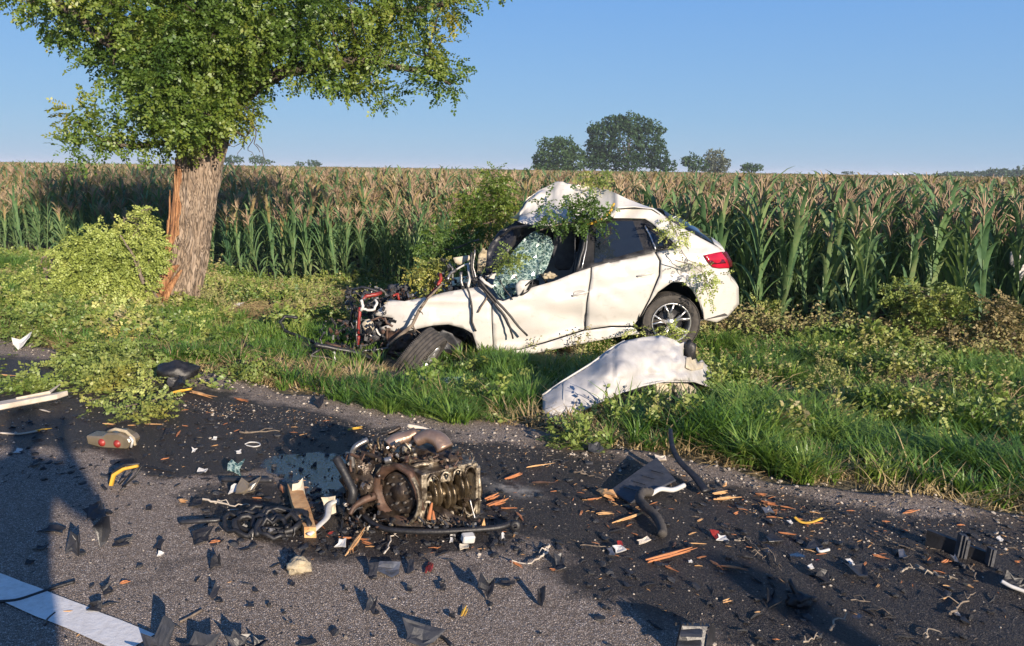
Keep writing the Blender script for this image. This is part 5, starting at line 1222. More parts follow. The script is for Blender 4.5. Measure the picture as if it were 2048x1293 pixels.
etube('scoop_edge', [(835, 1010, .05), (858, 1004, .05), (862, 1020, .05), (866, 1046, .04)], 2.5, M['cream'], 6)
etube('dowel_strip', [(940, 1000, .08), (945, 1020, .07), (950, 1038, .06)], 2, M['steel'], 6)
etube('wood_splinter_in_block', [(858, 1038, .02), (861, 1020, .02), (864, 1006, .04)], (6, 2), M['orange'], 5)
etube('wood_splinter_in_block', [(868, 1040, .0), (866, 1022, .02)], (4, 2), M['orange'], 5)
mts = [M['castdark'], M['castdark'], M['steel'], M['black'], M['rust'], M['castal']]
clutter('engine_fittings', 688, 770, 905, 1010, .10, .35, 170, mts, eng, EP, ek, (5, 16), 11)
clutter('engine_fittings', 735, 830, 885, 925, .16, .30, 90, mts+[M['goldoil']], eng, EP, ek, (5, 15), 12)
clutter('engine_fittings', 800, 950, 1030, 1066, .04, .25, 90, mts, eng, EP, ek, (4, 12), 13)
clutter('engine_fittings', 925, 960, 925, 1010, .20, .35, 50, mts, eng, EP, ek, (5, 14), 14)
clutter('engine_fittings', 690, 760, 1000, 1050, .08, .25, 60, mts[:5], eng, EP, ek, (5, 14), 15)

clutter('engine_fittings', 700, 960, 1040, 1074, -.02, .12, 130, [M['castdark'], M['black'], M['black'], M['rust'], M['grey'], M['castal']], eng, EP, ek, (4, 12), 16)
clutter('engine_fittings', 812, 945, 905, 935, .10, .30, 60, [M['castdark'], M['castdark'], M['rust'], M['castal']], eng, EP, ek, (4, 12), 17)
# ================================================================== DEBRIS
def gdist(px, py): return (G(px, py)-CAM).dot(_f)
DB = random.Random(77)
def shard(px, py, w_, h_, mat, label, stand=.0, ang=0.0, cat='plastic shard', name='plastic_shard', n=8, seed=None, curl=.3, group=None, ground=None, th=.0035):
    """an irregular broken plate; w_,h_ in photo px; stand 0 = lying, 1 = upright; py = its lower edge for standing ones, centre for lying"""
    r_ = random.Random(seed if seed is not None else int(px*7+py)); stand = stand*.45 if (stand > .4 and px > 230 and not ground and 'wedge' not in name and 'bracket' not in label and 'cream' not in label) else stand; c = (GT(px, py) if ground else G(px, py)); k = gdist(px, py)/FPX
    sinp = max(.25, abs(ray(px, py).normalized().z)); W = w_*k/2; H = h_*k/2/((1-stand)*sinp+stand*.92)
    P = []
    for i in range(n):
        a = 2*math.pi*(i+r_.uniform(-.42, .42))/n; q = r_.uniform(.75, 1.2) if i % 2 else r_.uniform(.38, .85); P.append((math.cos(a)*W*q, math.sin(a)*H*q))
    el_ = R(90)*stand; fold = r_.uniform(0, 6.28); V = []; F = []; rings = 3; m_ = min(W, H)
    def bend(x2, y2):
        u = (x2/W)*math.cos(fold)+(y2/H)*math.sin(fold)
        return m_*(curl*1.1*abs(u-.15)+.22*noise.noise(Vector((x2/W*2, y2/H*2, px))))
    V0 = [(0.0, 0.0)]+[(x*f_, y*f_) for f_ in (.4, .75, 1.0) for x, y in P]
    for (x2, y2) in V0:
        xr = x2*math.cos(ang)-y2*math.sin(ang); yr = x2*math.sin(ang)+y2*math.cos(ang); z_ = bend(x2, y2)
        V.append(Vector((xr, yr*math.cos(el_)-z_*math.sin(el_), yr*math.sin(el_)+z_*math.cos(el_))))
    F = [(0, 1+i, 1+(i+1) % n) for i in range(n)]
    for j in range(2): F += [(1+j*n+i, 1+(j+1)*n+i, 1+(j+1)*n+(i+1) % n, 1+j*n+(i+1) % n) for i in range(n)]
    zmin = min(v.z for v in V); base = c-Vector((0, 0, zmin-.003))
    o = mk(name, [v+base for v in V], F, mat, None, False, label=label, cat=cat, group=group)
    s_ = o.modifiers.new('t', 'SOLIDIFY'); s_.thickness = th; s_.offset = 1; return o
def splinter(x1, y1, x2, y2, w_, mat, label, k=3, group=None, name='wood_splinter', cat='wood splinter', ground=False, lift=0.0):
    g = GT if ground else G; a = g(x1, y1); c = g(x2, y2); kk = gdist((x1+x2)/2, (y1+y2)/2)/FPX; W = w_*kk/2; d = (c-a); L = d.length; d.normalize(); q = Vector((-d.y, d.x, 0)); r_ = random.Random(int(x1+y1*3)); b = MB()
    for i in range(k):
        o_ = q*r_.uniform(-.7, .7)*W; t0 = r_.uniform(0, .3); t1 = r_.uniform(.7, 1.05); s_ = r_.uniform(.45, .8)*W; z0 = s_*.55+r_.uniform(0, .6)*W
        P = [a+d*L*t0+o_+Vector((0, 0, z0+lift*t0)), a+d*L*(t0*.6+t1*.4)+o_*1.1+Vector((0, 0, z0+r_.uniform(0, .3)*W+lift*.4)), a+d*L*t1+o_*r_.uniform(.2, 1.6)+Vector((0, 0, z0+r_.uniform(-.2, .8)*W+lift*t1))]
        b.tube(P, [s_*.5, s_, s_*.15], 5, flat=.6)
    return b.build(name, mat, None, False, label=label, cat=cat, group=group)
def gtube(name, pts, rpx, mat, label, cat, n=7, ground=False, group=None, kink=.0, flat=1.0, ribs=0):
    """pts: (px,py,height)"""
    g = GT if ground else G; P = [g(p[0], p[1])+Vector((0, 0, (p[2] if len(p) > 2 else 0))) for p in pts]; kk = gdist(pts[0][0], pts[0][1])/FPX; r_ = random.Random(int(pts[0][0])); Q = [P[0]]
    for i in range(len(P)-1):
        p_1 = P[max(0, i-1)]; p2 = P[min(len(P)-1, i+2)]
        for u in (.2, .4, .6, .8, 1):
            a_, b__ = P[i], P[i+1]; Q.append(.5*((2*a_)+(b__-p_1)*u+(2*p_1-5*a_+4*b__-p2)*u*u+(3*a_-p_1-3*b__+p2)*u**3)+Vector((r_.uniform(-1, 1), r_.uniform(-1, 1), r_.uniform(-.3, 1)))*kink)
    m_ = len(Q); rr = [((rpx[0]+(rpx[1]-rpx[0])*i/(m_-1)) if isinstance(rpx, tuple) else rpx)*kk*(1+(.18*(i % 2) if ribs else 0)) for i in range(m_)]
    Q = [q+Vector((0, 0, rr[i]*.9)) for i, q in enumerate(Q)]
    b = MB(); b.tube(Q, rr, n, flat=flat); return b.build(name, mat, None, True, label=label, cat=cat, group=group)
def twigthing(pts, r_, label, forks=3, mat=None, group=None, ground=False):
    g = GT if ground else G; kk = gdist(pts[0][0], pts[0][1])/FPX; rr = random.Random(int(pts[0][0]*3)); b = MB(); P = [g(p[0], p[1])+Vector((0, 0, p[2] if len(p) > 2 else .01)) for p in pts]; Q = []
    for i in range(len(P)-1):
        for u in (0, .25, .5, .75): Q.append(P[i].lerp(P[i+1], u)+Vector((rr.uniform(-1, 1), rr.uniform(-1, 1), rr.uniform(0, 1)))*r_*kk*1.3)
    Q.append(P[-1]); b.tube(Q, [r_*kk*(1-.7*i/len(Q)) for i in range(len(Q))], 5)
    for _ in range(forks):
        q = Q[rr.randrange(1, len(Q)-1)]; L = (P[-1]-P[0]).length*rr.uniform(.15, .35); a = rr.uniform(0, 6.28); b.tube([q, q+Vector((math.cos(a)*L*.5, math.sin(a)*L*.5, .01+L*.15)), q+Vector((math.cos(a+.4)*L, math.sin(a+.4)*L, .005+L*.1))], [r_*kk*.5, r_*kk*.4, r_*kk*.15], 4)
    return b.build('twig', mat or M['twig'], None, False, label=label, cat='twig', group=group)
GY, BK, DG = M['grey'], M['black'], M['dgrey']
# -- left side
pl = MB(); a = G(-60, 838)+Vector((0, 0, .03)); c = G(138, 800)+Vector((0, 0, .03)); d = (c-a).normalized(); q = Vector((-d.y, d.x, 0))
pl.slab([a-q*.05, a+(c-a)*.85-q*.045, c-q*.0, c+q*.012, a+(c-a)*.82+q*.01, a+(c-a)*.80+q*.05, a+q*.055], (0, 0, .035)); o = pl.build('pale_board', M['pale'], label='long pale stripped board with a broken end lying at the left edge of the road', cat='board'); o.modifiers.new('b', 'BEVEL').width = .006
sp = MB(); a2 = G(100, 806)+Vector((0, 0, .07)); c2 = G(122, 790)+Vector((0, 0, .075)); sp.tube([a2-d*.2, a2, c2], [.01, .014, .004], 5); sp.build('raised_splinter', M['pale'], o)
gtube('bark_strip', [(0, 868), (40, 870), (75, 864)], 2, M['pale'], 'thin pale strip lying below the pale board', 'bark strip'); splinter(66, 864, 105, 861, 8, M['yellow'], 'bright yellow bark strip near the left edge below the pale board', 3, cat='bark strip', name='bark_strip')
splinter(76, 822, 104, 830, 8, M['pale'], 'short brown chip just under the tip of the pale board', 2)
splinter(-20, 752, 42, 756, 7, M['tan'], 'tan split stick on the dark earth at the left edge above the pale board', 3)
# lamp unit with two red lenses
lu = empty('reversing_lamp', G(215, 900), 'smoky broken lamp housing with two red round lenses on the left asphalt', 'car lamp')
l0, l1 = G(172, 893), G(262, 900); ld = (l1-l0).normalized(); lq = Vector((-ld.y, ld.x, 0)); lk = gdist(215, 895)/FPX
def LP(u, z, y_=0): return l0+ld*(u*(l1-l0).length)+Vector((0, 0, z*lk))+lq*y_
b = MB(); b.slab([LP(0, 22), LP(.03, 4), LP(.35, -2), LP(.9, 0), LP(1.0, 14), LP(.95, 24), LP(.75, 32), LP(.45, 30), LP(.35, 22)], lq*.10); o = b.build('lamp_housing', M['lamp'], lu); o.modifiers.new('b', 'BEVEL').width = .008
for u in (.36, .70):
    b = MB(); b.lathe([(0, .012), (.014, .009), (.022, 0), (.024, -.004)], LP(u, 10, -.002), Matrix((ld, Vector((0, 0, 1)), -lq)).transposed(), 20); b.build('red_lens', M['red'], lu, True)
b = MB(); b.tube([LP(.45, 31, .03), LP(.62, 37, .03), LP(.85, 33, .03), LP(1.0, 20, .03), LP(1.02, 6, .03)], 3.2*lk, 7); b.build('lamp_rim', M['sponge'], lu, True)
b = MB(); b.tube([LP(.97, 26, .01), LP(1.03, 18, .01), LP(.98, 4, .01)], 2.6*lk, 6); b.build('bright_edge', M['white'], lu, True)
# headlamp fragment
hf = empty('headlamp_fragment', G(245, 978), 'curved yellow lamp fragment in a black frame on the left asphalt below the lamp housing', 'lamp fragment')
hk = gdist(245, 975)/FPX; h0 = G(245, 980)
def HP(x, y, d=0): return plane_pt(h0, EF, x, y, d)
b = MB(); P = [HP(222, 972, 0), HP(228, 950, .02), HP(248, 938, .03), HP(276, 932, .03)]; b.tube(P, [7*hk, 8*hk, 7*hk, 6*hk], 8, flat=.5); b.build('yellow_reflector', M['yellow'], hf, True)
b = MB(); b.tube([HP(220, 968, .02), HP(226, 944, .04), HP(250, 930, .05), HP(280, 928, .05)], 3*hk, 6); b.tube([HP(204, 972), HP(215, 982), HP(240, 982), HP(250, 974)], 4.5*hk, 6, flat=.5); b.tube([HP(245, 975), HP(268, 955, .02), HP(284, 932, .03)], 2*hk, 5); b.tube([HP(238, 970), HP(262, 945, .02), HP(280, 934, .03)], 1.4*hk, 5); b.build('black_frame', BK, hf, True)
gtube('cable', [(290, 934), (320, 940), (350, 946)], 1.6, BK, 'thin black cable trailing from the yellow lamp fragment', 'cable')
# standing grey sheets
shard(195, 1040, 46, 34, GY, 'bent slate grey plate on top of the upright grey shard at left', .75, .3, seed=5, th=.005); shard(209, 1092, 42, 74, DG, 'tall dark grey shard standing upright on the light asphalt at left', .93, .05, seed=8, n=7)
shard(180, 1036, 22, 26, DG, 'small dark flap left of the bent slate grey plate', .6, .4, seed=4)
shard(246, 1090, 44, 18, BK, 'crumpled black clip just right of the tall upright shard', .3, .2, seed=9); shard(110, 1064, 66, 16, BK, 'flat black blade lying inside the shadow at left', .15, -.25, seed=10)
shard(154, 1108, 34, 40, DG, 'dark crumpled chunk on the edge of the shadow at left', .6, .1, seed=12, curl=.8); shard(82, 1100, 26, 12, BK, 'little black scrap in the left shadow above the dash', .1, seed=14); shard(62, 1128, 24, 10, BK, 'thin dark scrap in the left shadow nearest the white dash', .1, seed=15)
shard(36, 906, 20, 10, M['white'], 'small white scrap in the shadow near the left edge', .2, seed=16); shard(70, 932, 24, 14, BK, 'tiny black flake in the upper part of the left shadow', .1, seed=17)
gtube('wire', [(-20, 1207), (30, 1204), (70, 1192), (110, 1178), (150, 1166)], 3.4, BK, 'black wire lying across the white dash at left', 'wire')
gtube('wire', [(90, 1252), (96, 1240), (110, 1228)], 2.4, DG, 'short dark line of wire on the dash', 'wire')
shard(192, 1222, 36, 24, BK, 'jagged black scrap at the far edge of the white dash', .5, seed=21); splinter(124, 1225, 150, 1226, 6, M['tan'], 'little brown splinter lying on the white dash', 2)
shard(213, 1186, 28, 20, BK, 'black flake above the white dash on light asphalt', .4, .5, seed=22); splinter(238, 1172, 262, 1164, 9, M['orange'], 'short orange splinter alone on the light asphalt at left', 3)
# pieces between left and engine
shard(472, 947, 42, 24, M['craze'], 'milky transparent lamp scrap left of the engine', .3, seed=31, curl=.6); gtube('damper_rod', [(445, 968, .01), (495, 970, .012), (546, 970, .012)], 5.5, DG, 'straight dark gas strut lying left of the engine', 'gas strut', 9)
shard(495, 985, 58, 26, M['lamp'], 'crumpled clear lamp scrap under the dark gas strut', .45, .1, seed=32, curl=.8); shard(468, 986, 18, 18, M['white'], 'small cloudy cap beside the crumpled lamp scrap', .4, seed=33)
splinter(490, 958, 512, 956, 6, M['orange'], 'tiny orange splinter above the gas strut', 2); splinter(500, 997, 530, 998, 5, M['orange'], 'thin orange splinter below the crumpled lamp scrap', 2)
shard(405, 946, 24, 8, M['white'], 'small white flat bit on dark asphalt left of the lamp scrap', .1, seed=35); splinter(360, 1004, 378, 1012, 14, M['tan'], 'stubby tan chip on the asphalt left of the engine', 3); shard(392, 1012, 30, 14, BK, 'black scrap beside the stubby tan chip', .2, seed=36)
twigthing([(408, 1004), (440, 1012), (470, 1016), (500, 1014)], 2.4, 'pale crooked twig left of the engine', 2, M['pale']); splinter(452, 1022, 486, 1020, 5, M['pale'], 'straight pale stick beside the crooked twig', 1)
gtube('exhaust_rod', [(362, 1054, .01), (400, 1054, .015), (440, 1050, .015), (480, 1048, .02), (540, 1058, .02)], 5, DG, 'long thin black pipe leading left from the tangled hoses', 'pipe', kink=.004)
hs = empty('hose_tangle', G(535, 1075), 'tangle of shiny black hoses and clamps left of the engine', 'hose tangle')
for i in range(7):
    r_ = random.Random(100+i); cx_, cy_ = r_.uniform(492, 570), r_.uniform(1046, 1078); b = MB(); c_ = G(cx_, cy_); rad = r_.uniform(.04, .09); P = []
    for a in np.linspace(0, r_.uniform(3, 6), 14): P.append(c_+Vector((math.cos(a)*rad*1.5, math.sin(a)*rad, .02+r_.uniform(0, .04)+.02*math.sin(a))))
    b.tube(P, r_.uniform(.008, .016), 8); b.build('hose', M['black'], hs, True)
clutter('hose_clamps', 480, 590, 1044, 1082, -.02, .03, 40, [BK, BK, DG, M['steel']], hs, lambda x, y, v: G(x, y)+Vector((0, 0, abs(v)+.01)), .0025, (4, 14), 7)
shard(405, 1080, 52, 28, BK, 'angular black bracket on the asphalt below the long pipe', .2, .4, seed=41); splinter(418, 1089, 446, 1087, 12, M['orange'], 'bright orange chip beside the angular black bracket', 3)
shard(320, 1095, 20, 24, BK, 'little upright black scrap in the middle of the light asphalt', .6, seed=42); shard(322, 1113, 14, 8, M['white'], 'small white bead below the little upright black scrap', .3, seed=43, curl=.8); shard(434, 1130, 30, 28, BK, 'crumpled black clip on the light asphalt under the bracket', .6, seed=44, curl=.8)
shard(432, 1192, 18, 32, DG, 'narrow black shard standing on the light asphalt', .8, seed=45); gtube('twig', [(360, 1246), (380, 1236), (404, 1222)], 2.4, M['twig'], 'short straight twig pointing up right near the bottom left', 'twig'); shard(502, 1214, 20, 8, DG, 'flat grey chip lying alone on light asphalt', .1, seed=46)
# foreground black crumples
for i, (x, y, w_, h_, lb) in enumerate(((320, 1300, 90, 60, 'large crumpled black bumper scrap at the bottom edge beside the white dash'), (400, 1306, 84, 52, 'second crumpled black scrap at the bottom edge right of the dash'), (478, 1302, 60, 40, 'curved black scrap with a pointed tip at the bottom edge'), (516, 1296, 46, 22, 'low dark scrap lying right of the pointed one at the bottom edge'))):
    shard(x, y, w_, h_, M['grey'] if i < 2 else DG, lb, .55, .1*i, seed=50+i, n=11, curl=.9)
shard(845, 1280, 92, 50, GY, 'curved blue-grey plastic strip at the bottom edge under the engine', .35, -.45, seed=60, n=7); gtube('rubber_strip', [(850, 1284), (880, 1276), (905, 1296)], 4, BK, 'bent black rubber strip at the bottom edge below the engine', 'rubber strip')
shard(618, 1290, 50, 16, DG, 'flat dark scrap cut by the bottom edge left of centre', .1, .15, seed=61)
shard(778, 1145, 92, 26, M['steel'], 'long shiny grey trim piece lying below the engine', .25, .0, seed=62, n=9, curl=.5); shard(822, 1140, 20, 28, DG, 'black end cap of the shiny trim below the engine', .5, seed=63); shard(746, 1150, 26, 24, DG, 'black clip at the left end of the shiny trim', .4, seed=64)
splinter(856, 1150, 862, 1128, 13, M['red'], 'small red plastic chip below the engine', 3, cat='plastic chip', name='plastic_chip')
b = MB(); b.blob(G(596, 1144)+Vector((0, 0, .025)), (.05, .035, .03), 71, .35, 3); b.build('foam_lump', M['sponge'], None, True, label='beige foam lump on the asphalt below left of the engine', cat='foam lump')
shard(578, 1136, 24, 30, BK, 'black scrap against the beige foam lump', .6, seed=65)
for i, (x, y, w_, h_, lb) in enumerate(((745, 1220, 26, 30, 'curled greenish black leaf-like shard below the shiny trim'), (975, 1190, 46, 36, 'spiky black splintered shard standing below the hose arc'), (1082, 1206, 24, 34, 'small upright black block on the light asphalt right of the spiky shard'), (1010, 1172, 52, 14, 'flat black strip next to the spiky shard'))):
    shard(x, y, w_, h_, BK if i != 0 else DG, lb, .85 if i < 3 else .1, .1, seed=80+i, n=9, curl=.6)
for i, (x, y, w_, lb) in enumerate(((692, 1182, 12, 'tiny black crumb below the hose arc'), (820, 1182, 18, 'black crumb right of the curled shard'), (886, 1180, 18, 'black crumb below the red plastic chip'), (885, 1165, 14, 'smaller black crumb just below the red plastic chip'), (905, 1236, 18, 'dark crumb left of the yellow leaf bit'), (746, 1275, 8, 'tiny round crumb near the bottom centre'), (585, 1172, 14, 'flat dark crumb below the foam lump'), (568, 1228, 9, 'small dark crumb on empty light asphalt at bottom left'))): shard(x, y, w_, w_*.6, BK, lb, .3, seed=90+i, cat='plastic crumb', name='plastic_crumb')
twigthing([(570, 1250), (585, 1258), (596, 1260)], 2, 'short dark twig on the light asphalt at bottom left centre', 1); splinter(926, 1236, 934, 1216, 9, M['yellow'], 'yellow leaf-like bark bit on the light asphalt', 2, cat='bark bit', name='bark_bit')
shard(440, 1205, 16, 8, BK, 'small black flake under the narrow standing shard', .2, seed=98)
# -- around the engine
wb = MB(); p0, p1 = G(588, 985), G(622, 1074); dd_ = (p1-p0).normalized(); qq = Vector((-dd_.y, dd_.x, 0)); wb.slab([p0+qq*.03, p0-qq*.03, p0.lerp(p1, .5)-qq*.04, p1-qq*.028, p1+qq*.02+dd_*.02, p0.lerp(p1, .6)+qq*.03], (0, 0, .05)); o = wb.build('timber_chunk', M['tan'], label='thick splintered brown timber chunk left of the engine', cat='timber chunk')
shard(600, 1000, 42, 34, M['cream'], 'cream torn panel leaning on the brown timber chunk', .6, .3, seed=101); splinter(625, 1040, 648, 1060, 8, M['orange'], 'orange splinter at the right of the timber chunk', 3)
shard(660, 1030, 36, 46, M['cream'], 'cream triangular bracket standing left of the flywheel', .85, .2, seed=102); shard(676, 1012, 14, 18, M['cream'], 'small cream tab behind the triangular bracket', .7, seed=103)
gtube('white_trim', [(618, 1080, .01), (640, 1064, .02), (655, 1052, .03), (660, 1036, .05), (678, 1030, .06)], 7, M['white'], 'bent white plastic trim strip in front of the flywheel', 'plastic trim', 6, flat=.45)
gtube('thin_hose', [(700, 1012, .05), (690, 1035, .03), (684, 1060, .0), (686, 1078, .0)], 2.6, DG, 'thin grey hose hanging in front of the engine at left', 'hose')
gtube('suction_hose', [(712, 1018, .05), (722, 1038, .04), (736, 1056, .03), (765, 1070, .02), (810, 1076, .02), (880, 1077, .02), (950, 1073, .02), (1000, 1068, .02), (1025, 1060, .025)], 5.5, M['black'], 'long dark hose curving round in front of the engine', 'hose', 12)
b = MB(); b.lathe([(.010, -.012), (.022, -.012), (.026, 0), (.022, .012), (.010, .012)], G(1030, 1064)+Vector((0, 0, .03)), Matrix.Rotation(R(80), 3, 'X'), 18); b.build('pulley_ring', BK, None, True, label='round black ring at the right end of the long hose', cat='ring')
splinter(690, 1118, 738, 1064, 11, M['tan'], 'long tan splinter crossing in front of the engine at left', 4, lift=.03); splinter(676, 1076, 742, 1084, 9, M['orange'], 'orange splinter lying behind the crossing tan one', 4); splinter(700, 1088, 706, 1122, 10, M['tan'], 'forked tan splinter below the crossing one', 2); splinter(722, 1084, 746, 1094, 9, M['orange'], 'small orange splinter at the right tip of the crossing one', 3)
shard(684, 1092, 28, 22, M['white'], 'small torn white scrap near the forked splinter', .3, seed=110); splinter(655, 1072, 668, 1068, 9, M['red'], 'small red chip beside the white trim strip', 2, cat='plastic chip', name='plastic_chip')
splinter(845, 1058, 884, 1068, 13, M['tan'], 'curved orange brown chip in front of the crankcase', 3); splinter(882, 1058, 900, 1060, 8, M['tan'], 'small brown chip next to the curved one', 2)
shard(906, 1072, 20, 16, M['white'], 'white triangular crumb in front of the engine', .7, seed=111, cat='plastic crumb', name='plastic_crumb'); b = MB(); b.box(G(936, 1086)+Vector((0, 0, .022)), (.055, .04, .036), Euler((.2, .1, .4)).to_matrix()); o = b.build('white_block', M['white'], label='white square block lying against the hose arc', cat='plastic block'); o.modifiers.new('b', 'BEVEL').width = .005
shard(927, 1098, 32, 10, M['cream'], 'flat cream strip under the white square block', .05, .15, seed=112); shard(946, 1062, 26, 16, M['steel'], 'shiny crumpled foil behind the white square block', .5, seed=113, curl=1); shard(967, 1064, 20, 28, M['tan'], 'upright tan wooden wedge right of the engine', .9, seed=114, n=5, cat='wooden wedge', name='wooden_wedge', th=.02)
shard(1006, 1078, 8, 14, M['white'], 'tiny white tab below the hose near its ring', .8, seed=115, cat='plastic crumb', name='plastic_crumb'); shard(903, 1084, 10, 10, M['white'], 'tiny white crumb left of the square block', .5, seed=116, cat='plastic crumb', name='plastic_crumb')
for i, (q, lb) in enumerate((((975, 1016, 1018, 1004), 'bundle of orange fibres right of the engine, nearer of the pair'), ((970, 1004, 1000, 996), 'bundle of orange fibres right of the engine, farther of the pair'), ((1000, 1018, 1036, 1022), 'thin orange stick pointing at the hose ring'), ((1032, 1026, 1046, 1046), 'rusty orange bark curl beside the hose ring'))): splinter(*q, 13 if i < 2 else 8, M['orange'], lb, 6 if i < 2 else 3)
splinter(562, 972, 568, 990, 12, M['orange'], 'small orange chip at the edge of the puddle', 3)
twigthing([(768, 1112), (778, 1098), (782, 1080), (800, 1068)], 2.0, 'thin pale twig in front of the engine', 1, M['pale'])
twigthing([(1096, 1096), (1094, 1112), (1075, 1124), (1055, 1134), (1030, 1130)], 2.6, 'pale curved twig ending at a wood chip right of the engine', 3, M['pale']); splinter(1020, 1124, 1046, 1136, 10, M['orange'], 'orange chip under the pale curved twig', 3)
splinter(690, 864, 730, 858, 8, M['yellow'], 'yellow bark strip behind the engine at left', 3, cat='bark strip', name='bark_strip')
shard(1120, 1134, 34, 30, DG, 'black clip right of the pale curved twig', .6, .2, seed=120, curl=.8); splinter(1098, 1140, 1116, 1144, 8, M['orange'], 'tiny orange chip left of the black clip', 2)
# -- right of the engine
b = MB(); q0, q1, q2, q3 = G(1218, 990), G(1262, 1010), G(1352, 975), G(1312, 938); 
b.slab([q0+Vector((0, 0, .015)), q1+Vector((0, 0, .0)), q2+Vector((0, 0, .03)), q3+Vector((0, 0, .06))], (0, 0, .012)); o = b.build('battery_cover', GY, label='grey rectangular plastic box lid on the dark road right of the engine', cat='plastic lid'); o.modifiers.new('b', 'BEVEL').width = .008
for i in range(4):
    b = MB(); u = .2+.2*i; b.box(q0.lerp(q1, .5).lerp(q3.lerp(q2, .5), u)+Vector((0, 0, .028+.035*u)), (.006, .07, .004), Euler((0, 0, .9)).to_matrix()); b.build('rib', DG, o)
gtube('wiper_arm', [(1338, 916, .16), (1342, 940, .12), (1358, 958, .08), (1388, 975, .04), (1412, 992, .0)], (4, 9), BK, 'curved black strip standing up beside the grey box lid', 'plastic strip', 6, flat=.4)
gtube('grey_pipe', [(1302, 1000, .02), (1320, 992, .025), (1345, 992, .02), (1368, 986, .03)], 5, M['white'], 'bent pale grey pipe below the grey box lid', 'pipe'); gtube('corrugated_hose', [(1302, 1000, .02), (1284, 1004, .03), (1278, 1020, .03), (1290, 1034, .03), (1310, 1048, .02), (1322, 1066, .01), (1324, 1078, .0)], 8, M['rubber'], 'thick black corrugated hose bending down from the pale pipe', 'hose', 10, ribs=1)
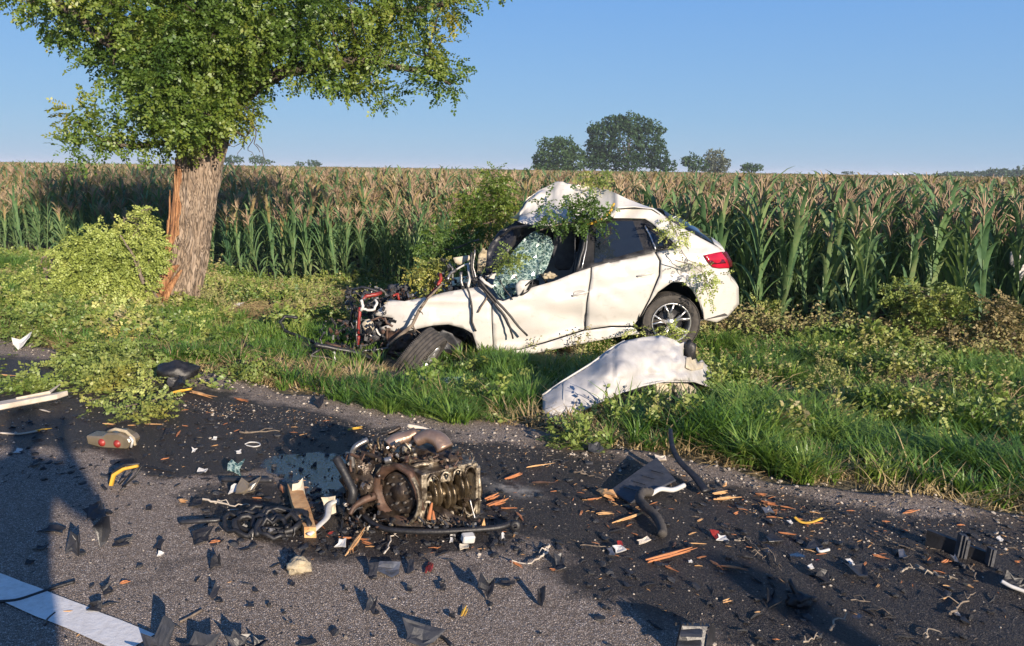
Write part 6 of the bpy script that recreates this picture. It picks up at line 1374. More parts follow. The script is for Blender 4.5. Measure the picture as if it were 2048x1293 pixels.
for i, (x1, y1, x2, y2, w_, m_, k_, lb) in enumerate((
    (1164, 1002, 1206, 1002, 9, 'orange', 2, 'stout orange stick with a cut end left of the grey box lid'), (1198, 988, 1236, 1006, 22, 'tan', 6, 'frayed tan bundle of wood left of the corrugated hose'), (1190, 1032, 1232, 1030, 9, 'tan', 3, 'short frayed stick beside the corrugated hose, upper of two'), (1222, 1050, 1292, 1028, 9, 'tan', 4, 'longer frayed stick beside the corrugated hose, lower of two'),
    (1418, 992, 1458, 990, 12, 'tan', 4, 'tan split slab right of the curved black strip, upper one'), (1426, 1002, 1486, 1002, 14, 'tan', 5, 'wider tan split slab right of the curved black strip, lower one'), (1444, 978, 1452, 972, 12, 'tan', 2, 'small tan chip above the two tan slabs'), (1508, 990, 1535, 996, 10, 'orange', 3, 'orange chip right of the tan slabs, upper of a pair'), (1520, 1006, 1556, 1016, 13, 'orange', 5, 'orange chip right of the tan slabs, lower of a pair'), (1560, 1014, 1590, 1020, 6, 'orange', 3, 'thin reddish sliver past the orange chips'),
    (1290, 1128, 1388, 1104, 12, 'orange', 5, 'longest orange stick in the middle of the dark road'), (1308, 1114, 1326, 1130, 5, 'tan', 1, 'thin cross splinter over the longest orange stick'), (1328, 1134, 1360, 1148, 8, 'orange', 4, 'small frayed bits just below the longest orange stick'), (1368, 1088, 1430, 1091, 7, 'tan', 2, 'straight narrow stick above the longest orange stick'), (1420, 1124, 1446, 1144, 9, 'orange', 2, 'left arm of the forked orange splinter on the dark road'), (1432, 1134, 1494, 1145, 12, 'orange', 3, 'right arm of the forked orange splinter on the dark road'),
    (1036, 940, 1108, 930, 7, 'tan', 2, 'long straight tan stick on the dark earth behind the engine at right'), (1008, 962, 1046, 950, 9, 'orange', 5, 'frayed orange fibres below the long straight stick'), (1060, 968, 1112, 968, 7, 'rust', 4, 'dark reddish fibres right of the frayed orange ones'), (1392, 1046, 1408, 1040, 6, 'tan', 2, 'tiny tan chip between hose and slabs'), (1440, 1050, 1464, 1050, 6, 'rust', 2, 'rusty thin chip below the tan slabs'), (1466, 1032, 1478, 1028, 8, 'orange', 2, 'tiny orange crumb below the right end of the slabs'),
    (1588, 1040, 1614, 1048, 10, 'orange', 3, 'rounded orange chip above the yellow bark strip'), (1556, 1068, 1598, 1076, 8, 'orange', 4, 'orange splinter left of the yellow bark strip'), (1760, 1046, 1780, 1050, 9, 'orange', 2, 'small orange chip on the gravel right of the yellow strip'), (1910, 1052, 1930, 1052, 9, 'orange', 2, 'small orange chip on the gravel above the ribbed black bar'), (1800, 1028, 1842, 1022, 11, 'orange', 3, 'pinkish orange slab on the gravel edge'), (1742, 1112, 1778, 1120, 8, 'orange', 3, 'flat orange splinter left of the ribbed black bar'),
    (1882, 1128, 1896, 1122, 9, 'orange', 2, 'small orange cube-like chip below the ribbed black bar'), (2024, 1124, 2044, 1128, 8, 'orange', 3, 'orange chip at the right edge'), (1884, 1174, 1904, 1176, 8, 'tan', 2, 'small tan chip on the wet road below the ribbed bar'), (1926, 1170, 1950, 1182, 10, 'tan', 3, 'tan frayed chip at the edge of the wet dark patch'), (1876, 1198, 1894, 1198, 8, 'tan', 1, 'short tan peg at the edge of the shadow on the wet road'), (1442, 1208, 1464, 1202, 9, 'tan', 3, 'small tan splinter alone below the forked one'),
    (1508, 1228, 1522, 1226, 5, 'tan', 3, 'tiny tan star-shaped fibre tuft near the bottom right'), (1544, 1280, 1560, 1284, 8, 'orange', 2, 'small orange chip near the bottom right edge'), (1342, 1096, 1352, 1086, 9, 'rust', 2, 'dark red chip left of the straight narrow stick'), (1556, 936, 1570, 932, 7, 'orange', 2, 'orange chip at the foot of the tall grass'), (1630, 1122, 1640, 1121, 5, 'red', 1, 'tiny reddish chip on the wet road'), (1600, 1082, 1616, 1080, 6, 'orange', 2, 'small orange crumb beside the flat dark plates'),
    (380, 786, 432, 800, 11, 'tan', 4, 'tan split bark lying right of the black lamp case'), (464, 798, 500, 808, 9, 'orange', 4, 'orange splinter at the road edge right of the split bark'), (335, 790, 384, 784, 12, 'yellow', 4, 'yellow wood strip under the black lamp case'), (206, 850, 232, 852, 6, 'tan', 2, 'tan sliver below the fallen leaves, leftmost of three'), (255, 852, 272, 852, 4, 'tan', 2, 'tan sliver below the fallen leaves, middle of three'), (288, 850, 326, 852, 5, 'tan', 3, 'tan sliver below the fallen leaves, rightmost of three'), (352, 876, 362, 862, 6, 'orange', 2, 'tiny orange fibre beside the fallen leaves'), (322, 922, 340, 918, 6, 'orange', 2, 'tiny orange chip on the pale asphalt strip'))):
    splinter(x1, y1, x2, y2, w_, M[m_], lb, k_, ground=y1 < 820)
gtube('bark_strip', [(1588, 1046, .02), (1602, 1052, .01), (1622, 1054, .015), (1642, 1050, .025)], 4, M['yellow'], 'curved yellow bark strip on the right part of the road', 'bark strip', 6, flat=.5)
# vent box in the foreground
vb = empty('slatted_vent', G(1385, 1330), 'dark slatted plastic vent box standing at the bottom edge, casting a long shadow', 'vent box')
vy = G(1380, 1320).y; V0 = Vector((0, vy, 0))
def VP(x, y, d=0): return plane_pt(V0, EF, x, y, d)
b = MB(); b.slab([VP(1342, 1345), VP(1400, 1345), VP(1412, 1262, .05), VP(1420, 1254, .06), VP(1364, 1252, .04)], (0, .02, 0)); b.slab([VP(1402, 1345), VP(1418, 1256, .05), VP(1428, 1262, .10), VP(1430, 1345, .08)], (.01, .02, 0)); b.build('vent_frame', DG, vb)
for i in range(4):
    y_ = 1264+22*i; b = MB(); b.slab([VP(1364-i*5, y_, .03-.01*i), VP(1406-i*2, y_+1, .03-.01*i), VP(1404-i*2, y_+11, .0-.01*i), VP(1361-i*5, y_+10, .0-.01*i)], (0, .012, .004)); b.build('slat', GY, vb)
b = MB()
for i in range(7): b.box(VP(1352+i*12+random.uniform(-3, 3), 1252-random.uniform(0, 6), .05), (.006, .004, .012), None)
b.build('broken_tabs', BK, vb)
# ribbed bar on the right
rb = empty('ribbed_bar', G(1915, 1120), 'black ribbed plastic bar standing on edge on the gravel at right', 'plastic bar')
r0, r1 = G(1850, 1092), G(1978, 1128); rd_ = (r1-r0).normalized(); b = MB(); b.slab([r0, r1, r1+Vector((0, 0, .045)), r0+Vector((0, 0, .075))], Vector((-rd_.y, rd_.x, 0))*.02); b.build('bar', BK, rb)
for u, h_ in ((.50, .10), (.56, .10), (.60, .085), (.96, .075), (1.0, .075)):
    b = MB(); p = r0.lerp(r1, u); b.box(p+Vector((0, -.012, h_/2)), (.012, .03, h_), Euler((0, .08, 0)).to_matrix()); b.build('rib', GY, rb)
# black mirror-like foot and plates
mf = empty('mirror_foot', G(1590, 1215), 'black upright hooked plastic arm with a broken base on the dark road at right', 'plastic arm')
gk = gdist(1590, 1210)/FPX; c_ = G(1590, 1212)
def MP(x, y, d=0): return plane_pt(c_, EF, x, y, d)
b = MB(); b.tube([MP(1579, 1160, .02), MP(1584, 1172, .02), MP(1590, 1184, .01), MP(1604, 1190, 0)], [6*gk, 8*gk, 9*gk, 6*gk], 8, flat=.6); b.build('arm', BK, mf, True)
b = MB(); b.blob(MP(1600, 1200, 0), (.045, .03, .03), 5, .35, 3); b.build('base', BK, mf, True)
clutter('broken_bits', 1570, 1618, 1196, 1214, -.01, .04, 16, [BK, DG], mf, MP, gk, (5, 14), 3)
shard(1544, 1208, 36, 34, BK, 'crumpled black scrap left of the hooked plastic arm', .6, seed=130, curl=.9); shard(1646, 1162, 30, 28, BK, 'small black scrap standing above the hooked plastic arm', .8, seed=131, n=6)
shard(1550, 1083, 62, 14, DG, 'flat dark plate on the wet road, left of two', .05, -.1, seed=132, n=5); shard(1630, 1096, 50, 16, DG, 'flat dark plate on the wet road, right of two', .1, -.2, seed=133, n=5); gtube('plastic_clip', [(1634, 1100), (1640, 1106), (1658, 1102)], 3, M['white'], 'pale clip at the tip of the right flat plate', 'plastic clip')
shard(1718, 1150, 70, 22, DG, 'glossy thin dark sheet on the wet road right of centre', .1, -.15, seed=134, n=7, curl=.6); shard(2030, 1176, 70, 34, BK, 'large black crumpled piece at the right edge of the road', .4, -.1, seed=135, n=9); gtube('plastic_clip', [(2000, 1180, .03), (2020, 1186, .02), (2050, 1192, .01)], 4, M['white'], 'pale ragged strip along the black piece at the right edge', 'plastic strip')
for i, (x, y, w_, h_, m_, lb) in enumerate(((1444, 1080, 36, 12, 'white', 'bent white clip on the dark road above the orange stick'), (1432, 1076, 22, 20, 'red', 'dark red bit attached behind the bent white clip'), (1238, 1104, 28, 14, 'white', 'white rimmed cap fragment left of the longest stick'), (1240, 1094, 14, 16, 'red', 'dark red bit behind the white rimmed cap'), (1222, 1108, 18, 20, 'steel', 'small shiny crumb left of the white rimmed cap'), (1288, 1086, 34, 12, 'pale', 'pale ragged flake right of the corrugated hose end'),
    (1804, 1114, 22, 16, 'steel', 'crumpled foil bit left of the ribbed bar'), (1700, 1128, 18, 12, 'white', 'small white clip on the wet road'), (1620, 1138, 14, 8, 'white', 'flat white chip between the two plate groups'), (1910, 1124, 18, 16, 'steel', 'shiny crumb just below the ribbed bar'), (1380, 1126, 12, 6, 'white', 'tiny pale chip right of the longest orange stick'), (1998, 1082, 12, 9, 'white', 'white pebble-like bit right of the ribbed bar'), (1912, 1232, 16, 10, 'steel', 'small grey bit inside the dark shadow at bottom right'),
    (1470, 918, 40, 10, 'grey', 'flat grey flake at the foot of the long grass'), (1190, 902, 46, 22, 'grey', 'grey crumpled strip at the grass edge right of the yellow leaves'), (1320, 920, 30, 12, 'pale', 'pale flake at the grass edge beside the black strip'), (1535, 1026, 24, 12, 'steel', 'dull metal flake near the orange chips'), (1580, 1048, 12, 8, 'white', 'white crumb left of the yellow bark strip'), (430, 880, 16, 6, 'white', 'thin white sliver on the dark strip left of the engine'), (388, 905, 14, 8, 'white', 'white crumb on the dark strip above the light asphalt'),
    (478, 908, 16, 7, 'white', 'white crumb near the thin white ring'), (335, 870, 18, 12, 'black', 'black crumb below the fallen leaf clump'), (300, 1020, 16, 10, 'black', 'black crumb just right of the slate grey plate'))):
    shard(x, y, w_, h_, M[m_], lb, .25, .2*(i % 3), seed=200+i)
gtube('thin_ring', [(490, 890), (500, 886), (516, 887), (520, 892), (508, 895), (492, 892)], 1.3, M['white'], 'thin white loop of wire on the dark strip left of the engine', 'wire loop')
for pts, r_, lb in (([(1900, 1235), (1915, 1220), (1935, 1205), (1950, 1190)], 3.2, 'straight stick reaching into the bottom right shadow'), ([(1850, 1285), (1858, 1265), (1882, 1272)], 2.6, 'pale forked twig at the bottom right edge'), ([(1660, 1290, .05), (1668, 1270, .06), (1690, 1262, .04)], 2.8, 'pale forked twig at the bottom edge right of the vent'), ([(1605, 1292), (1620, 1284), (1636, 1278)], 2.4, 'short pale twig at the bottom edge'),
                    ([(1830, 1140), (1860, 1152), (1890, 1162), (1912, 1165)], 4.0, 'knobbly pale twig on the wet road below the ribbed bar'), ([(1800, 1150), (1815, 1142), (1840, 1145)], 2.6, 'twisted lichen-pale twig left of the knobbly one'), ([(1940, 1142), (1948, 1152), (1950, 1162)], 2.6, 'hooked twig right of the knobbly one'), ([(1745, 1070), (1770, 1085), (1800, 1096), (1830, 1106)], 2.2, 'long thin twig on the gravel left of the ribbed bar'), ([(1500, 1088), (1515, 1105), (1525, 1122)], 2.4, 'dark thin twig right of the narrow stick'),
                    ([(1540, 1110), (1552, 1130), (1562, 1145)], 2.4, 'second dark thin twig further right'), ([(1160, 1095), (1200, 1098), (1228, 1100)], 1.6, 'faint twig line left of the rimmed cap'), ([(1740, 1150), (1760, 1162), (1775, 1178)], 2.2, 'dark twig right of the glossy sheet'), ([(1700, 1205), (1740, 1210), (1790, 1240)], 1.6, 'long thin twig along the shadow at bottom right'), ([(1470, 1085), (1485, 1087), (1492, 1078)], 1.8, 'small pale forked twig right of the white clip'), ([(1150, 948), (1180, 955), (1205, 962)], 2.2, 'brown twig left of the grey box lid'),
                    ([(480, 870), (520, 868), (560, 866)], 2.0, 'brown twig along the edge behind the engine at left')):
    twigthing(pts, r_, lb, 2, M['palet'] if 'pale' in lb else None)
# -- things lying in the grass
lc = shard(357, 780, 50, 20, BK, 'glossy black round lamp case lying on the road edge below the tree', .55, .1, seed=301, n=12, curl=.9, cat='lamp case', name='lamp_case', ground=True, th=.03); shard(357, 748, 14, 10, M['white'], 'white patch of plastic on the black lamp case', .4, seed=302, ground=True)
b = MB(); b.blob(GT(356, 768)+Vector((0, 0, .09)), (.14, .10, .085), 31, .2, 3); b.build('lamp_back', BK, lc, True)
shard(48, 698, 44, 22, M['white'], 'crumpled white plastic sheet under the fallen leaves at the left edge', .45, .5, seed=303, ground=True, curl=.8); shard(80, 672, 44, 20, M['steel'], 'shiny wrinkled sheet beside the crumpled white one', .4, .2, seed=304, ground=True, curl=.8)
shard(478, 616, 36, 14, M['white'], 'small white sheet on the straw right of the tree trunk', .3, seed=305, ground=True, th=.01); shard(490, 722, 40, 44, BK, 'tangled black scrap in the grass left of the car', .8, seed=306, ground=True, n=11, curl=.9)
shard(545, 738, 88, 22, DG, 'dark flat tray in the grass at the road edge left of the car', .1, seed=307, ground=True, n=6); shard(640, 814, 20, 22, BK, 'little black hook at the road edge below the front wheel', .8, seed=308, n=6)
shard(885, 786, 84, 26, M['craze'], 'slab of cracked greenish glass lying in the grass by the front wheel', .3, seed=309, ground=True, n=9, curl=.5, cat='broken glass', name='broken_glass')
shard(1447, 878, 122, 46, DG, 'large dark plastic plate half hidden in the long grass', .25, -.5, seed=310, ground=True, n=6, th=.01); shard(1262, 826, 90, 24, DG, 'dark sunk plate in the grass below the white wing', .1, seed=311, ground=True, n=7)
shard(1516, 782, 26, 20, BK, 'small black scrap in the grass right of the wing', .5, seed=312, ground=True); shard(2030, 800, 50, 26, BK, 'black piece in the grass at the right edge', .3, seed=313, ground=True)
shard(1490, 858, 60, 10, DG, 'narrow grey strip sticking out of the long grass', .2, -.4, seed=314, ground=True)
o_ = GT(2040, 640); wp_ = MB()
w9 = 9.7
wp_.slab([at(2022, 505, w9), at(2036, 498, w9), at(2048, 530, w9), at(2060, 560, w9), at(2052, 568, w9), at(2034, 540, w9), at(2020, 528, w9)], (0, .02, 0)); wp_.slab([at(2034, 536, w9-.05), at(2046, 544, w9-.05), at(2044, 566, w9-.02), at(2036, 558, w9-.02)], (.01, .02, 0))
wp_.build('torn_white_panel', M['paintd'], None, True, label='torn white car panel caught in the maize at the right edge', cat='car panel')
# small crumbs nobody could count
cpr = []
for k in range(8):
    b = MB(); b.blob((0, 0, .2), (1, .7+.3*(k % 2), .5), k, .5, 1); cpr.append((b.v, b.f, [k % 4]*len(b.f)))
for k in range(4):
    b = MB(); b.tube([(-1.6, 0, .12), (0, .2, .2), (1.7, -.1, .12)], [.12, .25, .06], 4); cpr.append((b.v, b.f, [5 if k < 3 else 4]*len(b.f)))
def px_spots(poly, n, seed):
    pl_ = wpoly(poly); rnd = np.random.RandomState(seed); x0, x1 = min(p[0] for p in pl_), max(p[0] for p in pl_); y0, y1 = min(p[1] for p in pl_), max(p[1] for p in pl_)
    q = np.stack([rnd.uniform(x0, x1, n*6), rnd.uniform(y0, y1, n*6)], -1); q = q[pip(q[:, 0], q[:, 1], pl_)][:n]; return np.concatenate([q, np.full((len(q), 1), .001)], 1)
area = [(-50, 760), (340, 800), (560, 830), (900, 880), (1200, 920), (1500, 990), (1800, 1040), (2150, 1060), (2150, 1330), (1300, 1330), (1150, 1150), (700, 1120), (450, 1100), (380, 1000), (-50, 960)]
edge_a = [(300, 790), (560, 815), (900, 870), (1200, 905), (1500, 965), (1800, 1015), (2150, 1040), (2150, 1120), (1700, 1090), (1450, 1010), (1200, 950), (850, 900), (560, 850), (300, 815)]
Pc = np.concatenate([px_spots(area, 1700, 1), px_spots(edge_a, 3400, 2), px_spots([(-50, 900), (2100, 1100), (2100, 1330), (-50, 1330)], 700, 3)])
sx, ax_ = sa(Pc[:, 0], Pc[:, 1]); Pc[:, 2] = np.where(sx > road_edge(ax_)-.05, hgt(sx, ax_)+.0, 0.0)
n = len(Pc); szs = np.random.uniform(.0025, .0075, n)*(1+1.0*(np.random.rand(n) < .08))*.8
scatter('road_crumbs', cpr, Pc, rndrot(n, .2), szs, np.random.randint(0, 12, n), [M['stone'], BK, DG, M['pale'], M['tan'], M['twig']], 'tiny stones, glass crumbs and wood fibres strewn over the road', cat='crumbs')
Pf = np.concatenate([px_spots(area, 900, 11), px_spots([(150, 900), (1200, 1000), (1400, 1293), (150, 1293)], 70, 12), px_spots([(560, 980), (1000, 980), (1060, 1110), (600, 1110)], 260, 13)]); n = len(Pf)
scatter('dark_fragments', cpr[:4]+cpr[8:10], Pf, rndrot(n, .3), np.random.uniform(.006, .022, n)**1.0, np.random.randint(0, 6, n), [BK, DG, BK, DG, BK, BK], 'small black plastic fragments strewn over the road', cat='fragments')
sv = []
for k in range(5):
    b = MB()
    for q in range(2): o_ = Vector((0, random.uniform(-.12, .12), .08)); b.tube([o_+Vector((-1, 0, 0)), o_+Vector((0, random.uniform(-.1, .1), .05)), o_+Vector((random.uniform(.6, 1), 0, 0))], [.06, .13, .03], 4, flat=.6)
    sv.append((b.v, b.f, [k % 2]*len(b.f)))
Pv = np.concatenate([px_spots([(990, 930), (1700, 1010), (2050, 1090), (2050, 1200), (1500, 1160), (1150, 1110), (990, 1060)], 90, 21), px_spots([(1380, 970), (1620, 1000), (1640, 1050), (1400, 1020)], 45, 24), px_spots([(1150, 970), (1320, 990), (1300, 1070), (1160, 1050)], 40, 25), px_spots([(560, 960), (720, 960), (1050, 1000), (1050, 1110), (640, 1110)], 45, 22), px_spots([(300, 790), (900, 870), (900, 900), (300, 860)], 40, 23)]); Pv[:, 2] = .002; n = len(Pv)
ro = rndrot(n, .1); ro[:, 2] = np.random.normal(.1, .7, n); scatter('wood_slivers', sv, Pv, ro, np.random.uniform(.05, .17, n)**2, np.random.randint(0, 5, n), [M['orange'], M['tan']], 'small orange wood slivers strewn over the stained road', cat='wood slivers')
# road-edge grit, thicker
Pg = band(9000, 4.05, 4.75, 91); s_, a_ = sa(Pg[:, 0], Pg[:, 1]); Pg[:, 2] = np.where(s_ < road_edge(a_)-.04, 0.0, hgt(s_, a_)+.0); n = len(Pg)
scatter('edge_gravel', cpr[:8], Pg, rndrot(n, .4), np.random.uniform(.004, .013, n), np.random.randint(0, 8, n), [M['stone'], M['stone'], BK, M['pale']], 'coarse gravel and crumbled asphalt along the road edge', cat='gravel')
# ================================================================== BROKEN BRANCHES AND LEAF HEAPS
def leafy(name, label, blobs, wood, mat, cat='branch', dens=1.0, scale=.62, seed=1, wr=1.6, y=None, hang=-.1, group=None, sc2=1.0):
    """blobs: (px,py,r px,depth or None -> depth of the ground under py+r); wood: list of (px,py,depth) chains"""
    rnd = np.random.RandomState(seed); PP = []; DD = []; cs = []
    for q in blobs:
        px, py, r_ = q[:3]; d = q[3] if len(q) > 3 else None
        dy = (y if d is None and y is not None else (GT(px, py+r_*.8).y if d is None else d)); c = at(px, py, dy); k = (c-CAM).dot(_f)/FPX; cs.append(c)
        n = max(4, int(dens*r_*r_*.10*(k/.0055)**1.2)); dv = rnd.normal(size=(n, 3)); dv /= np.linalg.norm(dv, axis=1)[:, None]
        P = np.array(c)+dv*(r_*k*rnd.uniform(.2, 1, n)**.5)[:, None]; s_, a_ = sa(P[:, 0], P[:, 1]); g_ = np.where(s_ > road_edge(a_), hgt(s_, a_), 0)
        P[:, 2] = np.maximum(P[:, 2], g_+.015+rnd.rand(n)*.03); PP.append(P); DD.append(dv*.7+rnd.normal(size=(n, 3))*.8+np.array([0, 0, hang]))
    DD = np.concatenate(DD)
    if hang > -.15: DD[:, 2] *= .25
    elif hang > -.25: DD[:, 2] *= .5
    V, F = leaves_mesh(np.concatenate(PP), DD, scale, rnd)
    gz = np.concatenate([V]); s_, a_ = sa(V[:, 0], V[:, 1]); V[:, 2] = np.maximum(V[:, 2], np.where(s_ > road_edge(a_), hgt(s_, a_), 0)+.004+rnd.rand(len(V))*.008)
    base = sum(cs, Vector((0, 0, 0)))/len(cs); base.z = tz(base.x, base.y); rt = empty(name, base, label, cat, group)
    lf = np_mesh('foliage', V-np.array(base), F, mat); lf.parent = rt
    b = MB(); r2 = random.Random(seed)
    for ch in wood:
        P = [(at(p[0], p[1], p[2]) if p[2] is not None else GT(p[0], p[1])+Vector((0, 0, .03))) for p in ch]; k = (P[0]-CAM).dot(_f)/FPX; w_ = wr*k; Q = []
        for i in range(len(P)-1):
            for u in (0, .33, .66): Q.append(P[i].lerp(P[i+1], u)+Vector((r2.uniform(-1, 1), r2.uniform(-1, 1), r2.uniform(-1, 1)))*w_*.8)
        Q.append(P[-1]); b.tube(Q, [w_*(1-.75*i/len(Q)) for i in range(len(Q))], 6)
        for c in cs:
            j = min(range(len(Q)), key=lambda i: (Q[i]-c).length)
            if (Q[j]-c).length < 130*k: b.tube([Q[j], Q[j].lerp(c, .5)+Vector((0, 0, .01)), c], [w_*.35, w_*.25, w_*.1], 4)
    if b.v:
        so_ = b.build('stem', M['twig'], rt)
        if len(wood) > 2: so_['kind'] = 'stuff'
    return rt
yb_ = GT(250, 625).y
leafy('fallen_branch', 'largest pale green leafy branch heaped against the left foot of the tree', [(150, 500, 34), (195, 490, 34), (160, 540, 36), (210, 530, 38), (255, 520, 34), (230, 570, 36), (180, 575, 34), (275, 560, 32), (300, 520, 26), (270, 590, 24), (240, 605, 32), (140, 560, 26), (310, 490, 22), (220, 480, 22), (185, 610, 26)], [[(330, 620, yb_), (290, 560, yb_-.2), (270, 490, yb_), (262, 470, yb_)], [(300, 600, yb_), (200, 540, yb_-.2), (140, 490, yb_-.1)]], M['wilt'], dens=1.5, seed=2, y=yb_-.15, wr=3.2, hang=-.7)
leafy('fallen_branch', 'upright leafy branch tip sticking up left of the trunk against the maize', [(250, 465, 18), (275, 460, 14), (290, 440, 15), (295, 425, 10), (248, 440, 8), (300, 460, 12)], [[(262, 500, yb_), (268, 470, yb_), (288, 445, yb_), (284, 422, yb_), (305, 417, yb_)], [(262, 480, yb_), (248, 450, yb_), (246, 434, yb_)]], M['wilt'], dens=1.2, seed=3, y=yb_, wr=2, hang=-.5)
leafy('bare_branch', 'dark bare twigs showing in the middle of the leafy heap left of the trunk', [(100, 520, 10)], [[(95, 560, yb_), (105, 520, yb_), (120, 500, yb_)], [(100, 550, yb_), (80, 530, yb_), (100, 495, yb_)], [(285, 570, yb_-.3), (262, 500, yb_-.3), (240, 470, yb_-.3)], [(285, 560, yb_-.3), (275, 520, yb_-.3), (255, 495, yb_-.3)]], M['rob'], dens=.5, seed=4, y=yb_, wr=3)
leafy('fallen_branch', 'yellow green branch lying in the grass at the left edge', [(20, 575, 30), (60, 580, 28), (20, 610, 26), (60, 612, 26), (95, 600, 24), (10, 550, 20)], [[(0, 600, None), (60, 600, None), (110, 610, None)]], M['wilt'], dens=1.1, seed=5, hang=-.2)
leafy('fallen_branch', 'flat yellowish branch lying below the big heap at left', [(60, 650, 28), (100, 640, 30), (140, 645, 30), (80, 670, 20), (130, 620, 24), (40, 640, 20), (170, 625, 22), (120, 665, 20)], [[(20, 660, None), (100, 650, None), (180, 630, None)]], M['fresh'], dens=1.4, seed=6, hang=-.2)
leafy('fallen_branch', 'pale branch lying at the foot of the trunk reaching towards the road', [(215, 650, 26), (250, 650, 28), (280, 640, 26), (240, 680, 22), (230, 620, 20), (270, 670, 22)], [[(200, 640, None), (260, 660, None), (330, 650, None)]], M['wilt'], dens=1.3, seed=7, hang=-.2)
leafy('fallen_branch', 'yellowing branch spread over the road edge with reddish brown patches', [(150, 710, 26), (180, 700, 28), (220, 710, 30), (250, 730, 30), (200, 740, 28), (160, 735, 24), (270, 705, 26), (120, 715, 20), (230, 755, 26), (190, 765, 20), (270, 745, 22), (300, 720, 18), (140, 750, 16)], [[(100, 710, None), (200, 735, None), (300, 720, None)], [(180, 770, None), (230, 720, None), (260, 680, None)]], M['fresh'], dens=.85, seed=8, hang=-.1, scale=.55)
leafy('fallen_branch', 'leafy spray lying on the dark asphalt nearest the camera at left', [(300, 818, 22), (320, 805, 18), (275, 825, 16), (250, 830, 14), (225, 822, 11), (200, 815, 9), (180, 812, 6), (265, 800, 8), (330, 822, 12), (215, 800, 6)], [[(330, 800, None), (290, 815, None), (230, 825, None), (175, 810, None)]], M['fresh'], dens=.9, seed=9, hang=0, scale=.5)
leafy('fallen_branch', 'small flat leafy spray on the road edge at the far left', [(40, 768, 14), (60, 766, 14), (80, 768, 12), (30, 776, 8)], [[(25, 775, None), (90, 765, None)]], M['fresh'], dens=2.2, seed=10, hang=0)
leafy('fallen_branch', 'loose leaf bunch between the road edge and the black lamp case', [(285, 770, 16), (290, 790, 16), (270, 785, 14), (310, 760, 14), (250, 790, 8)], [[(270, 740, None), (290, 780, None)]], M['wilt'], dens=.7, scale=.5, seed=11, hang=0)
leafy('fallen_branch', 'bright leafy bunch at the road edge left of the front wheel', [(505, 738, 18), (530, 745, 16), (490, 750, 14), (545, 752, 10), (480, 742, 10)], [[(480, 755, None), (515, 745, None), (560, 752, None)]], M['fresh'], dens=2.0, seed=12, hang=0)
leafy('fallen_branch', 'broken branch in the verge right of the trunk foot', [(400, 640, 18), (440, 630, 16), (380, 660, 16), (350, 680, 16), (420, 665, 14)], [[(350, 680, None), (400, 650, None), (450, 630, None)]], M['wilt'], dens=.9, seed=13)
# behind and on the car
yc = 10.6
leafy('broken_branch', 'large leafy branch standing behind the crumpled roof against the field', [(985, 350, 16, yc), (995, 370, 22, yc), (980, 395, 26, yc), (1010, 390, 22, yc), (960, 415, 26, yc), (1000, 420, 28, yc), (935, 400, 16, yc), (930, 425, 22, yc), (970, 445, 28, yc), (1010, 445, 20, yc), (920, 450, 20, yc), (940, 470, 22, yc), (910, 400, 10, yc)], [[(1000, 520, yc), (990, 450, yc), (985, 400, yc), (990, 350, yc)], [(990, 450, yc), (940, 430, yc), (915, 410, yc)]], M['rob'], dens=1.0, seed=20, wr=3)
leafy('broken_branch', 'darker leafy branch hanging low behind the missing bonnet', [(870, 470, 18, yc-.6), (860, 500, 22, yc-.6), (890, 500, 24, yc-.6), (920, 490, 22, yc-.6), (900, 530, 18, yc-.6), (870, 530, 18, yc-.6)], [[(960, 480, yc-.6), (900, 500, yc-.6), (850, 490, yc-.6)]], M['rob'], dens=.9, seed=21, wr=2.5)
leafy('broken_branch', 'bright green leafy tip in front of the missing bonnet', [(862, 530, 14, 8.3), (840, 545, 12, 8.3), (858, 555, 14, 8.3), (875, 540, 12, 8.3), (825, 548, 8, 8.3), (850, 572, 12, 8.3), (872, 562, 10, 8.3)], [[(880, 590, 8.3), (862, 560, 8.3), (855, 525, 8.3)]], M['fresh'], dens=1.4, seed=22, wr=1.5, hang=-.4)
leafy('broken_branch', 'thin light green sprig rising above the crumpled roof', [(1190, 352, 12, 8.6), (1182, 362, 10, 8.6), (1200, 358, 10, 8.6), (1192, 375, 8, 8.5)], [[(1205, 395, 8.5), (1196, 370, 8.6), (1188, 340, 8.6)]], M['fresh'], dens=1.0, seed=23, wr=1)
yr = 7.95
leafy('broken_branch', 'leafy branch with yellow bark draped over the roof above the doors', [(1160, 425, 14, yr), (1180, 410, 16, yr), (1200, 415, 14, yr), (1175, 440, 14, yr), (1145, 435, 16, yr), (1205, 435, 12, yr), (1130, 445, 12, yr), (1100, 440, 12, yr), (1090, 405, 10, yr), (1140, 410, 12, yr), (1150, 385, 8, yr), (1090, 425, 10, yr), (1215, 450, 8, yr)], [[(1080, 460, yr), (1110, 452, yr), (1150, 445, yr), (1190, 440, yr), (1225, 415, yr)]], M['rob'], dens=1.1, seed=24, wr=1.6, hang=-.5, scale=.6)
b = MB(); b.tube([CP(1165, 451, .12), CP(1185, 447, .08), CP(1205, 438, .06), CP(1220, 424, .08), CP(1228, 408, .12)], [.012, .026, .028, .026, .020], 8, flat=.6); b.build('stripped_bark', M['yellow'], None, True, label='orange yellow strip of stripped bark lying over the edge of the roof', cat='bark strip')
leafy('broken_branch', 'small sprig caught in the shattered windscreen', [(1015, 520, 14, 7.7), (1025, 510, 12, 7.7), (1008, 535, 12, 7.7), (1035, 525, 8, 7.7)], [[(1035, 560, 7.7), (1018, 530, 7.7), (1015, 505, 7.7)]], M['fresh'], dens=1.4, seed=25, wr=1, scale=.5)
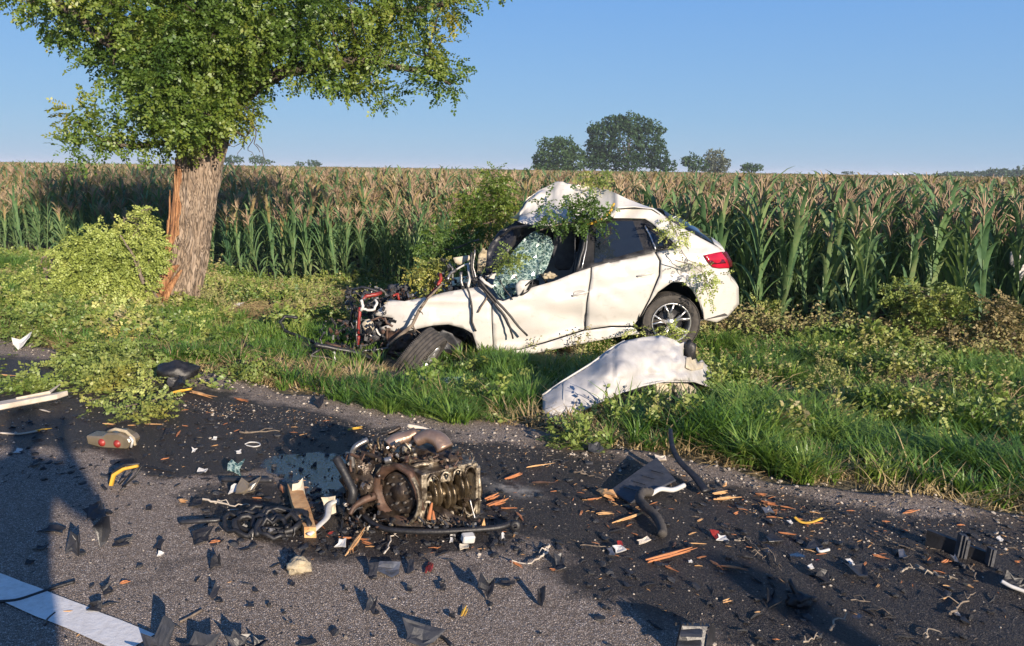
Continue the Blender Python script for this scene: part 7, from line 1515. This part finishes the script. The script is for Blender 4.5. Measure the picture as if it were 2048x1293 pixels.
leafy('broken_branch', 'sprig hanging from the rear corner of the roof over the window', [(1340, 445, 12, 7.9), (1350, 460, 12, 7.9), (1365, 470, 10, 7.9), (1335, 465, 8, 7.9), (1358, 485, 8, 7.9)], [[(1330, 432, 7.9), (1352, 465, 7.9), (1362, 495, 7.85)]], M['wilt'], dens=1.0, seed=26, wr=1, scale=.5, hang=-.6)
leafy('broken_branch', 'grey green twig hanging over the rear wheel arch beside the tail lamp', [(1405, 545, 12, 7.8), (1415, 560, 12, 7.8), (1400, 565, 10, 7.8), (1430, 545, 10, 7.8), (1412, 582, 8, 7.8), (1385, 530, 6, 7.8), (1416, 595, 6, 7.8)], [[(1350, 522, 7.8), (1385, 530, 7.8), (1410, 550, 7.8), (1415, 590, 7.8)], [(1362, 500, 7.8), (1375, 520, 7.8), (1400, 530, 7.8)]], M['wilt'], dens=.8, seed=27, wr=1.1, scale=.5, hang=-.6)
leafy('broken_branch', 'leaves tangled in the spokes of the rear wheel and along the sill', [(1335, 655, 10, 7.75), (1345, 668, 10, 7.75), (1365, 670, 10, 7.75), (1320, 670, 6, 7.75), (1268, 660, 6, 7.8), (1280, 655, 5, 7.8)], [[(1325, 640, 7.75), (1345, 665, 7.75), (1385, 672, 7.75)]], M['wilt'], dens=1.3, seed=28, wr=1, scale=.5)
leafy('broken_branch', 'wilted branch in the weeds right behind the rear bumper', [(1470, 665, 18), (1440, 660, 14), (1490, 680, 18), (1455, 690, 18), (1500, 660, 16), (1420, 690, 14), (1525, 690, 12)], [[(1400, 690, None), (1470, 680, None), (1540, 690, None)]], M['fresh'], dens=1.3, seed=29)
leafy('broken_branch', 'cluster of yellowish leaves hanging in the maize right of the bumper', [(1535, 610, 14), (1545, 630, 16), (1530, 640, 12), (1550, 650, 12)], [[(1560, 690, None), (1545, 640, GT(1545, 670).y), (1535, 600, GT(1545, 670).y)]], M['wilt'], dens=1.5, seed=30, y=GT(1545, 685).y, hang=-.6)
leafy('broken_branch', 'pale branch lying across the verge right of the white wing', [(1600, 700, 18), (1630, 705, 20), (1660, 715, 18), (1580, 715, 16), (1645, 690, 14), (1610, 725, 14)], [[(1560, 715, None), (1620, 712, None), (1690, 730, None)]], M['wilt'], dens=1.2, seed=31, hang=-.2)
leafy('broken_branch', 'yellow green branch in the grass just right of the wing tip', [(1480, 780, 18), (1500, 765, 14), (1510, 800, 16), (1470, 810, 14), (1540, 790, 12), (1460, 740, 14), (1440, 720, 12), (1490, 830, 12)], [[(1440, 730, None), (1485, 790, None), (1500, 840, None)]], M['fresh'], dens=1.2, seed=32, hang=-.1)
leafy('broken_branch', 'small leafy sprig in the grass below the right end of the wing', [(1570, 830, 12), (1590, 838, 12), (1605, 850, 10), (1560, 820, 8)], [[(1550, 820, None), (1610, 850, None)]], M['fresh'], dens=1.3, seed=33)
leafy('broken_branch', 'yellow drooping leaf bunch at the road edge by the foot of the wing', [(1150, 868, 14), (1170, 872, 14), (1160, 885, 12), (1115, 875, 8), (1112, 890, 6), (1180, 890, 8)], [[(1110, 860, None), (1150, 870, None), (1190, 890, None)]], M['fresh'], dens=2.2, seed=34, hang=-.3)
leafy('broken_branch', 'pale sprig standing in the long grass near the right edge', [(1880, 890, 10), (1895, 870, 10), (1870, 905, 8), (1850, 880, 8), (1910, 890, 8)], [[(1885, 925, None), (1890, 880, GT(1888, 920).y), (1892, 855, GT(1888, 920).y)]], M['wilt'], dens=2.0, seed=35, y=GT(1888, 925).y)
leafy('broken_branch', 'branch with few pale leaves in the grass at the right edge', [(1990, 800, 12), (2010, 815, 12), (1975, 790, 8), (2030, 830, 10)], [[(1950, 790, None), (2010, 815, None), (2050, 835, None)]], M['wilt'], dens=1.0, seed=36)
leafy('broken_branch', 'wilted leaves in the grass between the front wheel and the broken glass', [(910, 742, 12), (930, 750, 10), (900, 755, 8)], [[(880, 790, None), (920, 770, None), (960, 760, None)]], M['fresh'], dens=1.4, seed=37)
leafy('broken_branch', 'trampled sprigs in the straw between tree and car', [(540, 600, 20), (590, 590, 20), (640, 570, 20), (680, 560, 20), (610, 620, 16), (700, 580, 16)], [[(520, 610, None), (620, 590, None), (710, 570, None)]], M['wilt'], dens=.8, seed=38)
tw = MB(); tw.tube([CP(780, 690, -.2), CP(805, 668, -.18), CP(825, 650, -.15), CP(838, 622, -.12), CP(855, 598, -.08), CP(885, 568, 0)], [.022, .022, .016, .018, .012, .008], 7)
for a, b_ in (((825, 650), (830, 668)), ((838, 622), (846, 630)), ((832, 636), (822, 640)), ((855, 598), (846, 606)), ((821, 655), (842, 668)), ((840, 616), (848, 612))): tw.tube([CP(a[0], a[1], -.13), CP((a[0]+b_[0])/2+2, (a[1]+b_[1])/2, -.16), CP(b_[0], b_[1], -.15)], [.009, .006, .003], 5)
tw.build('broken_stick', M['twig'], None, True, label='knotty grey stick leaning across the torn front wing', cat='stick')
# shrubs at the foot of the maize on the right
def shrub(name, label, blobs, seed, mix, h):
    def lim(px, y0):
        y = y0
        while y > 5:
            p = at(px, 650, y); 
            if sa(p.x, p.y)[0] < 10.4: break
            y -= .05
        return y
    blobs = [(b_[0], b_[1], b_[2], lim(b_[0], GT(b_[0], h).y)) for b_ in blobs]
    rt = leafy(name, label, blobs, [[(b_[0]+random.uniform(-10, 10), h, None), (b_[0], b_[1], b_[3])] for b_ in blobs[:7]], mix, cat='shrub', dens=.9, seed=seed, y=GT(blobs[0][0], h).y, wr=1.6, scale=.7); return rt
shrub('yellow_shrub', 'yellow green leafy shrub at the foot of the maize on the right', [(1900, 590, 22), (1870, 600, 20), (1830, 595, 22), (1800, 600, 18), (1790, 580, 14), (1920, 610, 18), (1850, 625, 22), (1890, 640, 22), (1815, 570, 12), (1820, 640, 18)], 50, M['fresh'], 690)
shrub('brown_shrub', 'brown withered plants beneath the yellow green shrub on the right', [(1830, 660, 24), (1870, 665, 24), (1905, 660, 20), (1790, 660, 18), (1760, 670, 18), (1850, 690, 20), (1700, 660, 14), (1690, 680, 16)], 51, M['deadleaf'], 705)
shrub('brown_shrub', 'brown tangled weeds at the foot of the maize at the right edge', [(1980, 610, 20), (2000, 650, 24), (2030, 670, 24), (1975, 690, 22), (2020, 620, 18), (2040, 710, 22), (1960, 650, 18)], 52, M['deadleaf'], 735)
# leaf litter nobody could count
lp_ = []
for lv, lf in CLEAF: lp_.append(([tuple(v) for v in lv], [tuple(f) for f in lf], [0]*len(lf)))
LZ = [([(-100, 560), (340, 600), (480, 640), (560, 700), (560, 760), (340, 800), (100, 790), (-100, 740)], 1300), ([(1400, 660), (1700, 690), (1760, 780), (1600, 880), (1420, 860), (1380, 720)], 560), ([(560, 560), (760, 540), (740, 600), (560, 660)], 200), ([(1700, 720), (2080, 740), (2080, 960), (1750, 900)], 120), ([(960, 740), (1100, 760), (1100, 860), (960, 860)], 40)]
Pl = np.concatenate([spots(q, m, 300+i) for i, (q, m) in enumerate(LZ)]); s_, a_ = sa(Pl[:, 0], Pl[:, 1]); onroad = s_ < road_edge(a_)
Pl[:, 2] = np.where(onroad, .01, Pl[:, 2]+np.random.uniform(.03, .14, len(Pl))); n = len(Pl)
scatter('leaf_litter', lp_, Pl, rndrot(n, .5), np.random.uniform(.5, .85, n), np.random.randint(0, 6, n), [M['fresh']], 'fallen yellow green leaves strewn over the grass and the road edge', cat='fallen leaves')
# straw lying in sheaves right of the trunk
st = []
for k in range(4):
    b = MB()
    for q in range(24): p = Vector((rs.uniform(-.2, .2), rs.uniform(-.06, .06), rs.uniform(.02, .10))); d = Vector((1, rs.uniform(-.3, .3), rs.uniform(-.1, .35))).normalized()*rs.uniform(.15, .35); b.tube([p, p+d*.5, p+d+Vector((0, 0, -.05))], [.0022, .003, .001], 3, cap=False)
    st.append((b.v, b.f, [0]*len(b.f)))
Ps = np.concatenate([spots([(470, 600), (600, 590), (700, 570), (660, 640), (500, 660)], 170, 400), spots([(1760, 780), (1880, 780), (1870, 830), (1770, 830)], 24, 401), spots([(2000, 830), (2060, 830), (2060, 860), (2010, 860)], 8, 402), spots([(1500, 760), (1600, 790), (1560, 830), (1500, 810)], 16, 403)]); n = len(Ps)
ro = rndrot(n, .15); ro[:, 2] = np.random.uniform(.2, 1.0, n); scatter('straw', st, Ps, ro, np.random.uniform(.8, 1.3, n), np.random.randint(0, 4, n), [M['drygrass']], 'flattened dry straw between the tree and the car', cat='straw')

# ================================================================== PEOPLE STANDING JUST OUTSIDE THE PICTURE (their shadows fall into it)
def skinned(name, chains, root, mat, parent, sub=2):
    """chains of (point, radius); chains that start at an existing point branch off it"""
    V = []; E = []; Rr = []; idx = {}
    for ch in chains:
        prev = None
        for p, r_ in ch:
            key = tuple(round(q, 4) for q in p)
            if key not in idx: idx[key] = len(V); V.append(p); Rr.append(r_)
            i = idx[key]
            if prev is not None: E.append((prev, i))
            prev = i
    me = bpy.data.meshes.new(name); o0 = off_of(parent); me.from_pydata([Vector(v)-o0 for v in V], E, []); me.materials.append(mat)
    o = bpy.data.objects.new(name, me); COL.objects.link(o); o.parent = parent
    sk = o.modifiers.new('skin', 'SKIN'); sk.use_smooth_shade = True
    if not me.skin_vertices: me.skin_vertices.new()
    for i, sv in enumerate(me.skin_vertices[0].data): sv.radius = (Rr[i], Rr[i]); sv.use_root = (i == 0)
    s_ = o.modifiers.new('sub', 'SUBSURF'); s_.levels = 1; s_.render_levels = sub
    return o
def person(loc, face, label, arms, shirt, trousers, seed):
    """face: direction the person looks; arms: dict side -> [elbow, wrist, fingertip direction] in body axes (x right, y forward, z up)"""
    loc = Vector(loc); fy = Vector((face[0], face[1], 0)).normalized(); fx = Vector((fy.y, -fy.x, 0)); B = lambda x, y, z: loc+fx*x+fy*y+Vector((0, 0, z))
    rt = empty('person', loc, label, 'person'); ch = []
    pel = B(0, 0, .95)
    ch.append([(pel, .135), (B(0, 0, 1.12), .125), (B(0, .01, 1.30), .145), (B(0, 0, 1.42), .11), (B(0, .0, 1.50), .055), (B(0, .02, 1.57), .07), (B(0, .025, 1.66), .088), (B(0, .015, 1.73), .06)])
    for s_ in (-1, 1):
        ch.append([(pel, .135), (B(.09*s_, 0, .88), .10), (B(.11*s_, .02, .5), .062), (B(.12*s_, -.01, .12), .042), (B(.12*s_, .02, .05), .045), (B(.125*s_, .16, .035), .036)])
        el_, wr_ = arms[s_]; ch.append([(B(0, 0, 1.42), .11), (B(.17*s_, 0, 1.42), .065), (B(*el_), .043), (B(*wr_), .03), (B(wr_[0]*.93, wr_[1]+.045, wr_[2]+.03), .032)])
    body_ = skinned('body', ch, pel, M['skin'], rt)
    # clothes as slightly wider surfaces
    tp = [[(B(0, 0, .93), .155), (B(0, 0, 1.12), .145), (B(0, .01, 1.30), .165), (B(0, 0, 1.42), .125)]]
    for s_ in (-1, 1): el_, wr_ = arms[s_]; tp.append([(B(0, 0, 1.42), .125), (B(.17*s_, 0, 1.42), .082), (B(*el_), .056)])
    skinned('shirt', tp, None, shirt, rt)
    tr_ = [[(B(0, 0, .96), .15), (B(0, 0, .90), .14)]]
    for s_ in (-1, 1): tr_.append([(B(0, 0, .90), .14), (B(.09*s_, 0, .84), .115), (B(.11*s_, .02, .5), .078), (B(.12*s_, -.01, .10), .062)])
    skinned('trousers', tr_, None, trousers, rt)
    for s_ in (-1, 1):
        el_, wr_ = arms[s_]; w_ = B(*wr_)
        for k in range(4):
            a = (k-1.5)*.018; p0 = w_+fx*a+Vector((0, 0, .04)); L_ = (.070, .082, .078, .062)[k]; b = MB(); b.tube([p0, p0+fy*.02+Vector((0, 0, L_*.55)), p0+fy*.035+Vector((0, 0, L_))], [.009, .008, .006], 7); b.build('finger', M['skin'], body_, True)
        b = MB(); p0 = w_-fx*.025*s_; b.tube([p0, p0-fx*.025*s_+Vector((0, 0, .02)), p0-fx*.03*s_+fy*.01+Vector((0, 0, .05))], [.011, .009, .007], 7); b.build('thumb', M['skin'], body_, True)
    b = MB(); b.blob(B(0, .0, 1.70), (.095, .11, .085), seed, .06, 3); b.build('hair', M['black'], rt, True)
    b = MB(); b.blob(B(0, .11, 1.64), (.014, .02, .022), 1, .05, 2)
    for s_ in (-1, 1): b.blob(B(.088*s_, .01, 1.65), (.012, .02, .03), 2, .05, 2)
    b.build('nose_and_ears', M['skin'], body_, True)
    b = MB()
    for s_ in (-1, 1): b.blob(B(.033*s_, .098, 1.665), (.012, .008, .009), 1, .02, 2)
    b.build('eyes', M['white'], body_, True); b = MB(); b.blob(B(0, .103, 1.60), (.024, .008, .006), 1, .02, 2); b.build('mouth', M['red'], body_, True)
    for s_ in (-1, 1):
        b = MB(); b.blob(B(.122*s_, .06, .04), (.048, .13, .045), 3, .05, 2); b.build('shoe', M['black'], rt, True)
    return rt
M['cloth1'] = simple('dark_blue_shirt', (.03, .04, .08), (.02, .03, .06), .9); M['cloth2'] = simple('dark_trousers', (.02, .02, .025), (.03, .03, .035), .9)
PH = Vector((-.03, -.42, 0))
person(PH, (0, 1), 'person in a dark shirt holding a phone up in both hands just behind the camera', {-1: ((-.36, .12, 1.22), (-.07, .27, 1.50)), 1: ((.33, .10, 1.22), (.07, .27, 1.50))}, M['cloth1'], M['cloth2'], 1)
b = MB(); b.box(PH+Vector((.02, .335, 1.585)), (.155, .009, .075)); o = b.build('phone', BK, label='black phone held up level in both hands of the person taking the picture', cat='phone'); o.modifiers.new('b', 'BEVEL').width = .003
person((4.05, -2.35, 0), (-.5, .87), 'person with arms hanging down, standing on the road outside the right edge', {-1: ((-.24, -.01, 1.14), (-.25, .06, .88)), 1: ((.24, -.01, 1.14), (.25, .06, .88))}, M['cloth2'], M['cloth1'], 2)

# ================================================================== SUMMER HAZE
hz = MB(); hz.box((0, 0, 6.4), (12600, 12600, 16.2)); hm = bpy.data.materials.new('haze'); hm.use_nodes = True; hn = hm.node_tree; hn.nodes.clear()
ho = hn.nodes.new('ShaderNodeOutputMaterial'); hv = hn.nodes.new('ShaderNodeVolumePrincipled'); hv.inputs['Density'].default_value = .00045; hv.inputs['Color'].default_value = (.75, .85, 1, 1); hn.links.new(hv.outputs[0], ho.inputs['Volume'])
hz.build('haze', hm, kind='stuff', label='thin summer haze over the far field')
